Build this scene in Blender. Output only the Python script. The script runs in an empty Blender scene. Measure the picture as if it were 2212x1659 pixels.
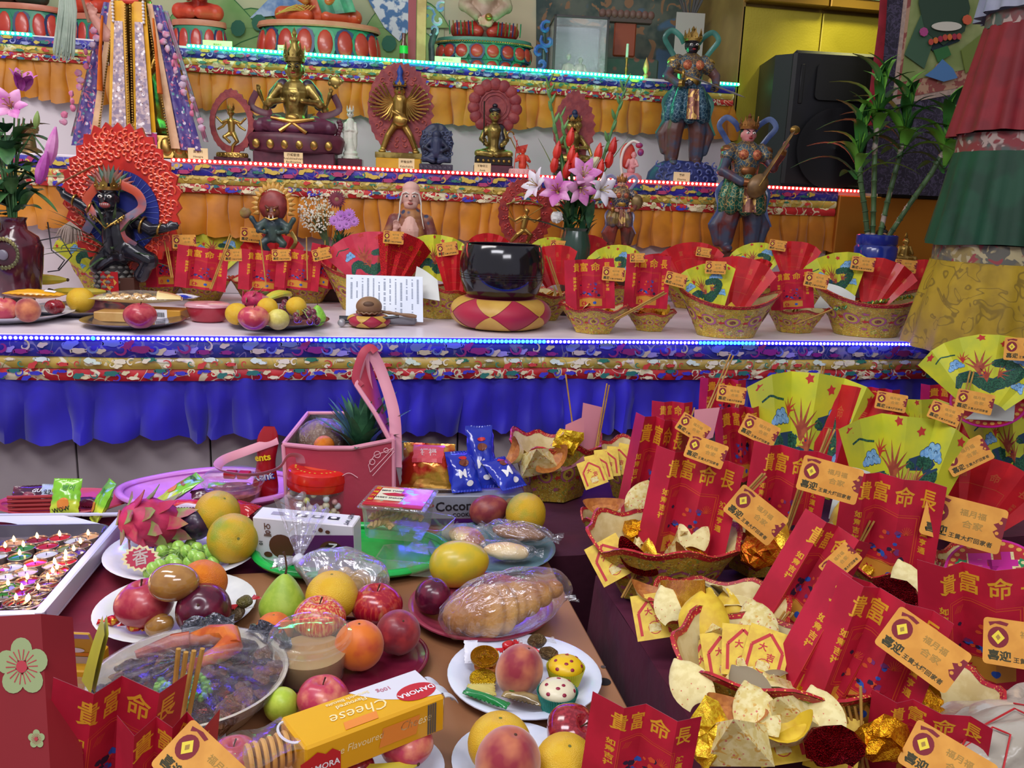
import bpy, bmesh, random
from math import *
from mathutils import Vector as V, Matrix as M, noise
R=random.Random(7)
SC=bpy.context.scene; COL=SC.collection
F=1820.0; CX,CY=1106.0,829.5; CAM=V((0,0,1.45))
YAW,PIT,ROL=radians(-11.26),radians(12.24),radians(2.28)
def _axes():
 fh=V((-sin(YAW),cos(YAW),0)); up=V((0,0,1)); r=V((cos(YAW),sin(YAW),0))
 f=fh*cos(PIT)-up*sin(PIT); u=up*cos(PIT)+fh*sin(PIT)
 return f,r*cos(ROL)+u*sin(ROL),u*cos(ROL)-r*sin(ROL)
CF,CR,CU=_axes()
cd=bpy.data.cameras.new('camera'); cam=bpy.data.objects.new('camera',cd); COL.objects.link(cam)
cd.sensor_width=36; cd.sensor_fit='HORIZONTAL'; cd.lens=F/2212*36; cd.clip_start=.02
cam.matrix_world=M(((CR.x,CU.x,-CF.x,CAM.x),(CR.y,CU.y,-CF.y,CAM.y),(CR.z,CU.z,-CF.z,CAM.z),(0,0,0,1)))
SC.camera=cam
w=bpy.data.worlds.new('room_air'); SC.world=w; w.use_nodes=True
bg=w.node_tree.nodes['Background']; bg.inputs[0].default_value=(.86,.84,.95,1); bg.inputs[1].default_value=.5
def area(name,loc,target,size,power,col):
 l=bpy.data.lights.new(name,'AREA'); l.shape='RECTANGLE'; l.size,l.size_y=size; l.energy=power; l.color=col
 o=bpy.data.objects.new(name,l); COL.objects.link(o); o.location=loc
 o.rotation_euler=(V(target)-V(loc)).to_track_quat('-Z','Y').to_euler(); return o
area('ceiling_lamp_near',(-.7,.2,3.1),(-.4,1.0,.7),(1.6,.5),36,(.93,.93,1))
area('ceiling_lamp_middle',(-1.2,1.7,3.2),(-.4,3.0,1.2),(1.8,.4),32,(1,.95,.93))
area('ceiling_lamp_rear',(.6,-1.2,3.0),(.4,1.4,.8),(1.4,.5),26,(.95,.94,1))
vs=SC.view_settings; vs.view_transform='Standard'; vs.look='None'; vs.exposure=0.0; vs.gamma=1; vs.use_curve_mapping=False
def ray(x,y): return CF+CR*((x-CX)/F)-CU*((y-CY)/F)
def at(x,y,d): return CAM+ray(x,y)*d
def PZ(x,y,z): q=ray(x,y); return CAM+q*((z-CAM.z)/q.z)
def PY(x,y,Y): q=ray(x,y); return CAM+q*((Y-CAM.y)/q.y)
def dep(p): return (V(p)-CAM).dot(CF)
ZT=.75; ZA=1.09; YA=2.2; Y2=3.1; Y3=3.55; YW=4.15
Z2=PY(1000,373,Y2).z; Z3=PY(1000,141,Y3).z
def hx(s,k=1):
 if not isinstance(s,str): return tuple(s[:3])
 c=[int(s[i:i+2],16)/255 for i in (0,2,4)]
 return tuple((x/12.92 if x<=.04045 else ((x+.055)/1.055)**2.4)*k for x in c)
MC={}; WP=0  # WP: patterns follow real size (statues are modelled in picture units)
class NT:
 def __init__(s,name):
  s.m=bpy.data.materials.new(name); s.m.use_nodes=True; s.t=s.m.node_tree; s.n=s.t.nodes; s.b=s.n['Principled BSDF']; s.co={}
 def new(s,t,**k):
  n=s.n.new(t)
  for a,b in k.items(): setattr(n,a,b)
  return n
 def link(s,a,b): s.t.links.new(a,b)
 def coord(s,kind='Object'):
  if kind not in s.co: s.co[kind]=s.new('ShaderNodeNewGeometry').outputs['Position'] if WP else s.new('ShaderNodeTexCoord').outputs[kind]
  return s.co[kind]
 def noise(s,sc,det=2,dist=0,off=0,kind='Object',stretch=None):
  n=s.new('ShaderNodeTexNoise'); n.inputs['Scale'].default_value=sc*(2 if WP else 1); n.inputs['Detail'].default_value=det; n.inputs['Distortion'].default_value=dist
  mp=s.new('ShaderNodeMapping'); mp.inputs['Location'].default_value=(off,off*1.7,off*.6)
  if stretch: mp.inputs['Scale'].default_value=stretch
  s.link(s.coord(kind),mp.inputs[0]); s.link(mp.outputs[0],n.inputs['Vector']); return n.outputs[0]
 def voro(s,sc,off=0,kind='Object',out='Distance',feat='F1'):
  n=s.new('ShaderNodeTexVoronoi',feature=feat); n.inputs['Scale'].default_value=sc*(2 if WP else 1)
  mp=s.new('ShaderNodeMapping'); mp.inputs['Location'].default_value=(off,off*1.3,off*.4)
  s.link(s.coord(kind),mp.inputs[0]); s.link(mp.outputs[0],n.inputs['Vector']); return n.outputs[out]
 def ramp(s,x,lo,hi,a=0.,b=1.):
  n=s.new('ShaderNodeMapRange'); n.inputs[1].default_value=lo; n.inputs[2].default_value=hi; n.inputs[3].default_value=a; n.inputs[4].default_value=b
  s.link(x,n.inputs[0]); return n.outputs[0]
 def math(s,op,x,y=0.):
  n=s.new('ShaderNodeMath',operation=op); s.link(x,n.inputs[0])
  if hasattr(y,'links'): s.link(y,n.inputs[1])
  else: n.inputs[1].default_value=y
  return n.outputs[0]
 def mix(s,f,a,b):
  n=s.new('ShaderNodeMix',data_type='RGBA'); s.link(f,n.inputs[0])
  for x,i in ((a,6),(b,7)):
   if hasattr(x,'links'): s.link(x,n.inputs[i])
   else: n.inputs[i].default_value=(*x,1)
  return n.outputs[2]
 def bump(s,h,st=.3,d=.01):
  n=s.new('ShaderNodeBump'); n.inputs['Strength'].default_value=st; n.inputs['Distance'].default_value=d
  s.link(h,n.inputs['Height']); s.link(n.outputs[0],s.b.inputs['Normal'])
 def set(s,k,v): s.b.inputs[k].default_value=v
def mat(name,c,c2=None,sc=10,lo=.42,hi=.58,rough=.55,metal=0,spec=.5,bump=0,bsc=80,bd=.004,coat=0,trans=0,ior=1.45,emit=0,ec=None,det=3,dist=0,layers=(),sheen=0,sub=0,stretch=None,vb=0,cr=.1):
 """c base colour; c2 a second colour mixed in by noise; layers=(kind,colour,scale,lo,hi,seed)"""
 if name in MC: return MC[name]
 n=NT(name); n.set('Roughness',rough); n.set('Metallic',metal); n.set('Specular IOR Level',spec); n.set('Coat Weight',coat); n.set('Coat Roughness',cr); n.set('Transmission Weight',trans); n.set('IOR',ior)
 if sheen: n.set('Sheen Weight',sheen)
 if sub: n.set('Subsurface Weight',sub); n.set('Subsurface Radius',(.02,.008,.004))
 col=hx(c); n.b.inputs['Base Color'].default_value=(*col,1)
 cur=None
 if c2: cur=n.mix(n.ramp(n.noise(sc,det,dist,stretch=stretch),lo,hi),col,hx(c2))
 for (k,cc,s_,l_,h_,sd) in layers:
  if k=='noise': f=n.ramp(n.noise(s_,2,.4,sd),l_,h_)
  elif k=='swirl': f=n.ramp(n.noise(s_,1.5,2.2,sd),l_,h_)
  elif k=='dots': f=n.ramp(n.voro(s_,sd),h_,l_)
  elif k=='line': f=n.ramp(n.math('ABSOLUTE',n.math('SUBTRACT',n.noise(s_,1,1.6,sd),.5)),h_,l_)
  elif k=='edge': f=n.ramp(n.voro(s_,sd,feat='DISTANCE_TO_EDGE'),h_,l_)
  cur=n.mix(f,cur if cur is not None else col,hx(cc))
 if cur is not None: n.link(cur,n.b.inputs['Base Color'])
 if bump: n.bump(n.voro(bsc) if vb else n.noise(bsc,4),bump,bd)
 if emit:
  n.set('Emission Strength',emit); n.b.inputs['Emission Color'].default_value=(*hx(ec or c),1)
 MC[name]=n.m; return n.m
def film(name,c='ffffff',op=.12,rough=.08,bump=.6,bsc=30,stretch=None,gl=1.0):
 """thin clear plastic: lets light through and glints"""
 if name in MC: return MC[name]
 n=NT(name); n.set('Roughness',rough); n.set('Metallic',.75); n.b.inputs['Base Color'].default_value=(*hx(c),1); n.set('Specular IOR Level',gl)
 nz=n.noise(bsc,3,1.2,stretch=stretch); n.bump(nz,bump,.01)
 lw=n.new('ShaderNodeLayerWeight'); lw.inputs[0].default_value=.35
 f=n.math('ADD',n.math('MULTIPLY',n.math('POWER',lw.outputs['Facing'],2.),.6),op*.55)
 f=n.math('ADD',f,n.ramp(nz,.58,.72,0,.30))
 tr=n.new('ShaderNodeBsdfTransparent'); mx=n.new('ShaderNodeMixShader')
 n.link(f,mx.inputs[0]); n.link(tr.outputs[0],mx.inputs[1]); n.link(n.b.outputs[0],mx.inputs[2])
 n.link(mx.outputs[0],n.n['Material Output'].inputs[0]); MC[name]=n.m; return n.m
class G:
 def __init__(s): s.v=[];s.f=[];s.m=[];s.uv=[]
 def add(s,vs,fs,mi=0,T=None,uv=None):
  o=len(s.v)
  for i,p in enumerate(vs):
   p=V(p)
   s.v.append(tuple(T@p) if T is not None else tuple(p)); s.uv.append(uv[i] if uv else (0,0))
  for f in fs: s.f.append(tuple(o+i for i in f)); s.m.append(mi)
  return s
 def grid(s,fn,nu,nv,mi=0,wrap=False,T=None):
  vs=[];uv=[];fs=[]; cu=nu if wrap else nu+1
  for j in range(nv+1):
   for i in range(cu): vs.append(fn(i/nu,j/nv)); uv.append((i/nu,j/nv))
  for j in range(nv):
   for i in range(nu):
    a=j*cu+i; b=j*cu+(i+1)%cu; fs.append((a,b,b+cu,a+cu))
  return s.add(vs,fs,mi,T,uv)
 def lathe(s,pr,n=24,mi=0,T=None,sq=(1,1),cap=True):
  vs=[];fs=[];k=len(pr)
  for r,z in pr:
   for i in range(n): a=2*pi*i/n; vs.append((r*cos(a)*sq[0],r*sin(a)*sq[1],z))
  for j in range(k-1):
   for i in range(n): a=j*n+i;b=j*n+(i+1)%n; fs.append((a,b,b+n,a+n))
  if cap and pr[0][0]>1e-5: fs.append(tuple(range(n))[::-1])
  if cap and pr[-1][0]>1e-5: fs.append(tuple((k-1)*n+i for i in range(n)))
  return s.add(vs,fs,mi,T)
 def ball(s,c,r,mi=0,nu=14,nv=9,T=None,rot=None):
  if not hasattr(r,'__len__'): r=(r,r,r)
  X=M.Translation(V(c)) @ (rot.to_4x4() if rot else M.Identity(4)) @ M.Diagonal((*r,1))
  if T is not None: X=T@X
  vs=[(0,0,-1)];fs=[]
  for j in range(1,nv):
   t=pi*j/nv
   for i in range(nu): a=2*pi*i/nu; vs.append((sin(t)*cos(a),sin(t)*sin(a),-cos(t)))
  vs.append((0,0,1)); L=len(vs)-1
  for i in range(nu): fs.append((0,1+(i+1)%nu,1+i)); fs.append((L,L-nu+i,L-nu+(i+1)%nu))
  for j in range(nv-2):
   for i in range(nu): a=1+j*nu+i;b=1+j*nu+(i+1)%nu; fs.append((a,b,b+nu,a+nu))
  return s.add(vs,fs,mi,X)
 def tube(s,pts,rad,n=8,mi=0,cap=True,T=None,flat=1.,up=None):
  pts=[V(p) for p in pts]; k=len(pts)
  if not hasattr(rad,'__len__'): rad=[rad]*k
  vs=[];fs=[]; prev=None
  for i,p in enumerate(pts):
   d=(pts[min(i+1,k-1)]-pts[max(i-1,0)]); d=d.normalized() if d.length>1e-9 else V((0,0,1))
   if prev is None:
    ref=V(up) if up is not None else (V((0,0,1)) if abs(d.z)<.9 else V((1,0,0)))
    a=d.cross(ref).normalized()
   else:
    a=(prev-d*prev.dot(d)); a=a.normalized() if a.length>1e-6 else d.orthogonal().normalized()
   prev=a; b=d.cross(a)
   for j in range(n):
    t=2*pi*j/n; vs.append(p+a*cos(t)*rad[i]+b*sin(t)*rad[i]*flat)
  for i in range(k-1):
   for j in range(n): q=i*n+j;w_=i*n+(j+1)%n; fs.append((q,w_,w_+n,q+n))
  if cap: fs.append(tuple(range(n))[::-1]); fs.append(tuple((k-1)*n+j for j in range(n)))
  return s.add(vs,fs,mi,T)
 def box(s,a,b,mi=0,T=None,bv=0):
  x0,y0,z0=a;x1,y1,z1=b
  if bv:
   pr=[]
   for z,k in ((z0,bv),(z0+bv,0),(z1-bv,0),(z1,bv)):
    pr.append([(x0+k+(bv if k==0 else 0),y0+k,z),(x1-k-(bv if k==0 else 0),y0+k,z),(x1-k,y0+k+(bv if k==0 else 0),z),(x1-k,y1-k-(bv if k==0 else 0),z),(x1-k-(bv if k==0 else 0),y1-k,z),(x0+k+(bv if k==0 else 0),y1-k,z),(x0+k,y1-k-(bv if k==0 else 0),z),(x0+k,y0+k+(bv if k==0 else 0),z)])
   vs=[p for r_ in pr for p in r_]; fs=[tuple(range(8))[::-1],tuple(24+i for i in range(8))]
   for j in range(3):
    for i in range(8): q=j*8+i;w_=j*8+(i+1)%8; fs.append((q,w_,w_+8,q+8))
   return s.add(vs,fs,mi,T)
  vs=[(x0,y0,z0),(x1,y0,z0),(x1,y1,z0),(x0,y1,z0),(x0,y0,z1),(x1,y0,z1),(x1,y1,z1),(x0,y1,z1)]
  return s.add(vs,[(0,3,2,1),(4,5,6,7),(0,1,5,4),(1,2,6,5),(2,3,7,6),(3,0,4,7)],mi,T)
 def prism(s,pts,z0,z1,mi=0,T=None):
  n=len(pts); vs=[(x,y,z0) for x,y in pts]+[(x,y,z1) for x,y in pts]
  fs=[tuple(range(n))[::-1],tuple(n+i for i in range(n))]+[(i,(i+1)%n,n+(i+1)%n,n+i) for i in range(n)]
  return s.add(vs,fs,mi,T)
 def flat(s,pts,z=0,mi=0,T=None): return s.add([(x,y,z) for x,y in pts],[tuple(range(len(pts)))],mi,T)
 def join(s,o,T=None,mo=0):
  k=len(s.v)
  for p,u in zip(o.v,o.uv): s.v.append(tuple(T@V(p)) if T is not None else p); s.uv.append(u)
  for f,m_ in zip(o.f,o.m): s.f.append(tuple(k+i for i in f)); s.m.append(m_+mo)
  return s
 def mesh(s,name,mats,smooth=True,ang=40):
  me=bpy.data.meshes.new(name); me.from_pydata(s.v,[],s.f);
  for m_ in (mats if isinstance(mats,(list,tuple)) else [mats]): me.materials.append(m_)
  me.polygons.foreach_set('material_index',s.m)
  if any(u!=(0,0) for u in s.uv):
   l=me.uv_layers.new(name='UVMap'); idx=[0]*len(me.loops); me.loops.foreach_get('vertex_index',idx)
   l.data.foreach_set('uv',[c for i in idx for c in s.uv[i]])
  if smooth:
   me.polygons.foreach_set('use_smooth',[True]*len(s.f)); me.set_sharp_from_angle(angle=radians(ang))
  me.update(); return me
 def build(s,name,mats,parent=None,smooth=True,ang=40,**k): return put(name,s.mesh(name,mats,smooth,ang),parent,**k)
 def jitter(s,a,sc=20,seed=0):
  s.v=[tuple(V(p)+a*noise.noise_vector(V(p)*sc+V((seed,seed*2,0)))) for p in s.v]; return s
def put(name,me,parent=None,T=None,label=None,kind=None,cat=None,group=None,loc=None):
 o=bpy.data.objects.new(name,me); COL.objects.link(o)
 if parent is not None: o.parent=parent
 if T is not None: o.matrix_local=T
 if loc is not None: o.location=loc
 tag(o,label,cat,group,kind); return o
def tag(o,label=None,cat=None,group=None,kind=None):
 for k,v in (('label',label),('category',cat),('group',group),('kind',kind)):
  if v: o[k]=v
 return o
def thing(name,label,cat,loc=(0,0,0),T=None,group=None,rz=0,s=1):
 o=bpy.data.objects.new(name,None); COL.objects.link(o); o.empty_display_size=.02
 o.matrix_local=T if T is not None else M.Translation(V(loc))@M.Rotation(rz,4,'Z')@M.Scale(s,4)
 return tag(o,label,cat,group)
def clone(o,T,label=None,group=None,cat=None):
 def cp(a,par):
  c=a.copy(); COL.objects.link(c); c.parent=par
  for ch in a.children: cp(ch,c)
  return c
 c=cp(o,None); c.matrix_local=T; tag(c,label,cat,group); return c
def struct(name,g,mats,smooth=False,**k): o=g.build(name,mats,None,smooth,**k); o['kind']='structure'; return o
def remesh(g,vox,sm=2):
 me=g.mesh('tmp',[],False); o=bpy.data.objects.new('tmp',me); COL.objects.link(o)
 md=o.modifiers.new('r','REMESH'); md.mode='VOXEL'; md.voxel_size=vox
 if sm: q=o.modifiers.new('s','SMOOTH'); q.iterations=sm; q.factor=.5
 dg=bpy.context.evaluated_depsgraph_get(); out=bpy.data.meshes.new_from_object(o.evaluated_get(dg))
 bpy.data.objects.remove(o); bpy.data.meshes.remove(me)
 out.polygons.foreach_set('use_smooth',[True]*len(out.polygons)); return out
def blob(name,g,vox,m_,parent,sm=2,**k):
 me=remesh(g,vox,sm); me.name=name; me.materials.clear(); me.materials.append(m_); return put(name,me,parent,**k)
_TX={}
def text2d(body,bold=.02,res=2):
 """text as flat triangles, centred, one unit = letter size"""
 k=(body,bold)
 if k not in _TX:
  c=bpy.data.curves.new('t','FONT'); c.body=body; c.align_x='CENTER'; c.align_y='CENTER'; c.offset=bold; c.resolution_u=res; c.space_line=.95
  o=bpy.data.objects.new('t',c); COL.objects.link(o); dg=bpy.context.evaluated_depsgraph_get()
  me=bpy.data.meshes.new_from_object(o.evaluated_get(dg)); _TX[k]=([tuple(v.co) for v in me.vertices],[tuple(p.vertices) for p in me.polygons])
  bpy.data.objects.remove(o); bpy.data.meshes.remove(me); bpy.data.curves.remove(c)
 return _TX[k]
def txt(g,body,size,x=0,y=0,z=0,mi=0,rot=0,sx=1,bold=.02,T=None,skew=0):
 vs,fs=text2d(body,bold); c,s_=cos(rot),sin(rot)
 out=[]
 for p in vs:
  a=(p[0]+skew*p[1])*size*sx;b=p[1]*size; out.append((x+a*c-b*s_,y+a*s_+b*c,z))
 return g.add(out,fs,mi,T)
def ring(n,r,cx=0,cy=0,ph=0,ry=None): return [(cx+r*cos(ph+2*pi*i/n),cy+(ry or r)*sin(ph+2*pi*i/n)) for i in range(n)]
def frame(pb,pt,db,dt=None,wpx=None,off=0):
 """matrix for a unit sheet: origin at bottom centre, x across, y up the sheet, z to the viewer; returns matrix scaled to (width,height)"""
 B=at(*pb,db); T_=at(*pt,db if dt is None else dt); y=T_-B; h=y.length; y/=h
 n=(CAM-B).normalized(); z=(n-y*n.dot(y)).normalized(); x=y.cross(z)
 if off: q=M.Rotation(off,3,y); x=q@x; z=q@z
 w_=wpx*db/F if wpx else h
 return M(((x.x*w_,y.x*h,z.x*h,B.x),(x.y*w_,y.y*h,z.y*h,B.y),(x.z*w_,y.z*h,z.z*h,B.z),(0,0,0,1)))
def rotz(a): return M.Rotation(a,4,'Z')
def TR(*a): return M.Translation(V(a))
def aim(d,roll=0): return V(d).to_track_quat('Z','Y').to_matrix().to_4x4()@M.Rotation(roll,4,'Z')
# ================================================================ setting
g=G(); g.box((-5,-3,-.1),(6,4.6,0)); struct('floor',g,mat('floor_tile','6b5f5c',rough=.4))
g=G(); g.box((-5,YW,0),(6,YW+.1,3.6))
struct('wall_back',g,mat('wall_paint','c9bd9a','a9b8a0',sc=2.2,rough=.8))
g=G(); g.box((4.6,-3,0),(4.7,4.2,3.6)); struct('wall_right',g,mat('gold_wall','8a6a2c',rough=.45))
XW=lambda u,v:(PY(u,v,YW-.02).x,PY(u,v,YW-.02).z)
mur=thing('landscape_mural','painted wall scenery of green hills and blue mountain behind the top shelf','mural',(0,0,0))
def wallpatch(name,pts,y,m_,th=.004):
 g=G(); q=[XW(*p) for p in pts]; n=len(q)
 vs=[(x,y,z) for x,z in q]+[(x,y+th,z) for x,z in q]
 g.add(vs,[tuple(range(n)),tuple(n+i for i in range(n))[::-1]]+[(i,n+i,n+(i+1)%n,(i+1)%n) for i in range(n)]); return g.build(name,m_,mur,False)
hill=mat('mural_hill','6f9a55','8fb06e',sc=5,rough=.7); hline=mat('mural_line','2f6a35',rough=.7); msky=mat('mural_sky','b9bd93','a8b58e',sc=4,rough=.7)
wallpatch('painted_sky',[(-80,-60),(960,-60),(960,200),(-80,200)],YW-.006,msky)
def hillshape(cx,base,wd,ht,n=12,ph=0): return [(cx-wd/2+wd*i/n, base-ht*sin(pi*i/n)**.8*(1+.08*sin(7*i+ph))) for i in range(n+1)]
for i,(cx,b,wd,ht) in enumerate([(30,200,330,190),(520,130,300,110),(455,60,200,80),(700,110,420,60),(855,140,240,100),(880,60,180,70),(300,140,260,120)]):
 p=hillshape(cx,b,wd,ht,14,i); wallpatch('painted_outline',[(x,y-3) for x,y in p],YW-.010-.002*i,hline); wallpatch('painted_hill',p,YW-.011-.002*i,hill)
blue=mat('mural_blue','5e86b8','a9c0d4',sc=14,rough=.7)
wallpatch('painted_mountain',[(540,40),(590,-10),(640,-50),(700,-60),(690,0),(640,30)],YW-.03,blue)
wallpatch('painted_waterfall',[(770,-50),(890,-50),(890,60),(862,90),(830,60),(800,10)],YW-.031,mat('mural_wave','5079a8','d5dcdf',sc=26,lo=.46,hi=.54,rough=.7))
for (x,y) in [(840,95),(515,62),(560,50)]:
 wallpatch('painted_tree',ring(10,16,x,y,0,18),YW-.034,mat('mural_tree','2e6b52',rough=.7))
wallpatch('painted_dusk',[(1160,-60),(1620,-60),(1620,260),(1160,260)],YW-.006,mat('mural_dusk','3a4a45','5f665a',sc=9,rough=.7,layers=[('noise','4d6b86',6,.55,.6,3),('swirl','8b6a4c',9,.6,.63,8)]))
# ================================================================ altar body
white=mat('altar_stone','e8dde2','d9cdd6',sc=5,rough=.32); pan=mat('cabinet_panel','b3a6a6','a59898',sc=3,rough=.5); dark=mat('joint_dark','17110f',rough=.9)
wb=V;al=thing('altar','stepped white stone altar carrying all shelves, offerings and statues','altar',(0,2.6,0))
XL,XR=-2.2,2.35; O=V((0,2.6,0))
def P_(name,g,m_,par,smooth=False,**k):
 g.v=[(x,y-2.6,z) for x,y,z in g.v]; return g.build(name,m_,par,smooth,**k)
g=G(); g.box((XL,YA,ZA-.035),(XR,Y2+.03,ZA),bv=.004); P_('deck_slab',g,white,al)
g=G(); g.box((XL,YA+.07,.02),(XR,Y2,ZA-.036)); P_('core',g,dark,al)
step=PY(455,985,YA+.05).x-PY(165,985,YA+.05).x; x0=PY(165,985,YA+.05).x; i=-3
while x0+i*step<XR-.1:
 g=G(); g.box((x0+i*step+.0022,YA+.05,.03),(x0+(i+1)*step-.0022,YA+.0699,ZA-.04),bv=.0015); P_('cabinet_panel',g,pan,al); i+=1
XE2=PY(1800,480,Y2).x; XE3=PY(1590,180,Y3).x
g=G(); g.box((XL-1,Y2,Z2-.03),(PY(1900,400,Y2).x,Y3+.03,Z2),bv=.003); P_('shelf_slab',g,white,al)
g=G(); g.box((XL-1,Y2+.03,ZA+.001),(XE2,Y3,Z2-.031)); P_('riser',g,mat('riser_white','cfc4c8',rough=.5),al)
g=G(); g.box((XL-1,Y3,Z3-.03),(XE3-.004,YW,Z3),bv=.003); P_('shelf_slab',g,white,al)
g=G(); g.box((XL-1,Y3+.03,Z2+.001),(XE3-.004,YW,Z3-.031)); P_('riser',g,mat('riser_white','cfc4c8'),al)
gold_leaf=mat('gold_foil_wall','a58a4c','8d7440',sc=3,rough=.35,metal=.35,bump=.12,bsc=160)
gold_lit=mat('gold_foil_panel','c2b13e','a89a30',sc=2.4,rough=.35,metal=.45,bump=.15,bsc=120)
gb=thing('gold_cabinet','tall gold foil clad cabinet behind the black loudspeaker','cabinet',(XE3,Y3,0))
def PB(name,g,m_,**k): g.v=[(x-XE3,y-Y3,z) for x,y,z in g.v]; return g.build(name,m_,gb,False,**k)
g=G(); g.box((XE3,Y3,0),(XE3+.012,YW-.01,3.2)); g.box((XE3+.013,Y3+.021,0),(3.9,YW-.01,3.2)); PB('carcass',g,gold_leaf)
zt=PY(1775,22,Y3).z; xs=[XE3,PY(1775,60,Y3).x,PY(1955,60,Y3).x,PY(1955,60,Y3).x+.42,3.9]
for i in range(4):
 g=G(); g.box((xs[i]+.003,Y3,Z2+.003),(xs[i+1]-.003,Y3+.02,zt-.01),bv=.003); PB('foil_panel',g,gold_lit)
 g=G(); g.box((xs[i]+.004,Y3-.05,zt+.004),(xs[i+1]-.004,Y3+.02,zt+.5),bv=.004); q=PB('upper_door',g,mat('gold_frame','a27c34',rough=.35,metal=.7))
 g=G(); g.box((xs[i]+.04,Y3-.055,zt+.045),(xs[i+1]-.04,Y3-.049,zt+.46)); g.v=[(x-XE3,y-Y3,z) for x,y,z in g.v]; g.build('door_glass',mat('green_glass','6f8472',rough=.2),q,False)
g=G(); g.box((XE2+.004,Y2-.02,ZA+.001),(3.1,Y3-.02,Z2-.02),bv=.004)
o=g.build('end_panel',mat('gold_end','b07328','9a5f20',sc=2.5,rough=.3,metal=.6),None,False); tag(o,'gold sided low cabinet standing under the hanging scroll','cabinet')
g=G(); g.box((PY(1900,400,Y2).x+.003,Y2-.02,Z2-.019),(3.1,Y3-.055,Z2)); o=g.build('cabinet_top',dark,None,False); tag(o,'dark cabinet top plate under the black loudspeaker','shelf')
# ================================================================ brocade valances
SW=[('line','b9a988',30,.0,.035,1),('swirl','8d87a8',26,.60,.63,4),('dots','a02848',9,.0,.22,6)]
mblue=mat('blue_brocade','2a1f9c','1d2a7c',sc=9,rough=.5,sheen=.2,layers=[('swirl','5f5a92',14,.60,.62,4),('line','6f6a9e',12,.008,.02,1)])
mgold=mat('gold_brocade','c9ae4a','a8923c',sc=12,rough=.45,layers=[('swirl','dcd6a4',14,.58,.60,2),('line','8f9a5a',10,.006,.014,7)])
mred=mat('red_brocade','c22a2a','a81f28',sc=9,rough=.5,layers=[('swirl','d8cfa0',14,.60,.62,9),('line','e2d9b4',12,.010,.022,3)])
def band(name,par,x0,x1,z0,z1,y,m_,amp=.004,seed=0,off=0):
 g=G(); n=int((x1-x0)/.03)
 g.grid(lambda a,b:(x0+(x1-x0)*a, y-.006-.005*sin(pi*b)-amp*sin((x0+(x1-x0)*a)*9+seed)-.002*sin((x0+(x1-x0)*a)*31+seed), z0+(z1-z0)*b+.0025*sin((x0+(x1-x0)*a)*4+seed)),n,5)
 g.v=[(a,b-off,c) for a,b,c in g.v]; return g.build(name,m_,par)
def skirt(name,par,x0,x1,z0,z1,y,m_,pitch=.075,depth=.02,seed=0,off=0,style='box'):
 r=random.Random(seed); xs=[x0];
 while xs[-1]<x1: xs.append(xs[-1]+pitch*r.uniform(.6,1.35))
 g=G(); cols=[]
 for i,x in enumerate(xs[:-1]):
  w_=xs[i+1]-x; ln=r.uniform(-.2,.2)*w_; dd=depth*r.uniform(.7,1.25); h=r.uniform(-.012,.006)
  if style=='box': cols+= [(x,0,h,ln),(x+w_*.05,dd*.9,h,ln),(x+w_*.35,dd*1.05,h-.006,ln),(x+w_*.8,dd*.75,h,ln),(x+w_*.96,dd*.35,h+.004,ln)]
  else: cols+= [(x,0,h,ln),(x+w_*.15,dd*.5,h,ln),(x+w_*.42,dd,h-.006,ln*1.5),(x+w_*.62,dd*.85,h-.006,ln),(x+w_*.85,dd*.3,h,ln)]
 N=len(cols)-1; nv=7
 def fn(a,b):
  c=cols[min(N,int(round(a*N)))]; t=1-b; k=.25+.75*t
  return (c[0]+c[3]*t+.004*sin(c[0]*40+t*5), y-off-.004-c[1]*k-.006*t*sin(c[0]*17+t*6), z1+(z0+c[2]-z1)*t)
 g.grid(fn,N,nv); return g.build(name,m_,par,ang=60)
def spiral(r0,t0,turn,n,wd,cw=1):
 L=[];Rr=[]
 for i in range(n+1):
  a=t0+cw*turn*i/n; r=r0*(1-.82*i/n); L.append((r*cos(a),r*sin(a)));
 out=[]
 for i,(x,y) in enumerate(L):
  x2,y2=L[min(i+1,n)]; x1,y1=L[max(i-1,0)]; d=hypot(x2-x1,y2-y1) or 1; nx,ny=-(y2-y1)/d,(x2-x1)/d; k=wd*(.35+.65*sin(pi*min(1,(i+.6)/n*1.0)))
  out.append((x+nx*k,y+ny*k,x-nx*k,y-ny*k))
 return out
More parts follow.
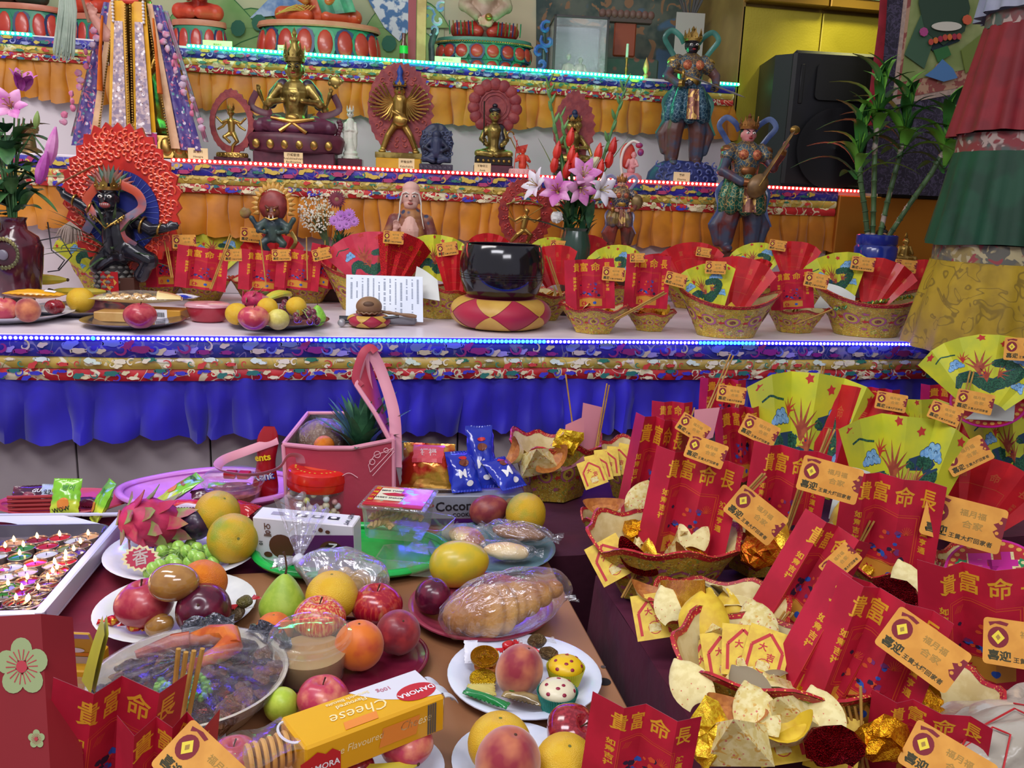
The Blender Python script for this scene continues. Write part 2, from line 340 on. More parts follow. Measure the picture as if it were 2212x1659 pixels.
def motifs(par,x0,x1,z0,z1,y,cols,per,seed,off=0,name='woven_motif'):
 """woven cloud scrolls, lotus and knots as flat raised thread shapes, repeated along the band"""
 r=random.Random(seed); g=G(); h=z1-z0; mats=[mat('thread_'+c,c,rough=.45) for c in cols]
 prot=[]
 n=6
 for k in range(n):
  prot.append(('s',(k+.5)/n+r.uniform(-.03,.03),r.uniform(.3,.75),r.uniform(.3,.46),r.uniform(0,6.28),r.choice((-1,1)),r.randrange(len(cols))))
  prot.append(('c',(k+.1)/n+r.uniform(-.03,.03),r.uniform(.12,.85),r.uniform(.16,.3),r.uniform(0,6.28),1,r.randrange(len(cols))))
  prot.append(('l',(k+.8)/n+r.uniform(-.03,.03),r.uniform(.2,.8),r.uniform(.18,.32),r.uniform(0,6.28),1,r.randrange(len(cols))))
 x=x0
 while x<x1-per:
  for (t,a,b,s_,ph,cw,ci) in prot:
   cx=x+a*per; cz=z0+b*h; s1=s_*h
   yy=y-.0075-.005*sin(pi*b)-.004*sin(cx*9+seed*0)-.0045
   def W(px,pz):
    zz=min(max(pz,z0+.0008),z1-.0008); return (px,yy-off-.0006*ci,zz)
   if t=='s':
    sp=spiral(s1,ph,5.0*cw,9,s1*.17); vs=[]; fs=[]
    for q in sp: vs+= [W(cx+q[0],cz+q[1]),W(cx+q[2],cz+q[3])]
    for i in range(len(sp)-1): fs.append((2*i,2*i+1,2*i+3,2*i+2))
    g.add(vs,fs,ci)
   elif t=='c':
    pts=[(cx+s1*(1+.22*abs(sin(2.5*q+ph)))*cos(q)*1.7,cz+s1*(1+.3*abs(sin(2.5*q+ph)))*sin(q)*.6) for q in [2*pi*i/30 for i in range(30)]]
    g.add([W(*p) for p in pts],[tuple(range(30))],ci)
    for e in (-1,1):
     sp=spiral(s1*.55,ph+e,4.5,7,s1*.12); vs=[W(cx+e*s1*1.9+q[0],cz+q[1]) if k2==0 else W(cx+e*s1*1.9+q[2],cz+q[3]) for q in sp for k2 in (0,1)]; g.add(vs,[(2*i,2*i+1,2*i+3,2*i+2) for i in range(len(sp)-1)],ci)
   else:
    pts=[(1.5*cos(q)*abs(cos(q))**.6,.75*sin(q)*(1+.25*cos(3*q))) for q in [2*pi*i/20 for i in range(20)]]; ph=ph*.12
    c_,q_=cos(ph),sin(ph); g.add([W(cx+s1*(p[0]*c_-p[1]*q_),cz+s1*(p[0]*q_+p[1]*c_)) for p in pts],[tuple(range(20))],ci)
  x+=per
 return g.build(name,mats,par,False,kind='stuff')
def valance(name,label,Y,x0,x1,rows,skirt_m,u=1000,seed=0,pitch=.075,depth=.02,style='box',per=.42):
 """rows: (v_top,v_bottom,material,motif colours)... last is the skirt"""
 t=thing(name,label,'cloth',(0,Y,0)); yo=Y
 zz=lambda v:PY(u,v,Y).z
 names=['blue_band','gold_band','red_band']
 for i,(a,b,m_,cc) in enumerate(rows[:-1]):
  yy=Y-.004+.003*i
  band(names[i],t,x0,x1,zz(b),zz(a),yy,m_,seed=0,off=yo)
  motifs(t,x0+.02,x1,zz(b),zz(a),yy,cc,per*(1,.93,.8)[i],seed+i*7+1,off=yo)
 a,b=rows[-1][:2]; skirt('pleated_skirt',t,x0,x1,zz(b),zz(a)+.004,Y+.012,skirt_m,pitch,depth,seed,off=yo,style=style); return t
blue_cloth=mat('blue_satin','2317a8','1c128c',sc=5,rough=.55,sheen=.3); orange_cloth=mat('orange_satin','c8800e','ae6a0a',sc=7,rough=.5,sheen=.3,bump=.2,bsc=14,bd=.01)
BR=lambda a:[(a[0],a[1],mblue,['8c84b8','b7ab8e','5a6aa8','7e1f66']),(a[1],a[2],mgold,['e9e3bc','d8ecd0','2f7f60','c8403a']),(a[2],a[3],mred,['e6dfb8','d9d2a0','2a7468','3a3ab8']),(a[3],a[4])]
valance('altar_valance','brocade banded blue pleated skirt hanging along the altar front edge',YA,-2.0,2.33,BR([735,771,795,819,932]),blue_cloth,seed=1,pitch=.085,depth=.038,style='soft')
BR2=lambda a:[(a[0],a[1],mblue,['c9b24a','8f9ac8','2f7464','a83a6a']),(a[1],a[2],mgold,['e3c86a','c9b860','2f7f60','c8403a']),(a[2],a[3],mred,['e6dfb8','b9b27c','2a6a78','3a3ab8']),(a[3],a[4])]
valance('shelf_valance','brocade banded orange pleated drape of the red lit middle shelf',Y2,-3.0,XE2,BR2([379,402,419,437,519]),orange_cloth,seed=5,pitch=.062,depth=.022,per=.34)
valance('shelf_valance','brocade banded orange pleated drape of the green lit top shelf',Y3,-3.1,XE3-.01,BR2([146,164,178,192,266]),orange_cloth,seed=9,pitch=.068,depth=.022,per=.34)
# ================================================================ light strips
def strip(label,Y,z,x0,x1,body,dot,e,pitch,r,bright=None,seed=0):
 t=thing('led_strip',label,'light strip',((x0+x1)/2,Y,z)); xc=(x0+x1)/2
 g=G(); g.box((x0-xc,-.012,-.006),(x1-xc,-.001,.006),bv=.0015); g.build('casing',body,t,False)
 g=G(); x=x0+pitch/2; rr=random.Random(seed); k=0
 while x<x1:
  on=bright(x) if bright else 1; g.ball((x-xc,-.013,0),(r*on,.003,r*on),0 if on>1 or not bright else 1,8,5); x+=pitch
 g.build('diode',dot,t,kind='stuff'); return t
def glow(c,s,name): return mat(name,c,emit=s,ec=c,rough=.4)
hb=lambda x:1.18 if sin(x*2.3+1)+.8*sin(x*7.1)>.35 else .95
strip('blue light strip running along the altar front edge',YA-.006,ZA-.018+.012,-1.8,PY(1992,738,YA).x,mat('blue_case','1a10d0',emit=1.6,ec='1c08ff'),[glow('30b8ff',7,'led_cyan'),glow('b8c0ff',7,'led_bluewhite')],1,.0115,.0042,hb)
strip('red light strip along the middle shelf edge',Y2-.008,Z2-.002,PY(372,345,Y2).x,PY(1862,410,Y2).x,mat('red_case','c81018',emit=1.1,ec='ff1420'),[glow('ff9a80',6,'led_red')],1,.0165,.0052)
gx=[PY(-60,62,Y3).x,PY(72,73,Y3).x,PY(405,95,Y3).x,PY(1388,165,Y3).x,PY(1540,178,Y3).x,PY(1592,184,Y3).x]
for i,lb in enumerate(['green light strip at the top shelf, left end piece','green light strip along the top shelf edge','short green light strip between the sword guardian and gold cabinet']):
 strip(lb,Y3-.008,Z3-.002,gx[2*i],gx[2*i+1],mat('green_case','10c860',emit=4,ec='10ff80'),[glow('80ffc8',6,'led_green')],1,.0165,.0055)
def lineglow(name,x0,x1,y,z,col,pw,down=.02):
 l=bpy.data.lights.new(name,'AREA'); l.shape='RECTANGLE'; l.size=x1-x0; l.size_y=.012; l.energy=pw; l.color=col
 o=bpy.data.objects.new(name,l); COL.objects.link(o); o.location=((x0+x1)/2,y,z); o.rotation_euler=(radians(-65),0,0);
lineglow('strip_light_blue',-1.8,1.66,YA-.026,ZA-.004,(.08,.02,1),8)
lineglow('strip_light_red',-1.4,PY(1862,410,Y2).x,Y2-.03,Z2,(1,.05,.05),1.6)
lineglow('strip_light_green',gx[2],gx[3],Y3-.03,Z3,(.05,1,.4),3.2)
lineglow('strip_light_green_up',gx[2],gx[3],Y3-.03,Z3,(.05,1,.4),2.4); bpy.data.objects['strip_light_green_up'].rotation_euler=(radians(115),0,0)
# ================================================================ front tables
maroon=mat('maroon_cloth','5a1230','420a24',sc=5,rough=.8,sheen=.05,bump=.35,bsc=9,bd=.02); redc=mat('red_cloth','8c1634','6e102c',sc=5,rough=.8,sheen=.05,bump=.3,bsc=8,bd=.02)
ZB=ZT; XB=.392
t=thing('offering_table','low offering table under a crumpled red cloth, nearest the candle tray','table',(-.6,1.0,0))
g=G(); g.grid(lambda a,b:(-1.7+a*2.06+.6,.2+b*1.70-1.0,ZT-.022+.006*noise.noise(V((a*9,b*7,1)))+.004*noise.noise(V((a*23,b*19,5)))),60,50); g.grid(lambda a,b:(-1.7+a*2.06+.6,.9+.012*sin(a*50),ZT-.022-.6*b),60,3); g.build('tablecloth',redc,t)
g=G(); g.box((-1.65+.6,.25-1,0),(.33+.6,1.88-1,ZT-.04)); g.build('table_base',dark,t,False)
g=G(); g.box((-.27,.3,ZT-.018),(XB,1.53,ZT),bv=.003); o=g.build('wooden_board',mat('plywood','9c6e4c','86593a',sc=6,rough=.5,stretch=(1,.15,1)),None,False); tag(o,'brown wooden board lying on the red table under the plates','board')
for (u,v,rad) in [(1305,1473,.009),(1303,1441,.0035)]:
 p=PZ(u,v,ZT+.0004); g=G(); g.lathe([(0,0),(rad,0),(rad*1.15,.0006)],14); o=g.build('board_hole',dark if rad>.005 else mat('screw_metal','9a9a9a',rough=.3,metal=1),None,loc=p); tag(o,'dark knot hole in the brown board by its edge' if rad>.005 else 'small steel screw in the brown board by its edge','hole' if rad>.005 else 'screw')
ZM=ZT+.01; XM=.462
t=thing('clothed_table','maroon clothed table crowded with red packets and paper baskets','table',(1.2,1.2,0))
def tc(a,b):
 x=XM+a*2.2; y=.15+b*1.28; z=ZM+.005*noise.noise(V((x*9,y*9,3)));
 return (x-1.2,y-1.2,z)
g=G(); g.grid(tc,60,60)
def side(a,b):
 y=.15+a*1.28; wv=.008*noise.noise(V((y*7,b*3,0)))+.006*sin(y*23)*b
 return (XM-1.2-.012*sin(b*pi/2*1.0)-wv*b-.03*b, y-1.2, ZM+.0-.55*b)
g.grid(side,50,14)
g.build('tablecloth',maroon,t)
g=G(); g.box((XM+.02-1.2,.2-1.2,0),(2.6-1.2,1.41-1.2,ZM-.02)); g.build('table_base',dark,t,False)
t=thing('clothed_table','long maroon clothed table standing behind, along the altar foot','table',(1.4,1.8,0))
g=G(); g.grid(lambda a,b:(-1.02+a*2.2,-.25+b*.5,ZM-.012+.004*noise.noise(V((a*26,b*7,9)))),60,14); g.grid(lambda a,b:(-1.02+a*2.2,-.25-.01*sin(b*1.5)-.006*sin(a*90)*b,ZM-.012-.4*b),90,8); g.grid(lambda a,b:(-1.02,.25-.5*a,ZM-.012-.4*b),9,8); g.build('tablecloth',maroon,t); g=G(); g.box((-1.0,-.23,0),(1.1,.24,ZM-.03)); g.build('table_base',dark,t,False)
# ================================================================ paper offerings: shared unit meshes
def cutmap(g2,nf,fn,off=.0015):
 """fold a flat print along with its pleated sheet"""
 bm=bmesh.new(); vs=[bm.verts.new(v) for v in g2.v]
 ly=None
 for f,m_ in zip(g2.f,g2.m):
  try: q=bm.faces.new([vs[i] for i in f]); q.material_index=m_
  except ValueError: pass
 for k in range(1,nf):
  bmesh.ops.bisect_plane(bm,geom=bm.verts[:]+bm.edges[:]+bm.faces[:],plane_co=(k/nf,0,0),plane_no=(1,0,0))
 for k in (.25,.5,.75): bmesh.ops.bisect_plane(bm,geom=bm.verts[:]+bm.edges[:]+bm.faces[:],plane_co=(0,k,0),plane_no=(0,1,0))
 bm.verts.index_update(); g=G(); g.v=[];
 for v in bm.verts: p=fn(v.co.x,v.co.y); g.v.append((p[0],p[1],p[2]+off+v.co.z)); g.uv.append((0,0))
 for f in bm.faces: g.f.append(tuple(x.index for x in f.verts)); g.m.append(f.material_index)
 bm.free(); return g
def pleat(nf,zd,spread=0,r0=.35,wave=.0,seed=0,droop=0):
 r=random.Random(seed); jz=[r.uniform(.6,1.2) for _ in range(nf+1)]; jt=[r.uniform(-1,1)*wave for _ in range(nf+1)]; jx=[0]+[r.uniform(-.25,.25)/nf for _ in range(nf-1)]+[0]
 def colp(k,b):
  a=k/nf+jx[k]; z=(zd if k%2 else -zd)*jz[k]
  if spread:
   th=(a-.5)*spread; rr=r0+(1-r0)*b; edge=.06*(abs(a-.5)*2)**4*b
   rr*=1-edge; q=1/(1-r0); return V((rr*sin(th)*q,(rr*cos(th)-r0*cos((.5-abs(a-.5))*0))*q,z*(.15+.85*b)*q-droop*b*b))
  return V((a-.5,b*(1+jt[k]),z-droop*b*b))
 def fn(a,b):
  t=min(max(a,0),1)*nf; k=min(int(t),nf-1); f=t-k; return colp(k,b).lerp(colp(k+1,b),f)
 return fn
red_p=mat('red_paper','bb1533','aa0f2c',sc=3,rough=.6,coat=.05); red_f=mat('fan_red_paper','c4141f','b20f1c',sc=3,rough=.5,coat=.15,sub=0); pinkback=mat('pink_paper_back','d98f98','cf858f',sc=4,rough=.7)
goldp=mat('gold_print','e0a62c',rough=.42,metal=.15); orp=mat('orange_print','d2522a',rough=.5); purp=mat('purple_print','7a2f6e',rough=.6); blup=mat('blue_print','2a55b0',rough=.6); dkp=mat('dark_print','2a1a38',rough=.6); dgold=mat('dull_gold_print','c4552e',rough=.5)
yel_p=mat('dragon_paper','cfcf2f','bcc436',sc=3,rough=.5,coat=.1); cloudp=mat('cloud_print','6a9fd0','8bbbe0',sc=40,rough=.6); grnp=mat('scale_print','2f6a4a','1c4a3c',sc=60,rough=.6,layers=[('dots','16382c',45,.25,.5,2)]); flamep=mat('flame_print','9a4030','b25a38',sc=14,rough=.6); outp=mat('outline_print','24405e',rough=.6); redflp=mat('flower_print','c03430',rough=.6)
def sheetG(fn,nf,nv,mi=0,back=-.004):
 g=G(); g.grid(fn,nf,nv,mi); g.grid(lambda a,b:tuple(V(fn(1-a,b))+V((0,0,back))),nf,nv,mi+1); return g
def outline(g,pts,wd,mi,asp=1,close=True,z=0):
 n=len(pts)
 for i in range(n if close else n-1):
  (x0,y0),(x1,y1)=pts[i],pts[(i+1)%n]; dx,dy=(x1-x0)/asp,(y1-y0); d=hypot(dx,dy) or 1; nx,ny=-dy/d*wd*asp/2,dx/d*wd/2
  g.add([(x0+nx,y0+ny,z),(x0-nx,y0-ny,z),(x1-nx,y1-ny,z),(x1+nx,y1+ny,z)],[(0,1,2,3)],mi)
def packet_print(full=True,seed=0):
 g=G(); r=random.Random(seed); ax=1.3
 for c,a in zip('貴富命長',(.24,.43,.63,.84)): txt(g,c,.185,a,.83,0,0,0,.9,.015)
 for i,c in enumerate('如意吉祥'): txt(g,c,.062,.19,.62-.072*i,0,0,0,ax,.03)
 for i,c in enumerate('鴻運亨通'): txt(g,c,.062,.845,.60-.072*i,0,0,0,ax,.03)
 outline(g,[(.27,.24),(.27,.66),(.45,.69),(.6,.66),(.76,.66),(.76,.24)],.006,1,ax)
 outline(g,[(.25,.22),(.25,.68),(.45,.71),(.6,.68),(.78,.68),(.78,.22)],.004,1,ax)
 for k in range(9): outline(g,[(.69,.5),(.69+.06*ax*cos(k*.35+.2)/1.35,.5+.075*sin(k*.35+.2)*1.0)],.004,1,ax,False)
 for k in range(4): outline(g,[(.3+.02*k,.58-.0*k),(.34+.02*k,.64)],.004,1,ax,False)
 for k in range(26):
  x=r.uniform(.34,.68); y=r.uniform(.27,.52); s=r.uniform(.014,.034); g.flat([(x+s*ax*cos(t)*r.uniform(.6,1.2),y+s*sin(t)*r.uniform(.6,1.3)) for t in [i*1.047 for i in range(6)]],.0004*(k%5+1)*1,r.choice([2,2,3,4,4,5,1]))
 g.flat([(.3,.06),(.3,.2),(.52,.235),(.73,.2),(.73,.06)],0,6)
 outline(g,[(.3,.21),(.52,.245),(.73,.21)],.005,1,ax,False,.0004)
 g.flat(ring(12,.024*ax,.6,.13,0,.03),.0008,3)
 g.flat([(.42+.055*ax*(1 if i%2 else .5)*cos(i*pi/9),.12+.055*(1 if i%2 else .5)*sin(i*pi/9)) for i in range(18)],.0008,5)
 g.flat([(.40,.115),(.42,.15),(.44,.115),(.42,.09)],.0014,6); return g
PM=[goldp,orp,purp,blup,dkp,red_p,mat('band_print','c98a30',rough=.5)]
def fan_text(chars='貴富命長'):
 g=G()
 for c,a in zip(chars,(.14,.38,.62,.86)): txt(g,c,.13,a,.74,0,0,0,.62,.012)
 for a in (.14,.86):
  for i,c in enumerate('如意吉祥'): txt(g,c,.05,a,.55-.06*i,0,0,0,.7,.01)
 outline(g,[(.25,.3),(.25,.6),(.75,.6),(.75,.3)],.006,0,.6)
 return g
def dragon_print(seed=0):
 g=G(); r=random.Random(seed); ax=.62
 def cloud(x,y,s):
  for m_,k,z in ((3,1.14,0),(0,1,.0006)):
   for dx,dy,q in ((0,0,.6),(-.8,-.15,.48),(.8,-.1,.5),(-.35,.4,.45),(.4,.45,.5),(1.3,-.35,.3),(-1.3,-.3,.32)):
    g.flat([(x+ax*(dx*s+q*s*k*cos(t)),y+dy*s+q*s*k*sin(t)) for t in [i*pi/5 for i in range(10)]],z+.0001*dx,m_)
   for dx in (-.5,.4): outline(g,[(x+ax*s*(dx+.22*cos(t)),y+s*(.1+.22*sin(t))) for t in [i*.9 for i in range(5)]],.006,3,ax,False,.0012)
 def flame(x,y,s,rot,n=7,m_=2):
  pts=[]
  for i in range(2*n+1):
   t=-1.15+2.3*i/(2*n); q=s*(1.25 if i%2 else .42)*(1-.25*abs(t)); pts.append((x+ax*q*sin(t+rot),y+q*cos(t+rot)))
  pts.append((x,y-.35*s)); g.flat(pts,.0009,m_)
 L=[(.1,.3),(.2,.42),(.34,.40),(.44,.28),(.58,.24),(.7,.36),(.78,.52),(.68,.62),(.55,.58)]
 w_=[.03,.06,.08,.09,.1,.1,.09,.07,.04]
 for i in range(len(L)-1):
  (x0,y0),(x1,y1)=L[i],L[i+1]; d=hypot((x1-x0)/ax,y1-y0); nx,ny=-(y1-y0)/d,(x1-x0)/ax/d
  for m_,e,z in ((3,.012,.0002),(1,0,.0004)):
   g.add([(x0+ax*nx*(w_[i]+e),y0+ny*(w_[i]+e),z),(x0-ax*nx*(w_[i]+e),y0-ny*(w_[i]+e),z),(x1-ax*nx*(w_[i+1]+e),y1-ny*(w_[i+1]+e),z),(x1+ax*nx*(w_[i+1]+e),y1+ny*(w_[i+1]+e),z)],[(0,1,2,3)],m_)
  g.flat([(x1+ax*(w_[i+1]+.0)*cos(t),y1+w_[i+1]*sin(t)) for t in [k*pi/5 for k in range(10)]],.0005,1)
 flame(.42,.48,.26,.1,6); flame(.5,.36,.2,-.5,6); flame(.3,.66,.12,.5,5,4); flame(.62,.42,.16,.9,5)
 cloud(.22,.62,.09); cloud(.72,.72,.10); cloud(.86,.36,.085); cloud(.12,.2,.07)
 for (x,y) in ((.08,.93),(.45,.95),(.9,.93),(.6,.88)): g.flat([(x+ax*.05*(1 if i%2 else .55)*cos(i*pi/5),y+.05*(1 if i%2 else .55)*sin(i*pi/5)) for i in range(10)],.0004,4)
 outline(g,[(.08+.06*i,.80+.03*sin(i*1.7)) for i in range(4)],.02,1,ax,False,.0003)
 g.flat(ring(12,.026*ax,.47,.43,0,.026),.0016,4); g.flat(ring(10,.012*ax,.47,.43,0,.012),.0022,3)
 return g
DM=[cloudp,grnp,flamep,outp,redflp]
UNIT={}
def unit(key,parts): UNIT[key]=parts; return parts
def mk_packet(key,nf,zd,seed,full=True,wave=.0):
 fn=pleat(nf,zd,0,seed=seed,wave=wave); unit(key,[('sheet',sheetG(fn,nf,6).mesh(key,[red_p,pinkback],True,12)),('gold_print',cutmap(packet_print(full,seed),nf,fn).mesh(key+'_print',PM,False))])
mk_packet('packet0',5,.07,1); mk_packet('packet1',6,.1,2,wave=.015); mk_packet('packet2',4,.08,3)
def mk_fan(key,nf,zd,spread,r0,pr,pm,base,back,seed,droop=0):
 fn=pleat(nf,zd,spread,r0,seed=seed,droop=droop); unit(key,[('sheet',sheetG(fn,nf,6).mesh(key,[base,back],True,12)),('printed_pattern',cutmap(pr,nf,fn).mesh(key+'_print',pm,False))])
mk_fan('redfan0',9,.035,1.35,.30,fan_text(),[dgold],red_f,red_f,11); mk_fan('redfan1',7,.04,.95,.35,fan_text('富命長貴'),[dgold],red_f,red_f,12)
mk_fan('redfan2',6,.04,.7,.35,fan_text('富命長貴'),[dgold],red_f,red_f,19); mk_fan('dragon3',6,.055,.72,.40,dragon_print(7),DM,yel_p,yel_p,23); mk_fan('dragon0',8,.03,1.3,.28,dragon_print(1),DM,yel_p,yel_p,13); mk_fan('dragon1',7,.035,1.0,.36,dragon_print(2),DM,yel_p,yel_p,14); mk_fan('dragon2',9,.03,1.7,.25,dragon_print(3),DM,yel_p,yel_p,15)
pinkfan=mat('pink_fan_paper','cf3a50','c02e46',sc=3,rough=.5); mk_fan('pinkdragon',8,.03,1.5,.26,dragon_print(5),DM,pinkfan,pinkfan,16)
foilred=mat('red_foil','c4121c','8a0a12',sc=60,rough=.2,metal=.6,bump=.5,bsc=90); foilgold=mat('gold_foil','e0a21a','c07a10',sc=20,rough=.18,metal=.9,bump=.4,bsc=40)
mk_fan('foilfan',6,.04,.75,.4,fan_text('貴富命長'),[foilgold],foilred,foilred,17)
def tag_unit():
 tc_=[mat('tag_card','dd9c3c','d29034',sc=3,rough=.5),mat('tag_red','7c1826',rough=.6),mat('tag_yellow','e6cf3a',rough=.5),mat('tag_ink','3c3a22',rough=.7),mat('tag_faint','a5823c',rough=.7)]
 g=G(); pts=[]
 for cx,cy,a0 in ((.45,.26,0),(-.45,.26,pi/2),(-.45,-.26,pi),(.45,-.26,1.5*pi)): pts+= [(cx+.05*cos(a0+k*pi/6),cy+.05*sin(a0+k*pi/6)) for k in range(4)]
 g.prism(pts,-.008,0,0)
 p=G(); p.flat(ring(18,.125,-.32,.06,0,.14),.003,1); p.flat([(-.42,.2),(-.36,.24),(-.22,.22),(-.2,.26),(-.3,.28),(-.44,.25)],.003,1); p.flat([(-.32,.155),(-.24,.06),(-.32,-.035),(-.40,.06)],.006,2); p.flat([(-.32,.1),(-.29,.06),(-.32,.02),(-.35,.06)],.009,4)
 txt(p,'喜迎',.14,-.30,-.19,.003,3,0,1,.03);
 for k in range(7): txt(p,'王黄大燭回家者'[k],.075,-.1+.078*k,-.215,.003,3,0,1,.02)
 txt(p,'合家',.11,.12,-.02,.003,4,0,1.2,.01); txt(p,'福月福',.1,.1,.13,.003,4,0,1.1,.01)
 p.flat([(.5,-.1),(.42,-.08),(.37,-.02),(.42,.03),(.36,.08),(.42,.12),(.44,.2),(.5,.2)],.003,1)
 p.flat(ring(8,.025,.42,-.03),.006,0); p.flat(ring(8,.025,.44,.12),.006,0)
 return [('card',g.mesh('tag_card',tc_,False)),('card_print',p.mesh('tag_print',tc_,False))]
UNIT['tag']=tag_unit()
stickm=mat('incense_stick','b58a3e','a07530',sc=30,rough=.7)
cream=mat('joss_cream','e4d79a','d8c888',sc=6,rough=.6,layers=[('dots','c8604a',9,.10,.13,4)]); cream2=mat('joss_cream_plain','dccb8a','e8dfae',sc=5,rough=.6,layers=[('swirl','c46a40',12,.66,.68,3)]); yelc=mat('joss_yellow','dcbc30','cfa928',sc=4,rough=.5); jred=mat('joss_red','b8252a',rough=.6)
goldsheet=mat('gold_leaf_paper','dba52a','c88c1c',sc=6,rough=.22,metal=.75,bump=.2,bsc=30); orangep=mat('orange_joss','d8761c','c8580e',sc=8,rough=.5); glit=mat('red_glitter','c00c20','6a0612',sc=40,rough=.22,metal=.85,bump=1,bsc=36,bd=.05,vb=1); bluefoil=mat('blue_foil','2a50c8','7ab0ff',sc=30,rough=.15,metal=.7); purf=mat('purple_paper','7c48c0',rough=.5)
flo=mat('floral_joss','dccf94','cfbc74',sc=8,rough=.6,layers=[('dots','c86a5c',9,.14,.2,4),('swirl','c9a04c',5,.62,.66,8)])
def ingot(mats,key,open_=.55,ht=.42):
 g=G(); n=20
 def al(t): return (cos(t),.42*sin(t)*(1-.15*cos(t)**2)*abs(sin(t))**.15)
 def out(a,b):
  t=2*pi*a; x,y=al(t); k=.35+.65*b; lift=.30*abs(x)**2.2*b; return (x*.5*(.45+.55*b),y*k*.62,ht*b*.7+lift*.8-.0)
 g.grid(out,n,4,0,True)
 def inn(a,b):
  t=2*pi*a; x,y=al(t); k=1-b; return (x*.5*(1-.42*b),y*.62*(1-.5*b),ht*.7+.24*abs(x*(1-.42*b))**2.2-.22*b*ht)
 g.grid(inn,n,3,1,True)
 g.add([inn(i/n,1) for i in range(n)],[tuple(range(n))],1)
 g.add([(x,y,z) for x,y,z in [out(i/n,0) for i in range(n)]],[tuple(range(n))[::-1]],0)
 return [('folded_body',g.mesh(key,mats,True,30))]
UNIT['ingot_cream']=ingot([cream,mat('ingot_inside','b87434','a4602a',sc=9,rough=.5)],'ingot_a'); UNIT['ingot_glitter']=ingot([cream2,glit],'ingot_b'); UNIT['ingot_grey']=ingot([cream2,mat('ingot_silver','a9b29a','c2c8ae',sc=9,rough=.4)],'ingot_c')
UNIT['ingot_gold']=ingot([goldsheet,orangep],'ingot_d'); UNIT['ingot_blue']=ingot([cream,bluefoil],'ingot_e'); UNIT['ingot_floral']=ingot([flo,yelc],'ingot_f'); UNIT['ingot_red']=ingot([cream2,foilred],'ingot_g')
def card():
 g=G(); g.box((-.5,0,-.006),(.5,1.2,0),0)
 p=G(); outline(p,[(-.36,.12),(-.36,.72),(0,1.08),(.36,.72),(.36,.12)],.075,1,1,False,.004); txt(p,'大',.2,-.1,.72,.004,1,0,1,.03); txt(p,'吉',.2,.12,.52,.004,1,0,1,.03); outline(p,[(.16*cos(t),.3+.16*sin(t)) for t in [i*.5 for i in range(13)]],.02,1,1,False,.004)
 p.box((-.15,.2,.003),(.15,.4,.005),2)
 return [('card_sheet',g.mesh('joss_card',[yelc,jred,cream],False)),('red_print',p.mesh('joss_card_print',[yelc,jred,flo],False))]
UNIT['card']=card()
def curl(key,m1,m2,seed=0,tw=.8):
 r=random.Random(seed)
 def fn(a,b):
  t=(a-.5)*tw*2.2; R_=.5-.12*b; w_=(.25+.75*sin(pi*min(1,b*.9+.1))**.7); return (R_*sin(t)*w_*1.1,b*1.0+.05*sin(5*a),.28*(cos(t))*w_+.1*b*b)
 g=G(); g.grid(fn,10,8,0); g.grid(lambda a,b:tuple(V(fn(1-a,b))+V((0,.0,-.006))),10,8,1); return [('folded_body',g.mesh(key,[m1,m2],True,50))]
UNIT['curl_cream']=curl('curl_a',cream,yelc,1); UNIT['curl_floral']=curl('curl_b',flo,cream,2); UNIT['curl_gold']=curl('curl_c',goldsheet,orangep,3); UNIT['curl_yellow']=curl('curl_d',yelc,cream2,4,1.1); UNIT['curl_grey']=curl('curl_e',mat('grey_joss','8b7d62',rough=.7),cream,5)
def foilblob(key,m1,seed):
 g=G(); g.ball((0,0,.28),(.52,.4,.27),0,13,8); g.jitter(.22,2.6,seed); g.jitter(.12,7,seed); return [('crumpled_body',g.mesh(key,[m1],False))]
UNIT['foil_gold']=foilblob('foil_a',foilgold,3); UNIT['foil_red']=foilblob('foil_b',glit,5); UNIT['foil_orange']=foilblob('foil_c',mat('orange_foil','e08a18','d85a10',sc=14,rough=.2,metal=.7,bump=.3,bsc=30),8); UNIT['foil_yellow']=foilblob('foil_d',mat('yellow_foil','e6c428','c89414',sc=14,rough=.22,metal=.5,bump=.3,bsc=30),9)
def pyramid():
 g=G(); g.add([(-.5,-.3,0),(.5,-.3,0),(.45,.3,0),(-.45,.3,0),(0,0,.85),(.1,-.05,.6)],[(0,1,5,4),(1,2,4,5),(2,3,4),(3,0,4),(3,2,1,0)],0); return [('folded_body',g.mesh('pyramid',[flo],True,20))]
UNIT['pyramid']=pyramid()
def leafpack():
 g=G(); g.grid(lambda a,b:((a-.5)*(1-.1*b),b*1.3,.16*sin(pi*a)*sin(pi*min(1,b*1.1))),8,10,0); g.grid(lambda a,b:((.5-a)*(1-.1*b),b*1.3,-.012),8,10,0)
 return [('foil_sleeve',g.mesh('leafpack',[goldsheet],True,50))]
UNIT['sleeve']=leafpack()
NAMES={'packet':('red_packet_sheet','red packet','packet'),'redfan':('red_paper_fan','red fan','fan'),'dragon':('dragon_paper_fan','dragon fan','fan'),'pinkdragon':('dragon_paper_fan','fan','fan'),'foilfan':('foil_paper_fan','fan','fan'),'tag':('name_tag','tag','tag'),
 'ingot':('folded_paper_ingot','','joss paper'),'card':('joss_paper_card','','joss paper'),'curl':('folded_paper_petal','','joss paper'),'foil':('foil_bundle','','joss paper'),'pyramid':('folded_paper_ingot','','joss paper'),'sleeve':('gold_foil_sleeve','','joss paper')}
def unitput(key,T,label,group=None):
 base=key.split('_')[0].rstrip('0123456789'); nm,_,cat=NAMES[base]; parts=UNIT[key]
 if len(parts)==1: return put(nm,parts[0][1],None,T,label,None,cat,group)
 t=thing(nm,label,cat,T=T,group=group)
 for pn,me in parts: put(pn,me,t)
 return t
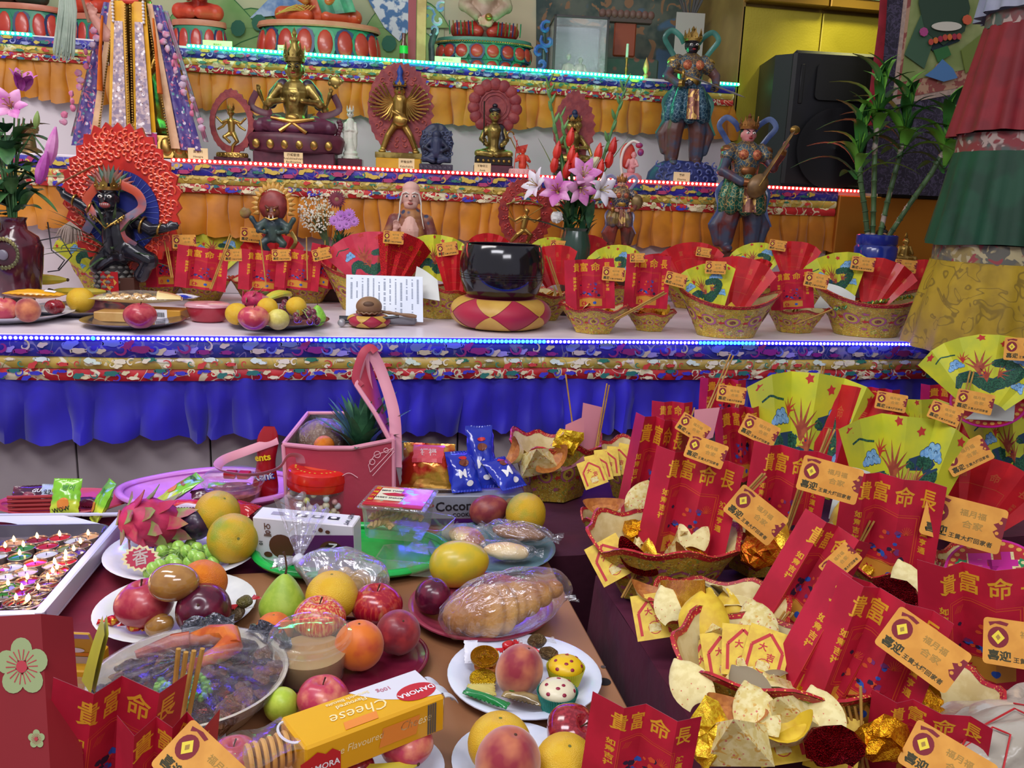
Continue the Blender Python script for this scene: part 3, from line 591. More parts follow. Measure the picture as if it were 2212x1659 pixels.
bprint=mat('basket_paper','c9a83a','b8942c',sc=14,rough=.45,coat=.1,layers=[('swirl','8f9a3c',22,.58,.62,3),('dots','b04a5a',20,.16,.24,5),('swirl','d8cf72',26,.62,.65,9),('line','8a5a34',16,.008,.02,13)]); bin_=mat('basket_inside','d9c890','cbb67a',sc=9,rough=.6); brim=mat('basket_rim','b4232c','a01a28',sc=20,rough=.4,layers=[('dots','e6b64a',60,.2,.3,2)]); bpr=mat('basket_medallion','c04a86',rough=.5)
bd2=mat('basket_dark_print','8a3a3c','6a4a2e',sc=30,rough=.5,layers=[('swirl','c9a040',24,.6,.64,4)])
def basket_unit(style,seed=0):
 r=random.Random(seed); n=48
 hexa=lambda t:1/(max(abs(cos(t-k*pi/3)) for k in range(3)))*.92
 def rim(a):
  t=2*pi*a; x,y=cos(t),sin(t)
  if style=='hex': R_=.5*(1+.05*cos(6*t))*min(hexa(t),1.06); z=.44+.035*cos(6*t+pi)+.05*abs(x)**3; return (R_*x,R_*y*.8,z)
  if style=='boat': R_=.5; z=.50+.22*abs(x)**2.5; return (R_*x*(1+.04*abs(x)),R_*y*.62,z)
  R_=.5*(1+.03*cos(8*t)); z=.46+.10*abs(sin(t*1.5+1))+.03*cos(8*t); return (R_*x,R_*y*.85,z)
 def base(a):
  t=2*pi*a; k=.24 if style=='hex' else (.26 if style=='boat' else .3); h=hexa(t) if style!='boat' else 1.0; return (k*cos(t)*h*(1.1 if style=='boat' else 1),k*sin(t)*h*.8,0)
 def wall(a,b,o=0):
  p,q=V(base(a)),V(rim(a)); s=p.lerp(q,b); fl=.05*sin(pi*b); s.x*=1-fl*.6-o; s.y*=1-fl*.6-o; s.z+=o*.2; return s
 g=G(); g.grid(lambda a,b:wall(a,b),n,6,0,True); g.grid(lambda a,b:wall(-a,b,.02),n,6,1,True); g.add([base(i/n) for i in range(n)],[tuple(range(n))[::-1]],0); g.add([tuple(V(base(i/n))*.97+V((0,0,.01))) for i in range(n)],[tuple(range(n))],1)
 rg=G(); rg.grid(lambda a,b:tuple(V(wall(a,1))*(1+.008)+V((0,0,.008-.07*b))+(V(wall(a,1-.12*b))-V(wall(a,1)))*1.0*V((1,1,0)).length*0) if False else tuple(wall(a,1-.085*b,-.012)),n,2,0,True); rg.grid(lambda a,b:tuple(wall(-a,1-.06*b,.026)),n,2,0,True); rg.grid(lambda a,b:tuple(wall(a,1,-.012).lerp(wall(a,1,.026),b)+V((0,0,.006))),n,1,0,True)
 mg=G()
 for k in range(10):
  a0=k/10+.05
  for rr,mi in ((.075,0),(.055,1),(.03,2)):
   pts=[wall(a0+rr*.45*cos(q),.5+rr*1.9*sin(q),-.012-.003*mi) for q in [i*pi/7 for i in range(14)]]; mg.add(pts,[tuple(range(14))],mi)
  for j in range(3):
   a1=a0+.05+r.uniform(-.01,.01); b1=.25+.22*j; pts=[wall(a1+.018*(1 if i%2 else .5)*cos(i*pi/5),b1+.05*(1 if i%2 else .5)*sin(i*pi/5),-.013) for i in range(10)]; mg.add(pts,[tuple(range(10))],3 if j%2 else 0)
 return [('paper_bowl',g.mesh('basket_'+style,[bprint,bin_],True,35)),('rim_band',rg.mesh('rim_'+style,[brim],True,40)),('medallion_print',mg.mesh('med_'+style,[mat('medallion_pink','b0607c',rough=.5),mat('medallion_gold','c4ae44',rough=.5),bd2,redflp],False))]
for s_ in ('hex','boat','round'): UNIT['basket_'+s_]=basket_unit(s_,3)
def basket(style,u,v,wpx,z,label,rz=0,hk=1,group=None,dz=0,tilt=0):
 """base centre seen at (u,v) on the surface z; wpx = rim width in the picture"""
 p=PZ(u,v,z)+V((0,0,dz)); w_=wpx*dep(p)/F
 T=M.Translation(p)@rotz(rz+YAW)@M.Rotation(tilt,4,'Y')@M.Diagonal((w_,w_,w_*hk,1))
 t=thing('paper_basket',label,'basket',T=T,group=group)
 for pn,me in UNIT['basket_'+style]: put(pn,me,t)
 return p,w_
def sheet_at(key,pb,pt,d,label,w_=None,dt=None,off=0,group=None):
 return unitput(key,frame(pb,pt,d,dt,w_,off),label,group)
def name_tag(u,v,d,wpx,rot,label,tilt=0,sticks=None):
 """card facing the viewer, centre at (u,v); sticks=((u0,v0),(u1,v1)) in the same depth"""
 p=at(u,v,d); z=(CAM-p).normalized(); x=(CR*cos(rot)+CU*sin(rot)); x=(x-z*x.dot(z)).normalized(); y=z.cross(x); q=M.Rotation(tilt,3,y); x=q@x;z=q@z; w_=wpx*d/F
 T=M(((x.x*w_,y.x*w_,z.x*w_,p.x),(x.y*w_,y.y*w_,z.y*w_,p.y),(x.z*w_,y.z*w_,z.z*w_,p.z),(0,0,0,1)))
 return unitput('tag',T,label)
def sticks(pb,pt,d,label,n=2,dt=None,wd=.0021,gap=.0045,group=None,seed=0):
 a=at(*pb,d); b=at(*pt,dt or d); t=thing('incense_stick_bundle' if n>1 else 'incense_stick',label,'incense',a,group=group); r=random.Random(seed or int(pb[0]))
 for k in range(n):
  o=V((gap*(k-(n-1)/2),r.uniform(-.002,.002),0)); e=(b-a)*(1-r.uniform(0,.05)*(k>0))
  g=G(); g.tube([o,o*1.2+e*.5,o*1.6+e],[wd]*3,6); g.build('stick',stickm,t)
 return t
USED=set()
def pile(cx,cy,rad,z,items,desc,seed,group,sc=.06,d0=None):
 """folded papers lying in a basket at centre (world)"""
 r=random.Random(seed); k=0; n=len(items)
 LB={'ingot_cream':'cream spotted folded paper ingot','ingot_glitter':'paper ingot with red glitter inside','ingot_grey':'cream paper ingot with silver inside','ingot_gold':'gold folded paper ingot','ingot_blue':'cream paper ingot with blue foil inside','ingot_floral':'flower printed folded paper ingot','ingot_red':'cream paper ingot with red foil inside','foil_gold':'crumpled gold foil','foil_red':'red glitter foil bundle','foil_orange':'crumpled orange foil','foil_yellow':'crumpled yellow foil','pyramid':'flower printed folded paper pyramid','curl_cream':'curled cream paper petal','curl_floral':'curled flower printed paper petal','curl_gold':'curled gold paper petal','curl_yellow':'curled yellow paper petal','curl_grey':'curled grey paper petal','card':'yellow red framed joss card','sleeve':'shiny gold foil sleeve'}
 for it in items:
  a=k*2.4+r.uniform(-.4,.4); rr=rad*sqrt((k+.5)/n)*.8; s=sc*r.uniform(.85,1.25)
  T=TR(cx+rr*cos(a),cy+rr*.6*sin(a),z+r.uniform(0,.5)*sc*.4)@rotz(r.uniform(0,6.3))@M.Rotation(r.uniform(-.5,.5),4,'X')@M.Rotation(r.uniform(-.35,.35),4,'Y')@M.Scale(s,4)
  if it.startswith('curl') or it in('card','sleeve'): T=T@M.Rotation(radians(r.uniform(35,75)),4,'X')
  dx,dy=rr*cos(a),rr*.6*sin(a); w0='rear' if dy>.25*rad else 'front' if dy<-.25*rad else 'middle' if rr<.4*rad else 'rim side'; lb=LB[it]+' in '+desc; m0=0
  if items.count(it)>1:
   for w1 in (w0,'topmost','lower','tilted','inner'):
    if (w1,lb) not in USED: USED.add((w1,lb)); lb=w1+' '+lb; break
  lb=' '.join(lb.split()[:16]); unitput(it,T,lb,group+' '+LB[it]); k+=1
# ================================================================ paper baskets on the altar deck
C1=['ingot_cream','curl_cream','foil_gold','pyramid','ingot_floral','card']; C2=['foil_gold','foil_orange','curl_gold','ingot_gold','foil_red','curl_cream']
C3=['curl_cream','ingot_blue','ingot_cream','curl_gold','foil_orange']; C4=['foil_orange','foil_yellow','curl_cream','foil_gold','ingot_red','curl_yellow']
BK=[('hex',1280,717,160,C1,'the basket just right of the black bowl',1),('hex',1402,713,116,C2,'the second basket right of the black bowl',1),('boat',1566,724,212,['foil_yellow','foil_gold','curl_yellow','foil_orange','card'],'the large boat basket below the red fan',1.05),
('hex',1714,716,142,['pyramid','curl_cream','curl_floral','foil_orange'],'the basket between two boat baskets',1),('boat',1868,722,228,['foil_yellow','foil_gold','curl_gold','foil_yellow'],'the boat basket with the green tinsel rope',1.0),('boat',2010,712,190,['foil_gold'],'the boat basket beside the yellow banner hem',1),
('hex',1165,688,170,C2,'the basket half behind the black bowl',1),('hex',1330,668,150,['foil_orange','foil_gold','curl_gold'],'the back row basket under the green dragon fan',1),('hex',1492,664,150,['foil_gold'],'the back row basket under the widest red fan',1),('hex',1655,668,150,['foil_gold'],'the back row basket by the guardian feet',1),('hex',1778,664,140,['foil_gold'],'the back row basket left of the blue jar',1),
('round',950,684,150,['foil_yellow','curl_yellow','foil_yellow','curl_yellow','foil_orange'],'the round basket left of the black bowl',1.15),('boat',802,668,216,['curl_gold','curl_cream','foil_orange','ingot_gold','foil_yellow','curl_gold','foil_yellow'],'the big boat basket behind the white paper',1.1),
('hex',665,652,130,['ingot_blue','curl_cream','ingot_cream'],'the basket with the blue foil ingot',1),('hex',560,650,132,['curl_cream','foil_gold','curl_cream','foil_orange'],'the basket behind the bananas',1),('hex',440,648,134,['foil_orange','foil_yellow','curl_cream','foil_orange','ingot_gold'],'the basket of orange foil behind the nut packs',1),
('hex',345,644,120,['card','curl_cream','card'],'the basket right of the standing pineapple',1),('boat',225,625,190,['foil_orange','curl_cream','foil_red'],'the yellow boat basket behind the pineapple',1.3)]
for i,(st,u,v,w_,it,ds,hk) in enumerate(BK):
 hk*={'boat':.62,'hex':.78,'round':.72}[st]; p,wd=basket(st,u,v,w_,ZA+.001,'printed paper basket, '+ds,rz=R.uniform(-.2,.2) if st!='boat' else 0,hk=hk)
 pile(p.x,p.y,wd*.30,p.z+wd*.24*hk,it+it[:3],ds,i,ds,sc=.045)
dB=lambda u,v,h=.0:dep(PZ(u,v,ZA+h))
SH=[('packet0',(1275,668),(1272,560),106,2.36,'red gold lettered packet sheet in the basket right of the black bowl'),('packet0',(1393,665),(1402,551),94,2.42,'red gold lettered packet sheet second right of the black bowl'),
('dragon1',(1535,668),(1512,572),None,2.42,'yellow dragon fan leaning in the large boat basket, below guardian'),('redfan1',(1585,662),(1612,556),None,2.45,'red fan filling the large boat basket beside its dragon fan'),
('packet0',(1712,668),(1708,584),88,2.5,'short red packet sheet between the two large boat baskets'),('dragon1',(1815,645),(1795,548),None,2.6,'yellow dragon fan standing in front of the blue plant jar'),('redfan1',(1885,655),(1925,562),None,2.58,'red fan right of the dragon fan, below the blue plant jar'),
('redfan1',(1992,655),(2014,562),None,2.75,'dim red fan half behind the yellow banner tier'),('redfan1',(1200,615),(1188,530),None,2.55,'red fan directly behind the right rim of the black bowl'),('dragon0',(1190,570),(1186,512),None,2.75,'small yellow dragon fan under the lily bouquet'),
('redfan0',(1262,575),(1252,508),None,2.85,'red fan standing below the white and pink lilies'),('dragon0',(1330,605),(1318,530),None,2.7,'wide yellow dragon fan under the armoured boy statue'),('redfan2',(1418,625),(1412,548),None,2.75,'narrow red fan right of the wide dragon fan'),
('redfan0',(1492,610),(1488,523),None,2.85,'widest red fan below the lute guardian robe'),('dragon2',(1635,590),(1632,524),None,2.85,'yellow dragon fan at the feet of the lute guardian'),('redfan1',(1712,600),(1722,521),None,2.8,'red fan right of the guardian feet, behind a packet sheet'),
('redfan2',(1640,600),(1650,560),None,2.75,'short red fan behind the large boat basket'),('dragon1',(940,605),(946,507),None,2.62,'yellow dragon fan left of the black bowl'),('redfan2',(985,640),(990,540),None,2.55,'long narrow red fan touching the black bowl'),
('redfan0',(1055,560),(1062,504),None,2.85,'red fan top peeking over the black bowl'),('pinkdragon',(805,610),(792,500),None,2.62,'pink dragon fan in front of the old monk statue'),('foilfan',(850,605),(880,505),None,2.58,'red and gold foil fan in front of the monk statue'),
('packet0',(640,625),(648,540),92,2.6,'red packet sheet behind the green pear plate'),('packet0',(566,628),(570,541),100,2.62,'red packet sheet standing behind the bananas'),('packet0',(432,625),(440,535),104,2.64,'red packet sheet right of the standing pineapple, with gold text'),
('dragon2',(470,575),(466,498),None,2.95,'yellow dragon fan behind three red packet sheets'),('redfan0',(590,585),(588,504),None,2.95,'red fan below the lion headed statue'),('packet2',(355,620),(348,517),72,2.7,'narrow red packet sheet beside the pineapple crown'),
('redfan1',(320,600),(318,497),None,2.85,'red fan between pineapple crown and flame halo statue'),('dragon0',(210,580),(182,490),None,2.75,'yellow dragon fan left of the pineapple crown'),('packet2',(690,620),(705,530),60,2.7,'red packet sheet below the flower posy')]
for k,a,b,w_,d,lb in SH: sheet_at(k,a,b,d,lb,w_,d-.02)
TG=[(1325,592,2.33,48,-.08,'orange name tag on the packet right of the black bowl'),(1460,604,2.38,46,-.25,'tilted orange name tag between second basket and boat basket'),(1377,557,2.38,32,0,'small orange name tag at the second packet top'),(1546,578,2.38,44,-.05,'orange name tag on the yellow fan below the lute guardian'),
(1764,606,2.44,50,-.2,'tilted orange name tag right of the short packet sheet'),(1864,570,2.54,48,-.12,'orange name tag on the fan before the blue jar'),(1956,575,2.7,44,-.1,'orange name tag at the gold statuette foot'),(1208,532,2.7,40,-.08,'orange name tag under the bouquet leaves'),
(1520,545,2.8,32,-.15,'small orange name tag on the widest red fan'),(1680,530,2.78,36,-.15,'orange name tag right of the lute guardian feet'),(966,538,2.52,46,.14,'orange name tag left of the black bowl rim'),(850,513,2.54,44,-.08,'orange name tag at the chest of the old monk'),
(608,551,2.56,40,.02,'square orange name tag between two red packets'),(695,549,2.56,40,.22,'tilted orange name tag below the flower posy'),(506,551,2.58,42,.0,'orange name tag left of the leaning stick'),(398,522,2.62,48,0,'orange name tag top left of the packet by the pineapple'),(545,508,2.9,50,-.1,'faded orange name tag on the yellow fan top'),(285,512,2.8,32,0,'orange name tag beside the pineapple crown')]
for u,v,d,w_,r_,lb in TG: name_tag(u,v,d,w_,r_,lb)
ST=[((1213,640),(1183,553),2.45,'bamboo incense sticks leaning behind the bowl rim',2),((1330,690),(1440,630),2.3,'bamboo incense sticks lying across the two hex baskets',3),((575,618),(562,508),2.55,'incense stick on the packet behind the bananas',1),((664,605),(662,512),2.55,'upright incense stick in the blue foil ingot basket',1),((455,625),(500,505),2.55,'slanting incense sticks in the orange foil basket',2),((372,600),(355,505),2.62,'incense sticks by the pineapple crown',2),((700,590),(703,500),2.85,'incense stick behind the posy stems',1),((1720,700),(1800,668),2.45,'incense sticks lying on the basket between boat baskets',2)]
for a,b,d,lb,n in ST: sticks(a,b,d,lb,n)
g=G(); a,b=at(1800,668,2.5),at(1972,640,2.6); n=60
pts=[a.lerp(b,i/n)+V((0,0,.004*sin(i*2.2))) for i in range(n+1)]; g.tube(pts,[.004+.0015*(i%2) for i in range(n+1)],7); o=g.build('tinsel_rope',mat('tinsel','b9a53a','4c8a5a',sc=120,rough=.25,metal=.7),None); tag(o,'gold green tinsel rope lying across the far boat basket','rope')
def paper_flat(name,pts,m_,label,cat,th=.0012,bend=0):
 """thin quad sheet through four world points (a,b,c,d)"""
 a,b,c,d=[V(p) for p in pts]; nn=(b-a).cross(d-a).normalized(); g=G()
 f=lambda s,t:a.lerp(b,s).lerp(d.lerp(c,s),t)+nn*bend*sin(pi*s)*sin(pi*t*.5)
 g.grid(f,10,8,0); g.grid(lambda s,t:f(1-s,t)-nn*th,10,8,0); o=g.build(name,m_,None,ang=60); tag(o,label,cat); return o
wp=mat('white_bag_paper','cfd2cc','bfc3bd',sc=5,rough=.55)
paper_flat('paper_bag',[at(1755,665,2.56),at(1845,668,2.54),at(1848,640,2.56),at(1790,612,2.6)],wp,'white paper bag in the boat basket under the dragon fan','bag',bend=.01)
paper_flat('paper_bag',[at(890,640,2.5),at(950,650,2.48),at(945,605,2.5),at(900,575,2.54)],wp,'white paper bag in the round basket left of the bowl','bag',bend=.01)
# ================================================================ right-hand clothed tables
dM=lambda u,v,h=.05:dep(PZ(u,v,ZM+h))
RB=[('round',1195,1068,205,['ingot_cream','pyramid','curl_cream','foil_yellow','card','ingot_gold'],'the lone basket behind the orange',1.15,0),('round',1385,1075,200,['curl_gold','card','curl_cream'],'the basket of fanned joss cards by the altar foot',1,0),('round',1335,1190,170,['curl_floral','curl_cream','foil_gold','ingot_cream'],'the crumpled basket above the gold sleeve',.9,0),
('round',1425,1270,330,['ingot_glitter','curl_cream','ingot_floral','pyramid','curl_floral','foil_gold','pyramid','curl_gold','ingot_cream'],'the basket holding the gold sleeve',.75,0),('round',1640,1225,220,['foil_orange','curl_yellow','foil_orange','curl_grey','curl_floral','foil_gold'],'the orange foil basket under the slanting stick',.9,0),
('round',1545,1400,300,['curl_floral','ingot_cream','curl_yellow','curl_grey','pyramid','foil_gold','curl_floral','card'],'the middle basket with the almond shaped ingot',.7,0),('round',1660,1560,430,['curl_yellow','ingot_grey','pyramid','curl_grey','pyramid','foil_gold','ingot_cream','curl_floral','foil_yellow','curl_cream','pyramid'],'the big front basket of fanned cards',.75,0),
('round',1905,1290,240,['foil_gold','curl_cream','foil_red','curl_yellow','foil_yellow'],'the basket with red glitter between tall packets',.8,0),('round',2140,1320,240,['foil_yellow','curl_cream'],'the basket under the round lucky sign',.8,0),('round',1560,1060,170,['foil_gold'],'the rear basket below the raised packet',1,0),
('round',1760,1030,200,['foil_red','foil_gold'],'the rear basket of the largest dragon fan',1,0),('round',1950,1080,220,['curl_cream'],'the rear basket of the double dragon fans',1,0),('round',2120,1040,200,['foil_gold'],'the rear basket nearest the folded white paper',1,0),('round',1960,1600,330,['foil_gold','curl_floral','foil_gold','curl_cream','foil_gold'],'the front basket left of the plastic bag',.8,0)]
for i,(st,u,v,w_,it,ds,hk,tl) in enumerate(RB):
 wing=v<1110; p=PZ(u,v,ZM-.011 if wing else ZM+.004)
 p,wd=basket(st,u,v,w_,(ZM-.006 if wing else ZM+.008),'printed paper basket, '+ds,rz=R.uniform(-.6,.6),hk=hk)
 pile(p.x,p.y,wd*.33,p.z+wd*.20*hk,it,ds,40+i,ds,sc=.058 if v>1300 else .055)
RS=[('packet1',(1555,930),(1562,818),96,None,'hindmost red packet rising before the blue pleated skirt',0),('packet2',(1448,985),(1452,868),86,None,'red packet between the hindmost packet and joss card fan',0),
('packet1',(1385,1130),(1432,905),118,None,'tall red packet with vertical wishes left of the crowd',0),('packet0',(1462,1215),(1512,985),186,None,'wide red packet standing over the crumpled gold foil',0),('packet1',(1602,1040),(1592,880),100,None,'red packet behind the slanting stick and its tag',0),
('packet0',(1672,1195),(1712,968),160,None,'red packet before the white paper with tag on its right',0),('packet0',(1895,1265),(1932,1030),200,None,'red packet carrying thick incense bundle and largest tag',0),('packet2',(1690,1345),(1812,1140),150,None,'packet leaning right beneath the folded orange tag',.12),
('packet2',(1738,1520),(1880,1262),190,None,'long leaning packet beside the gold long-life letter packet',.0),('packet0',(1830,1560),(1935,1290),230,None,'leaning packet with big gold letter under slanted tag',0),('packet0',(2125,1480),(2122,1225),250,None,'red packet with life character by the green tinsel',0),
('packet0',(1985,1700),(2010,1530),230,1.02,'red packet rising from the bottom edge left of the plastic bag',0),('packet2',(1360,1740),(1395,1530),230,.92,'plain red packet at the bottom edge beside the board',0),
('packet1',(1885,935),(1895,838),90,None,'small red packet behind the double dragon fans',0),('packet1',(2040,935),(2045,832),100,None,'small red packet under the topmost tags',0),
('redfan2',(1790,1070),(1860,838),None,None,'large red fan right of the biggest dragon fan',-.1),('dragon3',(1730,1060),(1768,806),None,None,'biggest yellow dragon fan rising before the altar skirt',.1),('dragon3',(1935,1140),(1960,898),None,None,'yellow dragon fan behind the thick incense bundle',0),('dragon3',(1995,1000),(1990,862),None,None,'yellow dragon fan behind another, near three tags',0),
('redfan1',(2050,1010),(2070,900),None,None,'red fan tucked between two yellow dragon fans',0),('dragon2',(2130,868),(2140,722),None,1.9,'round yellow dragon fan by the banner hem, highest',0),('dragon3',(2195,1050),(2185,876),None,None,'yellow dragon fan cut by the right picture edge, lower',0),('redfan0',(2090,1140),(2130,985),None,None,'red fan spreading behind the largest tag',0),('redfan2',(2215,870),(2225,750),None,1.93,'red fan beside the round dragon fan at the edge',0),('packet2',(1630,1020),(1640,900),80,None,'red packet edge beside the blue skirt and dragon fan',0)]
SHT=[]
for k,a,b,w_,d,lb,off in RS:
 dd=d or (dM(a[0],a[1]) if a[1]>1110 else dM(a[0],max(a[1],985),.06)); SHT.append((a,b,w_ or (a[1]-b[1])*1.5,dd)); sheet_at(k,a,b,dd,lb,w_,dd-(.02 if a[1]<1110 else .03),off)
paper_flat('red_packet_sheet',[at(1212,1020,1.96),at(1262,1000,1.97),at(1262,900,1.95),at(1222,918,1.95)],pinkback,'pale back of a red packet in the lone rear basket','packet')
paper_flat('red_packet_sheet',[at(1245,1035,2.0),at(1287,985,2.02),at(1302,880,2.0),at(1260,870,1.99)],pinkback,'pale pink turned packet back in the lone rear basket, taller','packet')
paper_flat('red_packet_sheet',[at(1500,960,1.85),at(1540,945,1.86),at(1555,880,1.86),at(1500,885,1.85)],pinkback,'pale pink packet back by the hindmost packet','packet')
SG=[((1248,1000),(1222,808),1.98,'single thin incense stick rising from the lone basket',1),((1283,1000),(1314,828),2.0,'pair of brown incense sticks behind the pink packet back',2),((1480,1000),(1583,765),1.88,'tall incense sticks crossing the hindmost packet',2),((1575,930),(1602,850),2.08,'short incense sticks right of the hindmost packet',2),
((1465,985),(1500,880),1.98,'incense stick leaning before the second packet',1),((1765,880),(1778,790),2.0,'incense stick tips over the biggest dragon fan',2),((1770,990),(1798,925),1.63,'incense bundle over the tag of the middle packet',3),((1905,1262),(1973,1010),1.5,'thick incense bundle across the packet with largest tag',4),
((1510,1175),(1655,1022),1.55,'slanting incense bundle over the wide red packet',3),((1690,1170),(1745,1010),1.55,'incense bundle on the right fold of the tagged packet',3),((1828,1185),(1870,1115),1.5,'pair of short incense sticks left of the thick bundle',2),((1850,1190),(1885,1125),1.49,'second short incense pair left of the thick bundle',2),((2065,940),(2100,800),1.9,'incense sticks before the round dragon fan',2),
((1935,1300),(1985,1230),1.4,'incense stub over the red glitter basket',2),((1655,1390),(1705,1320),1.3,'incense ends in the middle basket',3),((1345,1290),(1400,1190),1.45,'incense sticks leaning into the gold sleeve basket',2),((1865,1680),(1862,1485),1.02,'single upright incense stick in the front basket',1),((1870,1700),(1820,1520),1.03,'fan of thin incense sticks in the front basket',5)]
for a,b,d,lb,n in SG: sticks(a,b,d,lb,n,wd=.0019)
TG2=[(1580,852,1.86,60,-.15,'pale pink name tag on the hindmost packet'),(1497,925,1.78,68,-.55,'orange tag half hidden behind the wide red packet'),(1525,975,1.68,85,-.35,'orange tag between the third and wide packets'),(1640,930,1.75,78,-.45,'orange tag on the packet left of the big dragon fan'),(1792,1036,1.6,125,-.27,'orange tag in front of the white zigzag paper'),
(1632,1112,1.5,120,-.68,'orange tag hanging from the slanting incense bundle'),(2080,1128,1.45,156,-.26,'largest orange tag, right of the thick incense bundle'),(1925,868,1.9,62,-.18,'orange tag on the small packet before the altar skirt'),(2105,868,1.9,72,-.2,'orange tag beside the folded white paper'),(2042,893,1.85,64,-.35,'orange tag in front of the double dragon fans'),
(2088,985,1.75,92,.45,'orange tag curling over the red fan edge'),(1815,1215,1.35,80,.75,'folded orange tag on the leaning packet top'),(1992,1402,1.18,165,-.62,'orange tag slanting over the big gold letter'),(2215,1395,1.2,160,-.15,'orange tag cut by the right picture edge, low'),(2215,755,1.86,80,-.05,'orange tag on the round dragon fan top edge'),(2045,1650,.95,170,-.55,'orange tag at the bottom edge by the plastic bag')]
def tagdepth(u,v,d):
 c=[]
 for a,b,w_,dd in SHT:
  q=(v-a[1])/(b[1]-a[1])
  if 0<q<1.08 and abs(u-(a[0]+(b[0]-a[0])*q))<w_*.92: c.append(dd)
 return min(c)-.07 if c else d
for u,v,d,w_,r_,lb in TG2: name_tag(u,v,tagdepth(u,v,d),w_,r_,lb)
def lay(key,u,v,wpx,label,rx=.9,rz_=0,d=None,ry=0):
 dd=d or dM(u,v,.08); p=at(u,v,dd); s=wpx*dd/F; z=(CAM-p).normalized(); x=CR*cos(rz_)+CU*sin(rz_); x=(x-z*x.dot(z)).normalized(); y=z.cross(x)
 Tm=M(((x.x,y.x,z.x,p.x),(x.y,y.y,z.y,p.y),(x.z,y.z,z.z,p.z),(0,0,0,1)))@M.Rotation(-rx,4,'X')@M.Rotation(ry,4,'Y')@M.Scale(s,4)
 return unitput(key,Tm,label)
for k,(u,v,rz_) in enumerate([(1290,1015,.35),(1300,1005,.22),(1315,995,.1),(1335,990,-.05),(1352,985,-.2)]): lay('card',u,v+35,52,'yellow joss card, %s from the altar side in the fan behind the crumpled basket'%'first second third fourth fifth'.split()[k],.25,rz_,1.86+.01*k)
for k,(u,v,rz_) in enumerate([(1545,1500,.25),(1575,1485,.1),(1605,1470,-.1),(1640,1475,-.35),(1700,1490,-.8)]): lay('card',u,v-10,92,'yellow joss card, %s in the fan at the back of the big front basket'%'first second third fourth fifth'.split()[k],.2,rz_,1.16-.008*k)
for k,(u,v,rz_,w_) in enumerate([(1340,1250,.5,80),(1420,1380,.15,85),(1800,1240,.3,50),(1700,1650,.15,110),(1790,1670,-.3,110)]): lay('card',u,v,w_,['yellow joss card at the left rim of the gold sleeve basket','yellow joss card at the left rim of the middle basket','half hidden joss card under the leaning packet','large joss card at the bottom edge, upright','large joss card at the bottom edge, tilted'][k],.3,rz_,(1.45,1.28,None,1.0,1.0)[k])
L2=[('ingot_glitter',1360,1220,110,.5,'cream paper ingot with red glitter window by the joss card',-.8),('ingot_cream',1500,1225,100,.9,'tall cream folded ingot beside the gold sleeve',1.5),('sleeve',1430,1310,110,-.9,'shiny gold foil sleeve lying in its basket',-1.5),('ingot_cream',1595,1295,165,-.9,'large almond shaped cream ingot with brown opening',-.12),
('ingot_cream',1305,1110,90,.6,'cream spotted ingot on the crumpled basket',.0),('curl_floral',1370,1120,90,.5,'flower printed cone left of the wide red packet',-.4),('foil_gold',1380,1150,70,0,'gold foil cup in the crumpled basket',0),('ingot_grey',1620,1480,170,-.9,'large cream ingot with grey opening in the front basket',.5),
('curl_yellow',1510,1390,120,.4,'green tinted paper petal in the middle basket',-.3),('pyramid',1545,1380,100,.3,'flower printed cone in the middle basket',-.5),('curl_floral',1650,1395,110,.6,'pink banded paper petal near incense ends',.2),('pyramid',1700,1560,150,.4,'flower printed pyramid right side of the front basket',.3),('pyramid',1590,1610,150,.4,'upright printed cone in the front basket middle',0),
('foil_yellow',1535,1590,120,0,'green and gold foil candy pack in the front basket',1.2),('curl_grey',1650,1530,110,.5,'grey paper strip across the front basket',.6),('foil_red',1800,1620,110,0,'red glitter block in the front basket',.3),('curl_cream',1795,1600,120,.5,'translucent cream petal behind the red glitter block',.2),('foil_gold',1905,1600,110,0,'shiny gold foil roll under the leaning packet',.5),
('curl_gold',1660,1200,120,.5,'orange gold sheet in the foil basket',0),('curl_floral',1610,1160,90,.5,'pink ringed paper by the slanting tag',0),('curl_yellow',1700,1160,80,.3,'light green paper petal under the slanting tag',-.4),('foil_orange',1640,1195,80,0,'crumpled orange foil under the slanting tag',0),('curl_yellow',1845,1172,90,.4,'yellow dragon printed petal beside short incense pairs',.2),('pyramid',1765,1160,90,.3,'cream triangular paper beside the tagged packet',.2),
('foil_red',1930,1290,90,0,'red glitter foil between tall packets',0),('curl_cream',1975,1300,90,.3,'cream petal right of the red glitter foil',.2),('curl_cream',1520,1530,120,.5,'cream petal at the left rim of the front basket',.5),('ingot_cream',1585,1560,130,.6,'open cream ingot before the fanned cards',-.3),('curl_floral',1650,1600,130,.5,'tall printed petal in the front basket centre',.2),('ingot_floral',1720,1600,120,.7,'printed ingot by the red glitter block',.4),('curl_cream',1460,1350,90,.5,'cream petal at the rear of the middle basket',.3),('ingot_cream',1400,1300,90,.8,'cream ingot under the gold sleeve',-.3),('ingot_cream',1125,985,70,.9,'cream ingot at the left of the lone basket',1.2),('pyramid',1165,1000,90,.4,'brown printed cone in the lone basket',.2),('ingot_cream',1200,1000,85,.3,'cream ingot flap in the lone basket front',.7),('foil_yellow',1225,955,60,0,'bright gold foil behind the pink packet back',0),
('curl_cream',1500,1190,90,.4,'cream petal behind the wide packet foot',0),('pyramid',1480,1165,90,.2,'yellow red edged triangle before the wide packet',0)]
for k,u,v,w_,rx,lb,rz_ in L2: lay(k,u,v,w_,lb,rx,rz_,(1.95 if u<1240 and v<1060 else None))
paper_flat('white_paper',[at(1880,1065,1.92),at(1960,1085,1.90),at(1950,1020,1.94),at(1870,1010,1.96)],wp,'white folded paper under the double dragon fans','paper')
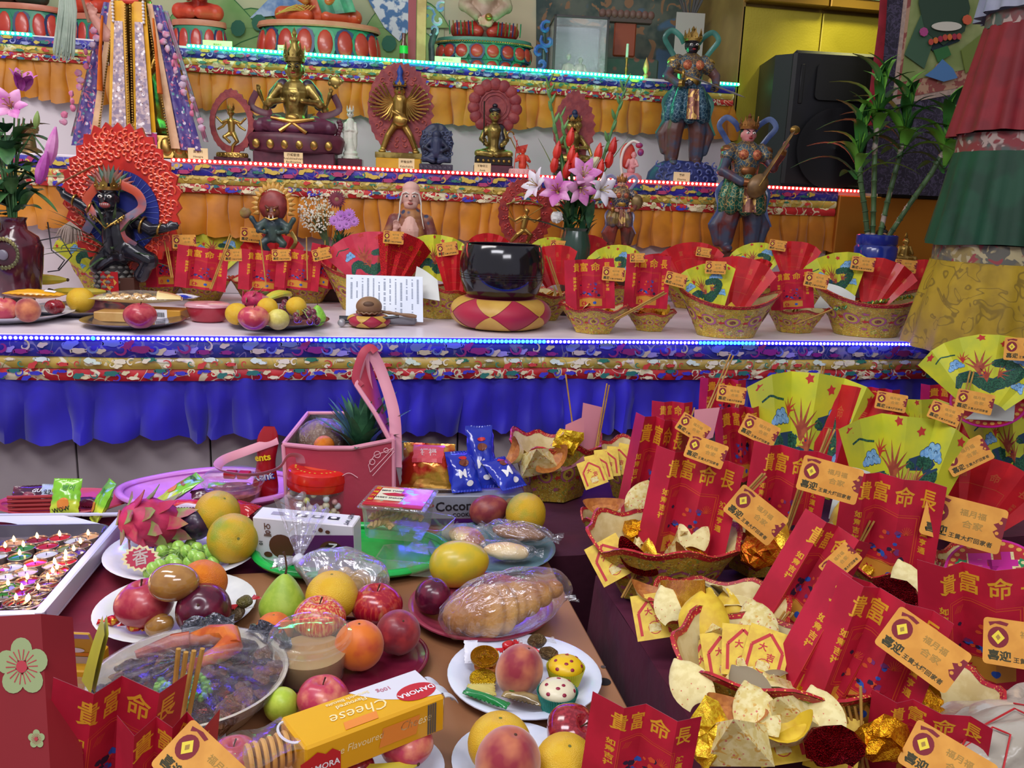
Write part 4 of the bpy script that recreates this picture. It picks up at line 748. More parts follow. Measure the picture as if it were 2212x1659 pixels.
paper_flat('white_paper',[at(2085,905,1.95),at(2190,910,1.94),at(2195,845,1.97),at(2130,870,1.97)],wp,'white folded paper at the far right, before the round fan','paper',bend=.01)
paper_flat('white_paper',[at(1790,1120,1.66),at(1845,1130,1.66),at(1880,1020,1.7),at(1815,1005,1.7)],wp,'white zigzag edged paper behind the middle tag','paper',bend=.006)
bagm=mat('clear_bag','c9c2b4','b5ad9c',sc=5,rough=.25,trans=.25,bump=.5,bsc=14,bd=.02)
bt=thing('plastic_bag','pale plastic bag with red printed frame lines in the bottom corner','bag',at(2130,1600,1.0)); o0=at(2130,1600,1.0)
g=G(); A,B,C_,D=at(2010,1700,.95),at(2290,1700,.95),at(2290,1480,1.08),at(2060,1540,1.05)
fb=lambda s,t:A.lerp(B,s).lerp(D.lerp(C_,s),t)+V((0,-.02,.03))*sin(pi*s)*sin(pi*t)+.010*noise.noise_vector(V((s*4,t*4,1)))-o0
g.grid(fb,26,22); g.grid(lambda s,t:fb(1-s,t)+V((0,.03,-.012)),26,22); g.build('bag_body',bagm,bt)
g=G();
for q in ([(.1,.1),(.12,.5),(.2,.6),(.45,.75),(.55,.6),(.6,.3)],[(.05,.0),(.06,.35),(.35,.5),(.45,.4),(.5,.05)],[(.5,.9),(.62,.75),(.66,.5)]):
 pts=[fb(*p)+V((0,-.003,.004)) for p in q];
 ps=[pts[i].lerp(pts[i+1],k/4) for i in range(len(pts)-1) for k in range(4)]+[pts[-1]]; g.tube(ps,.0012,5)
g.build('red_line_print',jred,bt)
def luck(u,v,wpx,d,label,tilt=.7):
 p=at(u,v,d); s=wpx*d/F/2; z=(CAM-p).normalized(); x=(CR-z*CR.dot(z)).normalized(); y=z.cross(x); Tm=M(((x.x*s,y.x*s,z.x*s,p.x),(x.y*s,y.y*s,z.y*s,p.y),(x.z*s,y.z*s,z.z*s,p.z),(0,0,0,1)))@M.Rotation(-tilt,4,'X')
 t=thing('luck_sign',label,'sign',T=Tm); ms=[mat('sign_red','b8202c',rough=.5),mat('sign_magenta','c41a8c',rough=.5),mat('sign_gold','d9a044',rough=.5),mat('sign_green','2a8a50',rough=.5),cream]
 g=G(); g.prism(ring(40,1),-.02,0,1); g.prism(ring(40,.94),0,.006,0); g.build('disc',ms,t,False)
 g=G();
 for k in range(30): g.flat(ring(7,.06,.86*cos(k*pi/15),.86*sin(k*pi/15)),.009,2)
 txt(g,'財',1.0,0,-.02,.012,1,0,1,.06); txt(g,'財',1.0,.02,-.04,.009,4,0,1.06,.08)
 for q in (-1,1): g.flat([(q*.62+.15*(1 if i%2 else .6)*cos(i*pi/5),.25+.15*(1 if i%2 else .6)*sin(i*pi/5)) for i in range(10)],.011,3); g.flat(ring(8,.05,q*.62,.25),.014,4)
 g.build('sign_print',ms,t,False)
luck(2145,1235,190,1.42,'round red luck sign with pink character under the largest tag'); luck(2135,865,150,2.0,'round red luck sign below the round dragon fan, mostly covered')
g=G(); a,b=at(2140,1275,1.35),at(2240,1350,1.3); pts=[a.lerp(b,i/40)+V((0,0,.003*sin(i*2.2))) for i in range(41)]; g.tube(pts,[.006+.002*(i%2) for i in range(41)],7); o=g.build('tinsel_rope',mat('tinsel','b9a53a'),None); tag(o,'gold blue tinsel rope by the life character packet','rope')
paper_flat('white_paper',[at(2120,1290,1.33),at(2240,1370,1.28),at(2250,1300,1.3),at(2150,1240,1.36)],wp,'white crimped paper beneath the round luck sign','paper')
# ================================================================ fruit
def fmat(key,*a,**k): return mat(key,*a,**k)
def body(prof_n=20,fn=None,seg=28):
 g=G(); pts=[fn(i/prof_n) for i in range(prof_n+1)]; g.lathe(pts,seg,cap=False); return g
def p_apple(t):
 f=pi*t; r=sin(f)*(1.0+.10*sin(f)-.08*cos(f)); z=-cos(f)*.92; z+= -.34*exp(-(r/.24)**2) if t>.5 else .22*exp(-(r/.2)**2); return (max(r,0),z)
def p_orange(t): f=pi*t; r=sin(f); z=-cos(f)*.95; z-= .07*exp(-(r/.13)**2) if t>.5 else 0; return (r,z)
def p_pear(t): f=pi*t; z=-cos(f)*1.25; r=sin(f)*(1.0-.33*max(0,(z+.1))**.9 if z>-.15 else 1.0); return (max(r,0),z)
def p_plum(t): f=pi*t; return (sin(f),-cos(f)*1.02-(.08*exp(-(sin(f)/.15)**2) if t>.5 else 0))
def p_mango(t): f=pi*t; z=-cos(f)*1.3; return (sin(f)*(1+.1*cos(f)),z)
FR={}
def fruit_mesh(kind):
 if kind in FR: return FR[kind]
 K=dict(
     apple=(p_apple,mat('apple_skin','9c1528','c8503a',sc=2.2,lo=.5,hi=.75,rough=.22,coat=.4,layers=[('noise','d9a060',1.1,.62,.8,4)],stretch=(3,3,.6))),
     apple_dark=(p_apple,mat('apple_dark_skin','7c0f20','9c2530',sc=2.5,rough=.15,coat=.7,stretch=(3,3,.6))),
     apple_pale=(p_apple,mat('apple_pale_skin','c23a34','d9aa62',sc=3.2,lo=.46,hi=.62,rough=.25,coat=.4,stretch=(3.2,3.2,.5))),
     apple_pink=(p_apple,mat('apple_pink_skin','a52a40','b84a50',sc=2,rough=.3,coat=.2)),
     apple_rose=(p_apple,mat('apple_rose_skin','b93a52','dd8a6a',sc=1.3,lo=.45,hi=.7,rough=.3,coat=.2)),
     orange=(p_orange,mat('orange_peel','e08012','d8720e',sc=2,rough=.42,bump=.4,bsc=26,bd=.05)),
     grapefruit=(p_orange,mat('grapefruit_peel','dcae22','e0b830',sc=1.5,rough=.4,bump=.35,bsc=30,bd=.04)),
     greenorange=(p_orange,mat('green_orange_peel','cfa51c','93a02a',sc=1.0,lo=.46,hi=.7,rough=.4,bump=.35,bsc=30,bd=.04)),
     tangerine=(p_orange,mat('tangerine_peel','dd7420','c9602a',sc=1.3,rough=.45,bump=.3,bsc=22,bd=.05)),
     plum=(p_plum,mat('plum_skin','24172f','3a2038',sc=2,rough=.35,coat=.2)),
     redplum=(p_plum,mat('red_plum_skin','4c1028','6b1a34',sc=1.5,rough=.25,coat=.3)),
     peach=(p_plum,mat('peach_skin','8c1a2c','d98a52',sc=.8,lo=.38,hi=.74,rough=.65,sheen=.5)),
     nectarine=(p_plum,mat('nectarine_skin','7a1424','9c2a2e',sc=1.2,rough=.4,coat=.1,sheen=.2)),
     peachy=(p_plum,mat('apricot_skin','d9701c','b83a28',sc=.9,lo=.5,hi=.72,rough=.5,sheen=.2)),
     pear=(p_pear,mat('pear_skin','8fae34','9cb83e',sc=3,rough=.45,bump=.1,bsc=40,layers=[('dots','6f8c30',9,.02,.06,3)])),
     pear_green=(p_pear,mat('pear_bright','76b436','8ac43e',sc=3,rough=.4)),
     palepear=(p_orange,mat('pale_pear_skin','d6cc6a','c9bd5c',sc=3,rough=.4,bump=.1,bsc=40)),
     mango=(p_mango,mat('mango_skin','cdb024','b9a82c',sc=1.3,rough=.35,coat=.15)),
     guava=(p_mango,mat('green_guava','a6bf3a','b8cc4a',sc=1.5,rough=.4)),
     sweetpotato=(p_mango,mat('red_mango_skin','7c2c34','94483c',sc=1.3,rough=.4)),
     wrapped=(p_mango,mat('brown_egg','a87a3c','9a6c34',sc=1.3,rough=.12,coat=.9)))
 fn,m_=K[kind]; g=body(22,fn,30)
 if kind in('peach','nectarine','peachy','plum','redplum'):  # crease
  v2=[]
  for x,y,z in g.v:
   a=atan2(y,x); k=1-.09*exp(-((a+pi/2)/.16)**2); v2.append((x*k,y*k,z))
  g.v=v2
 if kind in('apple','apple_dark','apple_pale','apple_pink','apple_rose','orange','tangerine'):
  g.v=[(x*(1+.025*cos(5*atan2(y,x))),y*(1+.025*cos(5*atan2(y,x))),z) for x,y,z in g.v]
 me=g.mesh(kind,m_,True,60); st=None
 s=G()
 if kind.startswith('apple'): s.tube([(0,0,.45),(.03,0,.7),(.12,.03,.98)],[.035,.03,.045],6); st=('stem',mat('stem_brown','4a2f1c',rough=.8))
 elif kind in('pear','pear_green'): s.tube([(0,0,1.15),(.03,0,1.5),(-.06,0,1.95),(-.16,.02,2.15)],[.06,.04,.04,.06],7); st=('stem',mat('stem_brown','4a2f1c'))
 elif kind in('orange','grapefruit','greenorange','tangerine'): s.lathe([(0,.90),(.055,.9),(.07,.885),(.03,.87)],8); st=('navel',mat('navel_green','6a6a30',rough=.8))
 elif kind in('plum','redplum','peach','nectarine','peachy','mango','guava','sweetpotato'): s.lathe([(0,1.0 if kind[0] not in 'mgs' else 1.29),(.05,.97 if kind[0] not in 'mgs' else 1.28),(.03,.93 if kind[0] not in 'mgs' else 1.25)],8); st=('stem_scar',mat('scar_brown','4a3020',rough=.8))
 FR[kind]=(me,(st[0],s.mesh(kind+'_'+st[0],st[1])) if st else None); return FR[kind]
CATN={'apple':'apple','orange':'orange','grapefruit':'grapefruit','greenorange':'orange','tangerine':'tangerine','plum':'plum','redplum':'plum','peach':'peach','nectarine':'nectarine','peachy':'nectarine','pear':'pear','palepear':'pear','mango':'mango','guava':'guava','sweetpotato':'mango','wrapped':'egg'}
def fruit(kind,u,v,dpx,zb,label,rx=0,ry=0,rz_=0,sq=1.0,cz=None):
 """centre seen at (u,v), width dpx, resting at height zb"""
 r=.04
 for _ in range(6): zc=(cz if cz else zb+r*.92); p=PZ(u,v,zc); r=dpx/2*dep(p)/F
 T=TR(*p)@rotz(YAW+rz_)@M.Rotation(rx,4,'X')@M.Rotation(ry,4,'Y')@M.Diagonal((r,r,r*sq,1)); me,st=fruit_mesh(kind); nm=CATN[kind.split('_')[0]]
 nm={'egg':'wrapped_egg'}.get(nm,nm); t=thing(nm,label,nm.replace('wrapped_',''),T=T); put('flesh' if nm!='wrapped_egg' else 'shell',me,t)
 if st: put(st[0],st[1],t)
 return p,r
def plate(u,v,wpx,z,m_,label,prof=None,n=48,name='plate',sq=(1,1),rim=None):
 p=PZ(u,v,z); r=wpx/2*dep(p)/F; pr=prof or [(0,.0),(.62,0),(.70,.012),(.84,.07),(.98,.115),(1.0,.13),(.985,.135),(.83,.095),(.70,.04),(.6,.028),(0,.028)]
 g=G(); g.lathe(pr,n,0,None,sq,False); t=thing(name,label,name.replace('_',' '),T=TR(*p)@rotz(YAW)@M.Scale(r,4)); g.build('dish',m_,t,ang=50)
 if rim: q=G(); q.tube([(cos(a)*sq[0],sin(a)*sq[1],pr[5][1] if len(pr)>5 else .13) for a in [2*pi*i/n for i in range(n+1)]],rim,8,cap=False); q.build('rim',m_,t)
 return p,r
def grapes(u0,v0,pts,dpx,z,m_,label,stem,cat='grapes'):
 """pts: (u,v,extra height)"""
 base=PZ(u0,v0,z); t=thing('grape_bunch',label,cat,base); P=[]
 sp=G(); sp.ball((0,0,0),(1,1,1.08),0,16,10); me=sp.mesh('grape',m_)
 for (u,v,h) in pts:
  p=PZ(u,v,z+h); r=dpx/2*dep(p)/F*R.uniform(.92,1.08); put('grape',me,t,TR(*(p-base))@M.Rotation(R.uniform(-.6,.6),4,'X')@M.Scale(r,4)); P.append(p-base)
 c=sum(P,V())/len(P)+V((0,0,.012)); g=G()
 for p in P: g.tube([c,(c+p)/2+V((0,0,.006)),p],[.0014,.0010,.0010],5)
 g.build('stalk',stem,t); return t
DG=ZA+.001
cer=mat('white_ceramic','dcdde6','d2d4de',sc=3,rough=.12,coat=.4); steel=mat('steel_plate','8a8898','a4a2b0',sc=4,rough=.18,metal=.9)
stalk=mat('grape_stalk','8fa860',rough=.6)
def banana(u,v,L_px,z,rot,label,n=1,curve=.5,mt=None,grp=None,up=.0):
 m_=mt or mat('banana_skin','d8b72c','c4b43a',sc=6,rough=.45); p=PZ(u,v,z+.018); s=L_px*dep(p)/F; t=thing('banana',label,'banana',T=TR(*p)@rotz(YAW+rot)@M.Scale(s,4))
 for k in range(n):
  g=G(); a0=(k-(n-1)/2)*.28; pts=[];rd=[]
  for i in range(13):
   q=(i/12-.5); x=q; y=curve*(q*q-.25)+.10*(k-(n-1)/2)*cos(q*2); zz=.03+up*(.25-q*q); pts.append((x,y,zz)); rd.append(.085*(1-abs(2*q)**4*.75))
  g.tube(pts,rd,7,flat=.95); g.build('banana_finger' if n>1 else 'skin',m_,t,ang=35)
  g=G(); g.tube([pts[0],(pts[0][0]-.09,pts[0][1]+.06,pts[0][2]+.02)],[.035,.03],6); g.ball((pts[-1][0]+.01,pts[-1][1],pts[-1][2]),.025,0,7,5); g.build('tip',mat('banana_tip','4a3a22',rough=.8),t)
 return t
def dragonfruit(u,v,wpx,z,label,tilt=0,rz_=0,ns=30):
 p=PZ(u,v,z+wpx/2*1.7/F); r=wpx/2*dep(p)/F; t=thing('dragon_fruit',label,'dragon fruit',T=TR(*p)@rotz(YAW+rz_)@M.Rotation(tilt,4,'Y')@M.Scale(r,4))
 g=G(); g.ball((0,0,0),(1.15,.9,.86),0,24,16); g.jitter(.05,3,1); g.build('skin',mat('dragon_skin','a8204c','c22f5c',sc=2,rough=.5),t)
 r_=random.Random(5); k=0
 sm=[mat('dragon_scale','b83058','8f9a4a',sc=1.2,lo=.55,hi=.8,rough=.5),mat('dragon_scale_tip','8a9a58','a85a68',sc=1.6,rough=.55)]
 for i in range(ns):
  th=acos(1-2*(i+.5)/ns); ph=i*2.399; n_=V((sin(th)*cos(ph),sin(th)*sin(ph),cos(th))); d=(n_*.7+V((1 if n_.x>0 else 1,0,0))*.75).normalized() ; b=V((n_.x*1.12,n_.y*.88,n_.z*.84)); L=r_.uniform(.42,.62); sd=d.cross(n_).normalized()*.2
  g=G(); q=[b-sd*1.4-d*.1,b+sd*1.4-d*.1,b+d*L*.55+sd+n_*.05,b+d*L+n_*.18,b+d*L*.55-sd+n_*.05]; q2=[x-n_*.05 for x in q]
  g.add(q+q2,[(0,1,2,3,4),(9,8,7,6,5),(0,5,6,1),(1,6,7,2),(2,7,8,3),(3,8,9,4),(4,9,5,0)],0); g.build('scale',sm[i%2 if i%3 else 1],t,True,50)
 return t,p,r
plate(18,688,262,DG,cer,'white ceramic plate of peaches at the left edge of the altar')
for u,v,d,k,lb in [(8,668,56,'apple_rose','rose apple half cut by the left picture edge'),(60,670,52,'peach','orange red peach under the yellow sausage pack'),(119,663,36,'apple_dark','small dark red plum apple at the plate end')]: fruit(k,u,v,d,DG+.012,lb)
plate(175,676,210,DG+.0,steel,'steel plate with orange in front of the pineapple'); fruit('grapefruit',174,648,56,DG+.012,'yellow orange left of the wrapped nut pack'); fruit('apple_rose',202,637,34,DG+.012,'pink apple behind the yellow orange')
banana(172,632,105,DG+.03,.25,'greenish banana behind the yellow orange'); banana(70,606,150,DG+.06,0,'banana lying behind the yellow pack on the left plate')
plate(290,702,212,DG,steel,'round steel plate carrying nut packs and an apple'); fruit('apple_pink',303,682,62,DG+.012,'dusty pink apple in front of the nut packs')
plate(602,702,216,DG,steel,'round steel plate of mixed fruit left of the wooden fish')
for u,v,d,k,lb,q in [(512,678,50,'grapefruit','yellow orange at the left of the fruit plate',0),(548,687,60,'apple_rose','red apple with pale stamp at the plate front',0),(601,690,48,'palepear','pale yellow pear at the plate front',0),(578,664,44,'grapefruit','yellow fruit behind the pale pear',.03),(640,662,44,'grapefruit','yellow fruit behind the purple grapes',.03)]: fruit(k,u,v,d,DG+.012+q,lb)
fruit('pear_green',686,682,37,DG+.012,'bright green pear at the right end of the fruit plate')
dragonfruit(549,648,46,DG+.045,'small dragon fruit on top of the fruit plate',ns=16)
banana(600,645,80,DG+.03,1.2,'green banana hand behind the fruit plate',3,.5,mat('green_banana','b4bd3c','c8b83a',sc=6,rough=.45),up=.5)
pp=[(R.uniform(610,690),0,0) for _ in range(34)]; pts=[]
for i in range(36):
 q=i/35; u=612+72*q+R.uniform(-9,9); pts.append((u,662+34*q+R.uniform(-14,14)-(8 if i%2 else 0),.02+R.uniform(0,.03)))
grapes(650,690,pts,13.5,DG+.01,mat('purple_grape','5c2238','7a3848',sc=1.5,rough=.3,coat=.2),'purple grape bunch beside the green pear on the steel plate',stalk)
# ================================================================ packages
def pillow(u,v,w_,h_,z,rot,m_,label,th=.25,tilt=0,roll=0,prints=(),name='snack_pack',cat='snack',seed=0,dz=0,up=0):
 """puffed sachet lying at (u,v); w_,h_ in px; rot about vertical, tilt raises the far end"""
 p=PZ(u,v,z+.012+dz); k=dep(p)/F; W=w_*k;H=h_*k; T=TR(*p)@rotz(YAW+rot)@M.Rotation(tilt,4,'X')@M.Rotation(roll,4,'Y'); t=thing(name,label,cat,T=T); r=random.Random(seed)
 def f(a,b,s=1):
  x=(a-.5)*W;y=(b-.5)*H; e=max(0,sin(pi*min(max((b-.06)/.88,0),1)))**.6*max(0,sin(pi*a))**.45; nz=noise.noise(V((a*3+seed,b*3,s)))*.25+noise.noise(V((a*8+seed,b*9,s)))*.12
  return V((x*(1-.06*e)+.004*noise.noise(V((b*8,seed,0))),y,s*min(W,H)*th*.5*e*(1+nz)+(.0012*sin(a*60) if b<.06 or b>.94 else 0)+s*.0004))
 g=G(); g.grid(lambda a,b:f(a,b,1),20,22); g.grid(lambda a,b:f(1-a,b,-1),20,22); g.build('wrapper',m_,t,ang=40)
 for (kind,arg,a,b,s,mm,ro) in prints:
  q=G()
  if kind=='t': txt(q,arg,s,0,0,0,0,ro,1,.02)
  elif kind=='d': q.flat(ring(16,s,0,0,0,s*arg))
  elif kind=='r': q.flat([(-s,-s*arg),(s,-s*arg),(s,s*arg),(-s,s*arg)])
  o=G()
  bm=bmesh.new(); vv=[bm.verts.new((x/W+a,y/H+b,zz)) for x,y,zz in q.v]
  for F_ in q.f:
   try: bm.faces.new([vv[i] for i in F_])
   except ValueError: pass
  for i in range(1,10):
   bmesh.ops.bisect_plane(bm,geom=bm.verts[:]+bm.edges[:]+bm.faces[:],plane_co=(i/10,0,0),plane_no=(1,0,0)); bmesh.ops.bisect_plane(bm,geom=bm.verts[:]+bm.edges[:]+bm.faces[:],plane_co=(0,i/10,0),plane_no=(0,1,0))
  bm.verts.index_update(); o.v=[tuple(f(min(max(x.co.x,0),1),min(max(x.co.y,0),1))+V((0,0,.0016))) for x in bm.verts]; o.uv=[(0,0)]*len(o.v); o.f=[tuple(x.index for x in ff.verts) for ff in bm.faces]; o.m=[0]*len(o.f); bm.free()
  o.build('printed_label',mm,t,False)
 return t,W,H
def obox(name,label,cat,u,v,dims,z,rot,m_,tilt=0,roll=0,bv=.002,dz=0):
 """box whose base centre is seen at (u,v); dims metres"""
 p=PZ(u,v,z+dz); T=TR(*p)@rotz(YAW+rot)@M.Rotation(tilt,4,'X')@M.Rotation(roll,4,'Y'); t=thing(name,label,cat,T=T); g=G(); x,y,h=dims; g.box((-x/2,-y/2,0),(x/2,y/2,h),bv=bv); g.build('carton',m_,t,True,30); return t
def face_print(t,side,dims,items,off=.0006):
 """flat print on a box face: side 'f' front,'t' top,'l' left"""
 x,y,h=dims; Ts={'f':M(((1,0,0,0),(0,0,-1,-y/2-off),(0,1,0,h/2),(0,0,0,1))),'t':TR(0,0,h+off),'l':M(((0,0,-1,-x/2-off),(-1,0,0,0),(0,1,0,h/2),(0,0,0,1))),'r':M(((0,0,1,x/2+off),(1,0,0,0),(0,1,0,h/2),(0,0,0,1)))}[side]
 for i,(k,arg,a,b,s,mm,ro) in enumerate(items):
  g=G()
  if k=='t': txt(g,arg,s,a,b,.0002*i,0,ro,1,.02)
  elif k=='i': txt(g,arg,s,a,b,.0002*i,0,ro,.85,.005,None,.3)
  elif k=='d': g.flat([(a+q[0],b+q[1]) for q in ring(20,s,0,0,0,s*arg)],.0002*i)
  elif k=='r': g.flat([(a-s,b-s*arg),(a+s,b-s*arg),(a+s,b+s*arg),(a-s,b+s*arg)],.0002*i)
  elif k=='p': g.flat(arg,.0002*i)
  g.build('printed_label',mm,t,False,T=Ts)
ink=mat('ink_black','1c1a1e',rough=.6); wpl=mat('print_white','e6e4e8',rough=.5); redk=mat('print_red','b81c24',rough=.45); ylk=mat('print_yellow','e6c61c',rough=.45); grk=mat('print_green','3f8a2c',rough=.45); ork=mat('print_orange','dd8430',rough=.45); brk=mat('print_brown','5a3020',rough=.5); plk=mat('print_purple','5c1c60',rough=.45); blk=mat('print_blue','1f3a9c',rough=.4)
clear=film('clear_plastic',op=.10); cling=film('cling_film','eef0fa',op=.22,rough=.07,bump=1,bsc=24,stretch=(1,4,1)); crinkle=film('crinkled_film','f4f4fa',op=.12,rough=.1,bump=1,bsc=36)
hard=film('hard_clear','eef4f2',op=.16,rough=.05,bump=.1,bsc=8)
obox('snack_box','flat brown packet of sesame bars under the nut pack','snack',262,692,(.115,.07,.026),DG,.05,mat('tan_pack','b88a4a','c49c5c',sc=20,rough=.35),dz=.004)
t=obox('snack_box','yellow carton with barcode right of the dusty apple','box',352,686,(.13,.07,.026),DG,-.03,mat('mustard_box','c08a2c',rough=.4),dz=.004)
face_print(t,'f',(.13,.07,.026),[('r',.8,.01,0,.018,wpl,0)]+[('r',8,-.004+.003*i,0,.0008,ink,0) for i in range(9)])
nut=mat('cashew_nut','cda25a','b98c48',sc=8,rough=.5)
t=thing('nut_pack','puffed clear pack of cashew nuts lying over the cartons','snack',PZ(300,655,DG+.045)); o0=PZ(300,655,DG+.045); k=dep(o0)/F
for i in range(26):
 g=G(); a=R.uniform(0,6.3); c=V((R.uniform(-55,50)*k,R.uniform(-.02,.02),.012+R.uniform(0,.014))); g.tube([c+V((.009*cos(a+q),.009*sin(a+q),0)) for q in (0,.8,1.6,2.4)],[.003,.006,.006,.003],6); g.build('cashew',nut,t)
g=G(); W=190*k; H=.07; fb=lambda a,b,s:V(((a-.5)*W*(1-.1*b),(b-.5)*H,.014+s*.022*max(0,sin(pi*a))**.6*max(0,sin(pi*b))**.5)); g.grid(lambda a,b:fb(a,b,1),20,12); g.build('film',clear,t)
g=G(); g.grid(lambda a,b:fb(1-a,b,-.6),20,12); g.build('pack_base',mat('pack_cream','d9cc9c',rough=.4),t)
g=G(); g.grid(lambda a,b:tuple(fb(.72+.26*a,b,1)+V((0,0,.002))),10,12); g.build('pack_end',mat('pack_end_cream','e0c88c',rough=.35),t)
for i in range(3): g=G(); g.grid(lambda a,b:tuple(fb(.74+.2*a,.3+.12*i+.03*b,1)+V((0,0,.0035))),8,1); g.build('printed_stripe',redk,t)
pillow(75,635,125,36,DG,0,mat('yellow_sausage_pack','e0a41c','d8961a',sc=4,rough=.25,coat=.4),'yellow snack pack lying on the peaches at left',.5,dz=.065,prints=[('r',.7,.8,.5,.014,wpl,0)])
pillow(22,600,60,28,DG,.2,mat('silver_pack','b8bcc8','d43a3a',sc=14,rough=.25,metal=.4),'silver and red sachet on the banana, far left',.4,dz=.085)
pillow(398,640,60,24,DG,-.2,mat('blue_white_pack','dcdce4','2038b0',sc=10,lo=.52,hi=.56,rough=.3),'blue and white sachet behind the nut pack',.4,dz=.02)
p=PZ(450,694,DG); k=dep(p)/F; t=thing('food_tub','rounded plastic tub of red food with translucent pink lid','tub',T=TR(*p)@rotz(YAW))
g=G(); g.lathe([(0,0),(.030,0),(.038,.006),(.046,.035),(.047,.042)],32,0,None,(1.25,.95)); g.build('tub_body',mat('red_tub','c0404a','a82838',sc=9,rough=.25,coat=.3,bump=.2,bsc=30),t)
g=G(); g.lathe([(0,.052),(.044,.052),(.050,.047),(.051,.042),(.047,.0421)],32,0,None,(1.25,.95)); g.build('lid',mat('pink_lid','d99aa4','cf8c98',sc=3,rough=.2,trans=.2),t)
def cushion(u,v,wpx,z,hk,label,n=6):
 p=PZ(u,v,z); r=wpx/2*dep(p)/F; t=thing('bowl_cushion',label,'cushion',T=TR(*p)@rotz(YAW+.35)); h=r*hk
 def f(a,b):
  th=2*pi*a; ph=-pi*.5+pi*b; puff=1+.03*abs(sin(th*n/2)); rr=r*(.62+.38*cos(ph))*puff
  if b>.99: rr=r*.45
  return (rr*cos(th),rr*sin(th),h*(.5+.5*sin(ph))*(1-.08*(b>.95)))
 cr_,cg=mat('cushion_red','a81838','981434',sc=6,rough=.55,sheen=.15),mat('cushion_gold','c9a24c','b98f3c',sc=9,rough=.45)
 g=G(); N=72; g.grid(f,N,18,0,True); g.add([f(i/N,1) for i in range(N)],[tuple(range(N))],0); g.add([f(i/N,0) for i in range(N)],[tuple(range(N))[::-1]],0); g.build('padding',cr_,t)
 for k in range(n):
  for s in (0,1):
   q=G(); lo,hi=(.5,.97) if s else (.5,.05)
   def ff(a,b):
    w_=.5/n*b**.75; bb=lo+(hi-lo)*b; x=V(f(k/n+(a-.5)*2*w_,bb)); c=V((0,0,h*.5)); d=(x-c); d.normalize(); return tuple(x+d*.0016)
   q.grid(ff,10,10); q.build('silk_patch',cg,t,ang=60)
 return p,r,h,t
p,r,h,t=cushion(1080,704,212,DG+.002,.60,'large red and gold patchwork cushion under the black bowl')
bz=p.z+h*.90; g=G(); rr=r*.86
prf=[(0,0),(.62,0),(.74,.04),(.88,.22),(.97,.5),(1.0,.75),(.99,1.0),(.94,1.22),(.885,1.36),(.87,1.385),(.845,1.385),(.84,1.36),(.92,1.18),(.955,.75),(.9,.35),(.7,.1),(0,.07)]
g.lathe([(a*rr,b*rr*.93) for a,b in prf],64,0,None,(1,1),False)
t=thing('singing_bowl','large black lacquered singing bowl on the patchwork cushion','bowl',(p.x,p.y,bz))
g.build('bowl_body',mat('black_lacquer','0c0b12','14121c',sc=6,rough=.13,coat=.5,spec=.6),t,ang=50)
g=G(); g.tube([(rr*.857*cos(a),rr*.857*sin(a),1.385*rr*.92) for a in [2*pi*i/64 for i in range(65)]],.0022,6,cap=False); g.build('rim_line',mat('rim_bronze','4a3c3a',rough=.25,metal=.8),t)
for zz in (.62,.68,.56):
 g=G(); g.tube([((rr*(.985+.02*(zz>.6)))*cos(a),(rr*(.985+.02*(zz>.6)))*sin(a),zz*rr*.92) for a in [2*pi*i/64 for i in range(65)]],.0006,4,cap=False); g.build('groove_ring',mat('groove_grey','3a3640',rough=.3,metal=.6),t)
p,r,h,t=cushion(797,704,90,DG+.002,.55,'small red and gold cushion under the wooden fish',6)
wood=mat('carved_wood','8c6a4c','7a5a3e',sc=8,rough=.45,bump=.15,bsc=20)
q=r*.62; t=thing('wooden_fish','round carved wooden fish drum on its small cushion','drum',(p.x,p.y,p.z+h*.88)); g=G(); g.ball((0,0,q*.72),(q*1.0,q*.95,q*.78),0,28,18); g.build('drum_body',wood,t)
g=G(); g.tube([(q*cos(a)*.93,q*sin(a)*.9,q*(.30+.05*cos(14*a))) for a in [2*pi*i/60 for i in range(61)]],q*.07,6,cap=False); g.build('scalloped_rim',wood,t); g=G(); g.ball((-.05*q,-q*.78,q*1.0),(q*.42,q*.22,q*.22),0,14,9); g.build('carved_mouth',mat('carved_dark','5c4330',rough=.6),t)
a_,b_=at(738,697,2.33),at(862,684,2.33); t=thing('striker','black striker stick with grey ball head across the small cushion','striker',a_); g=G(); g.tube([V(),b_-a_],[.0042,.0042],8); g.build('handle',mat('black_handle','15131a',rough=.3),t); g=G(); g.ball((0,0,0),.0112,0,16,10); g.build('head',mat('grey_ball','9c9a9e',rough=.4,metal=.3),t)
a_,b_=PZ(733,690,DG+.014),PZ(900,693,DG+.014); t=thing('mallet','grey padded mallet lying behind the wooden fish','mallet',a_); d=b_-a_; g=G(); g.tube([V(),d*.25,d*.26,d*.55],[.011,.011,.008,.008],12); g.build('handle',mat('black_grip','26262e',rough=.5),t); g=G(); g.tube([d*.55,d*.57,d*.97,d],[.006,.012,.012,.006],12); g.build('padded_head',mat('grey_felt','7c7a80',rough=.7),t)
a_,b_=at(815,672,2.38),at(900,684,2.38); t=thing('wooden_stick','turned wooden stick behind the wooden fish','stick',a_); d=b_-a_; g=G(); g.tube([d*i/10 for i in range(11)],[.004,.005,.004,.0055,.004,.005,.004,.005,.006,.0065,.004],10); g.build('turned_stick',wood,t)
A,B,C_,D=at(747,690,2.42),at(914,696,2.42),at(913,598,2.46),at(748,593,2.46)
t=thing('prayer_sheet','white printed text sheet propped upright behind the wooden fish','paper',A); g=G(); n_=(B-A).cross(D-A).normalized(); fs=lambda s,q:A.lerp(B,s).lerp(D.lerp(C_,s),q)-A
g.grid(lambda s,q:fs(s,q),10,8); g.grid(lambda s,q:fs(1-s,q)-n_*.001,10,8); g.build('sheet',mat('white_sheet','dfe6f0','d4dcea',sc=5,rough=.6),t)
g=G(); r_=random.Random(2)
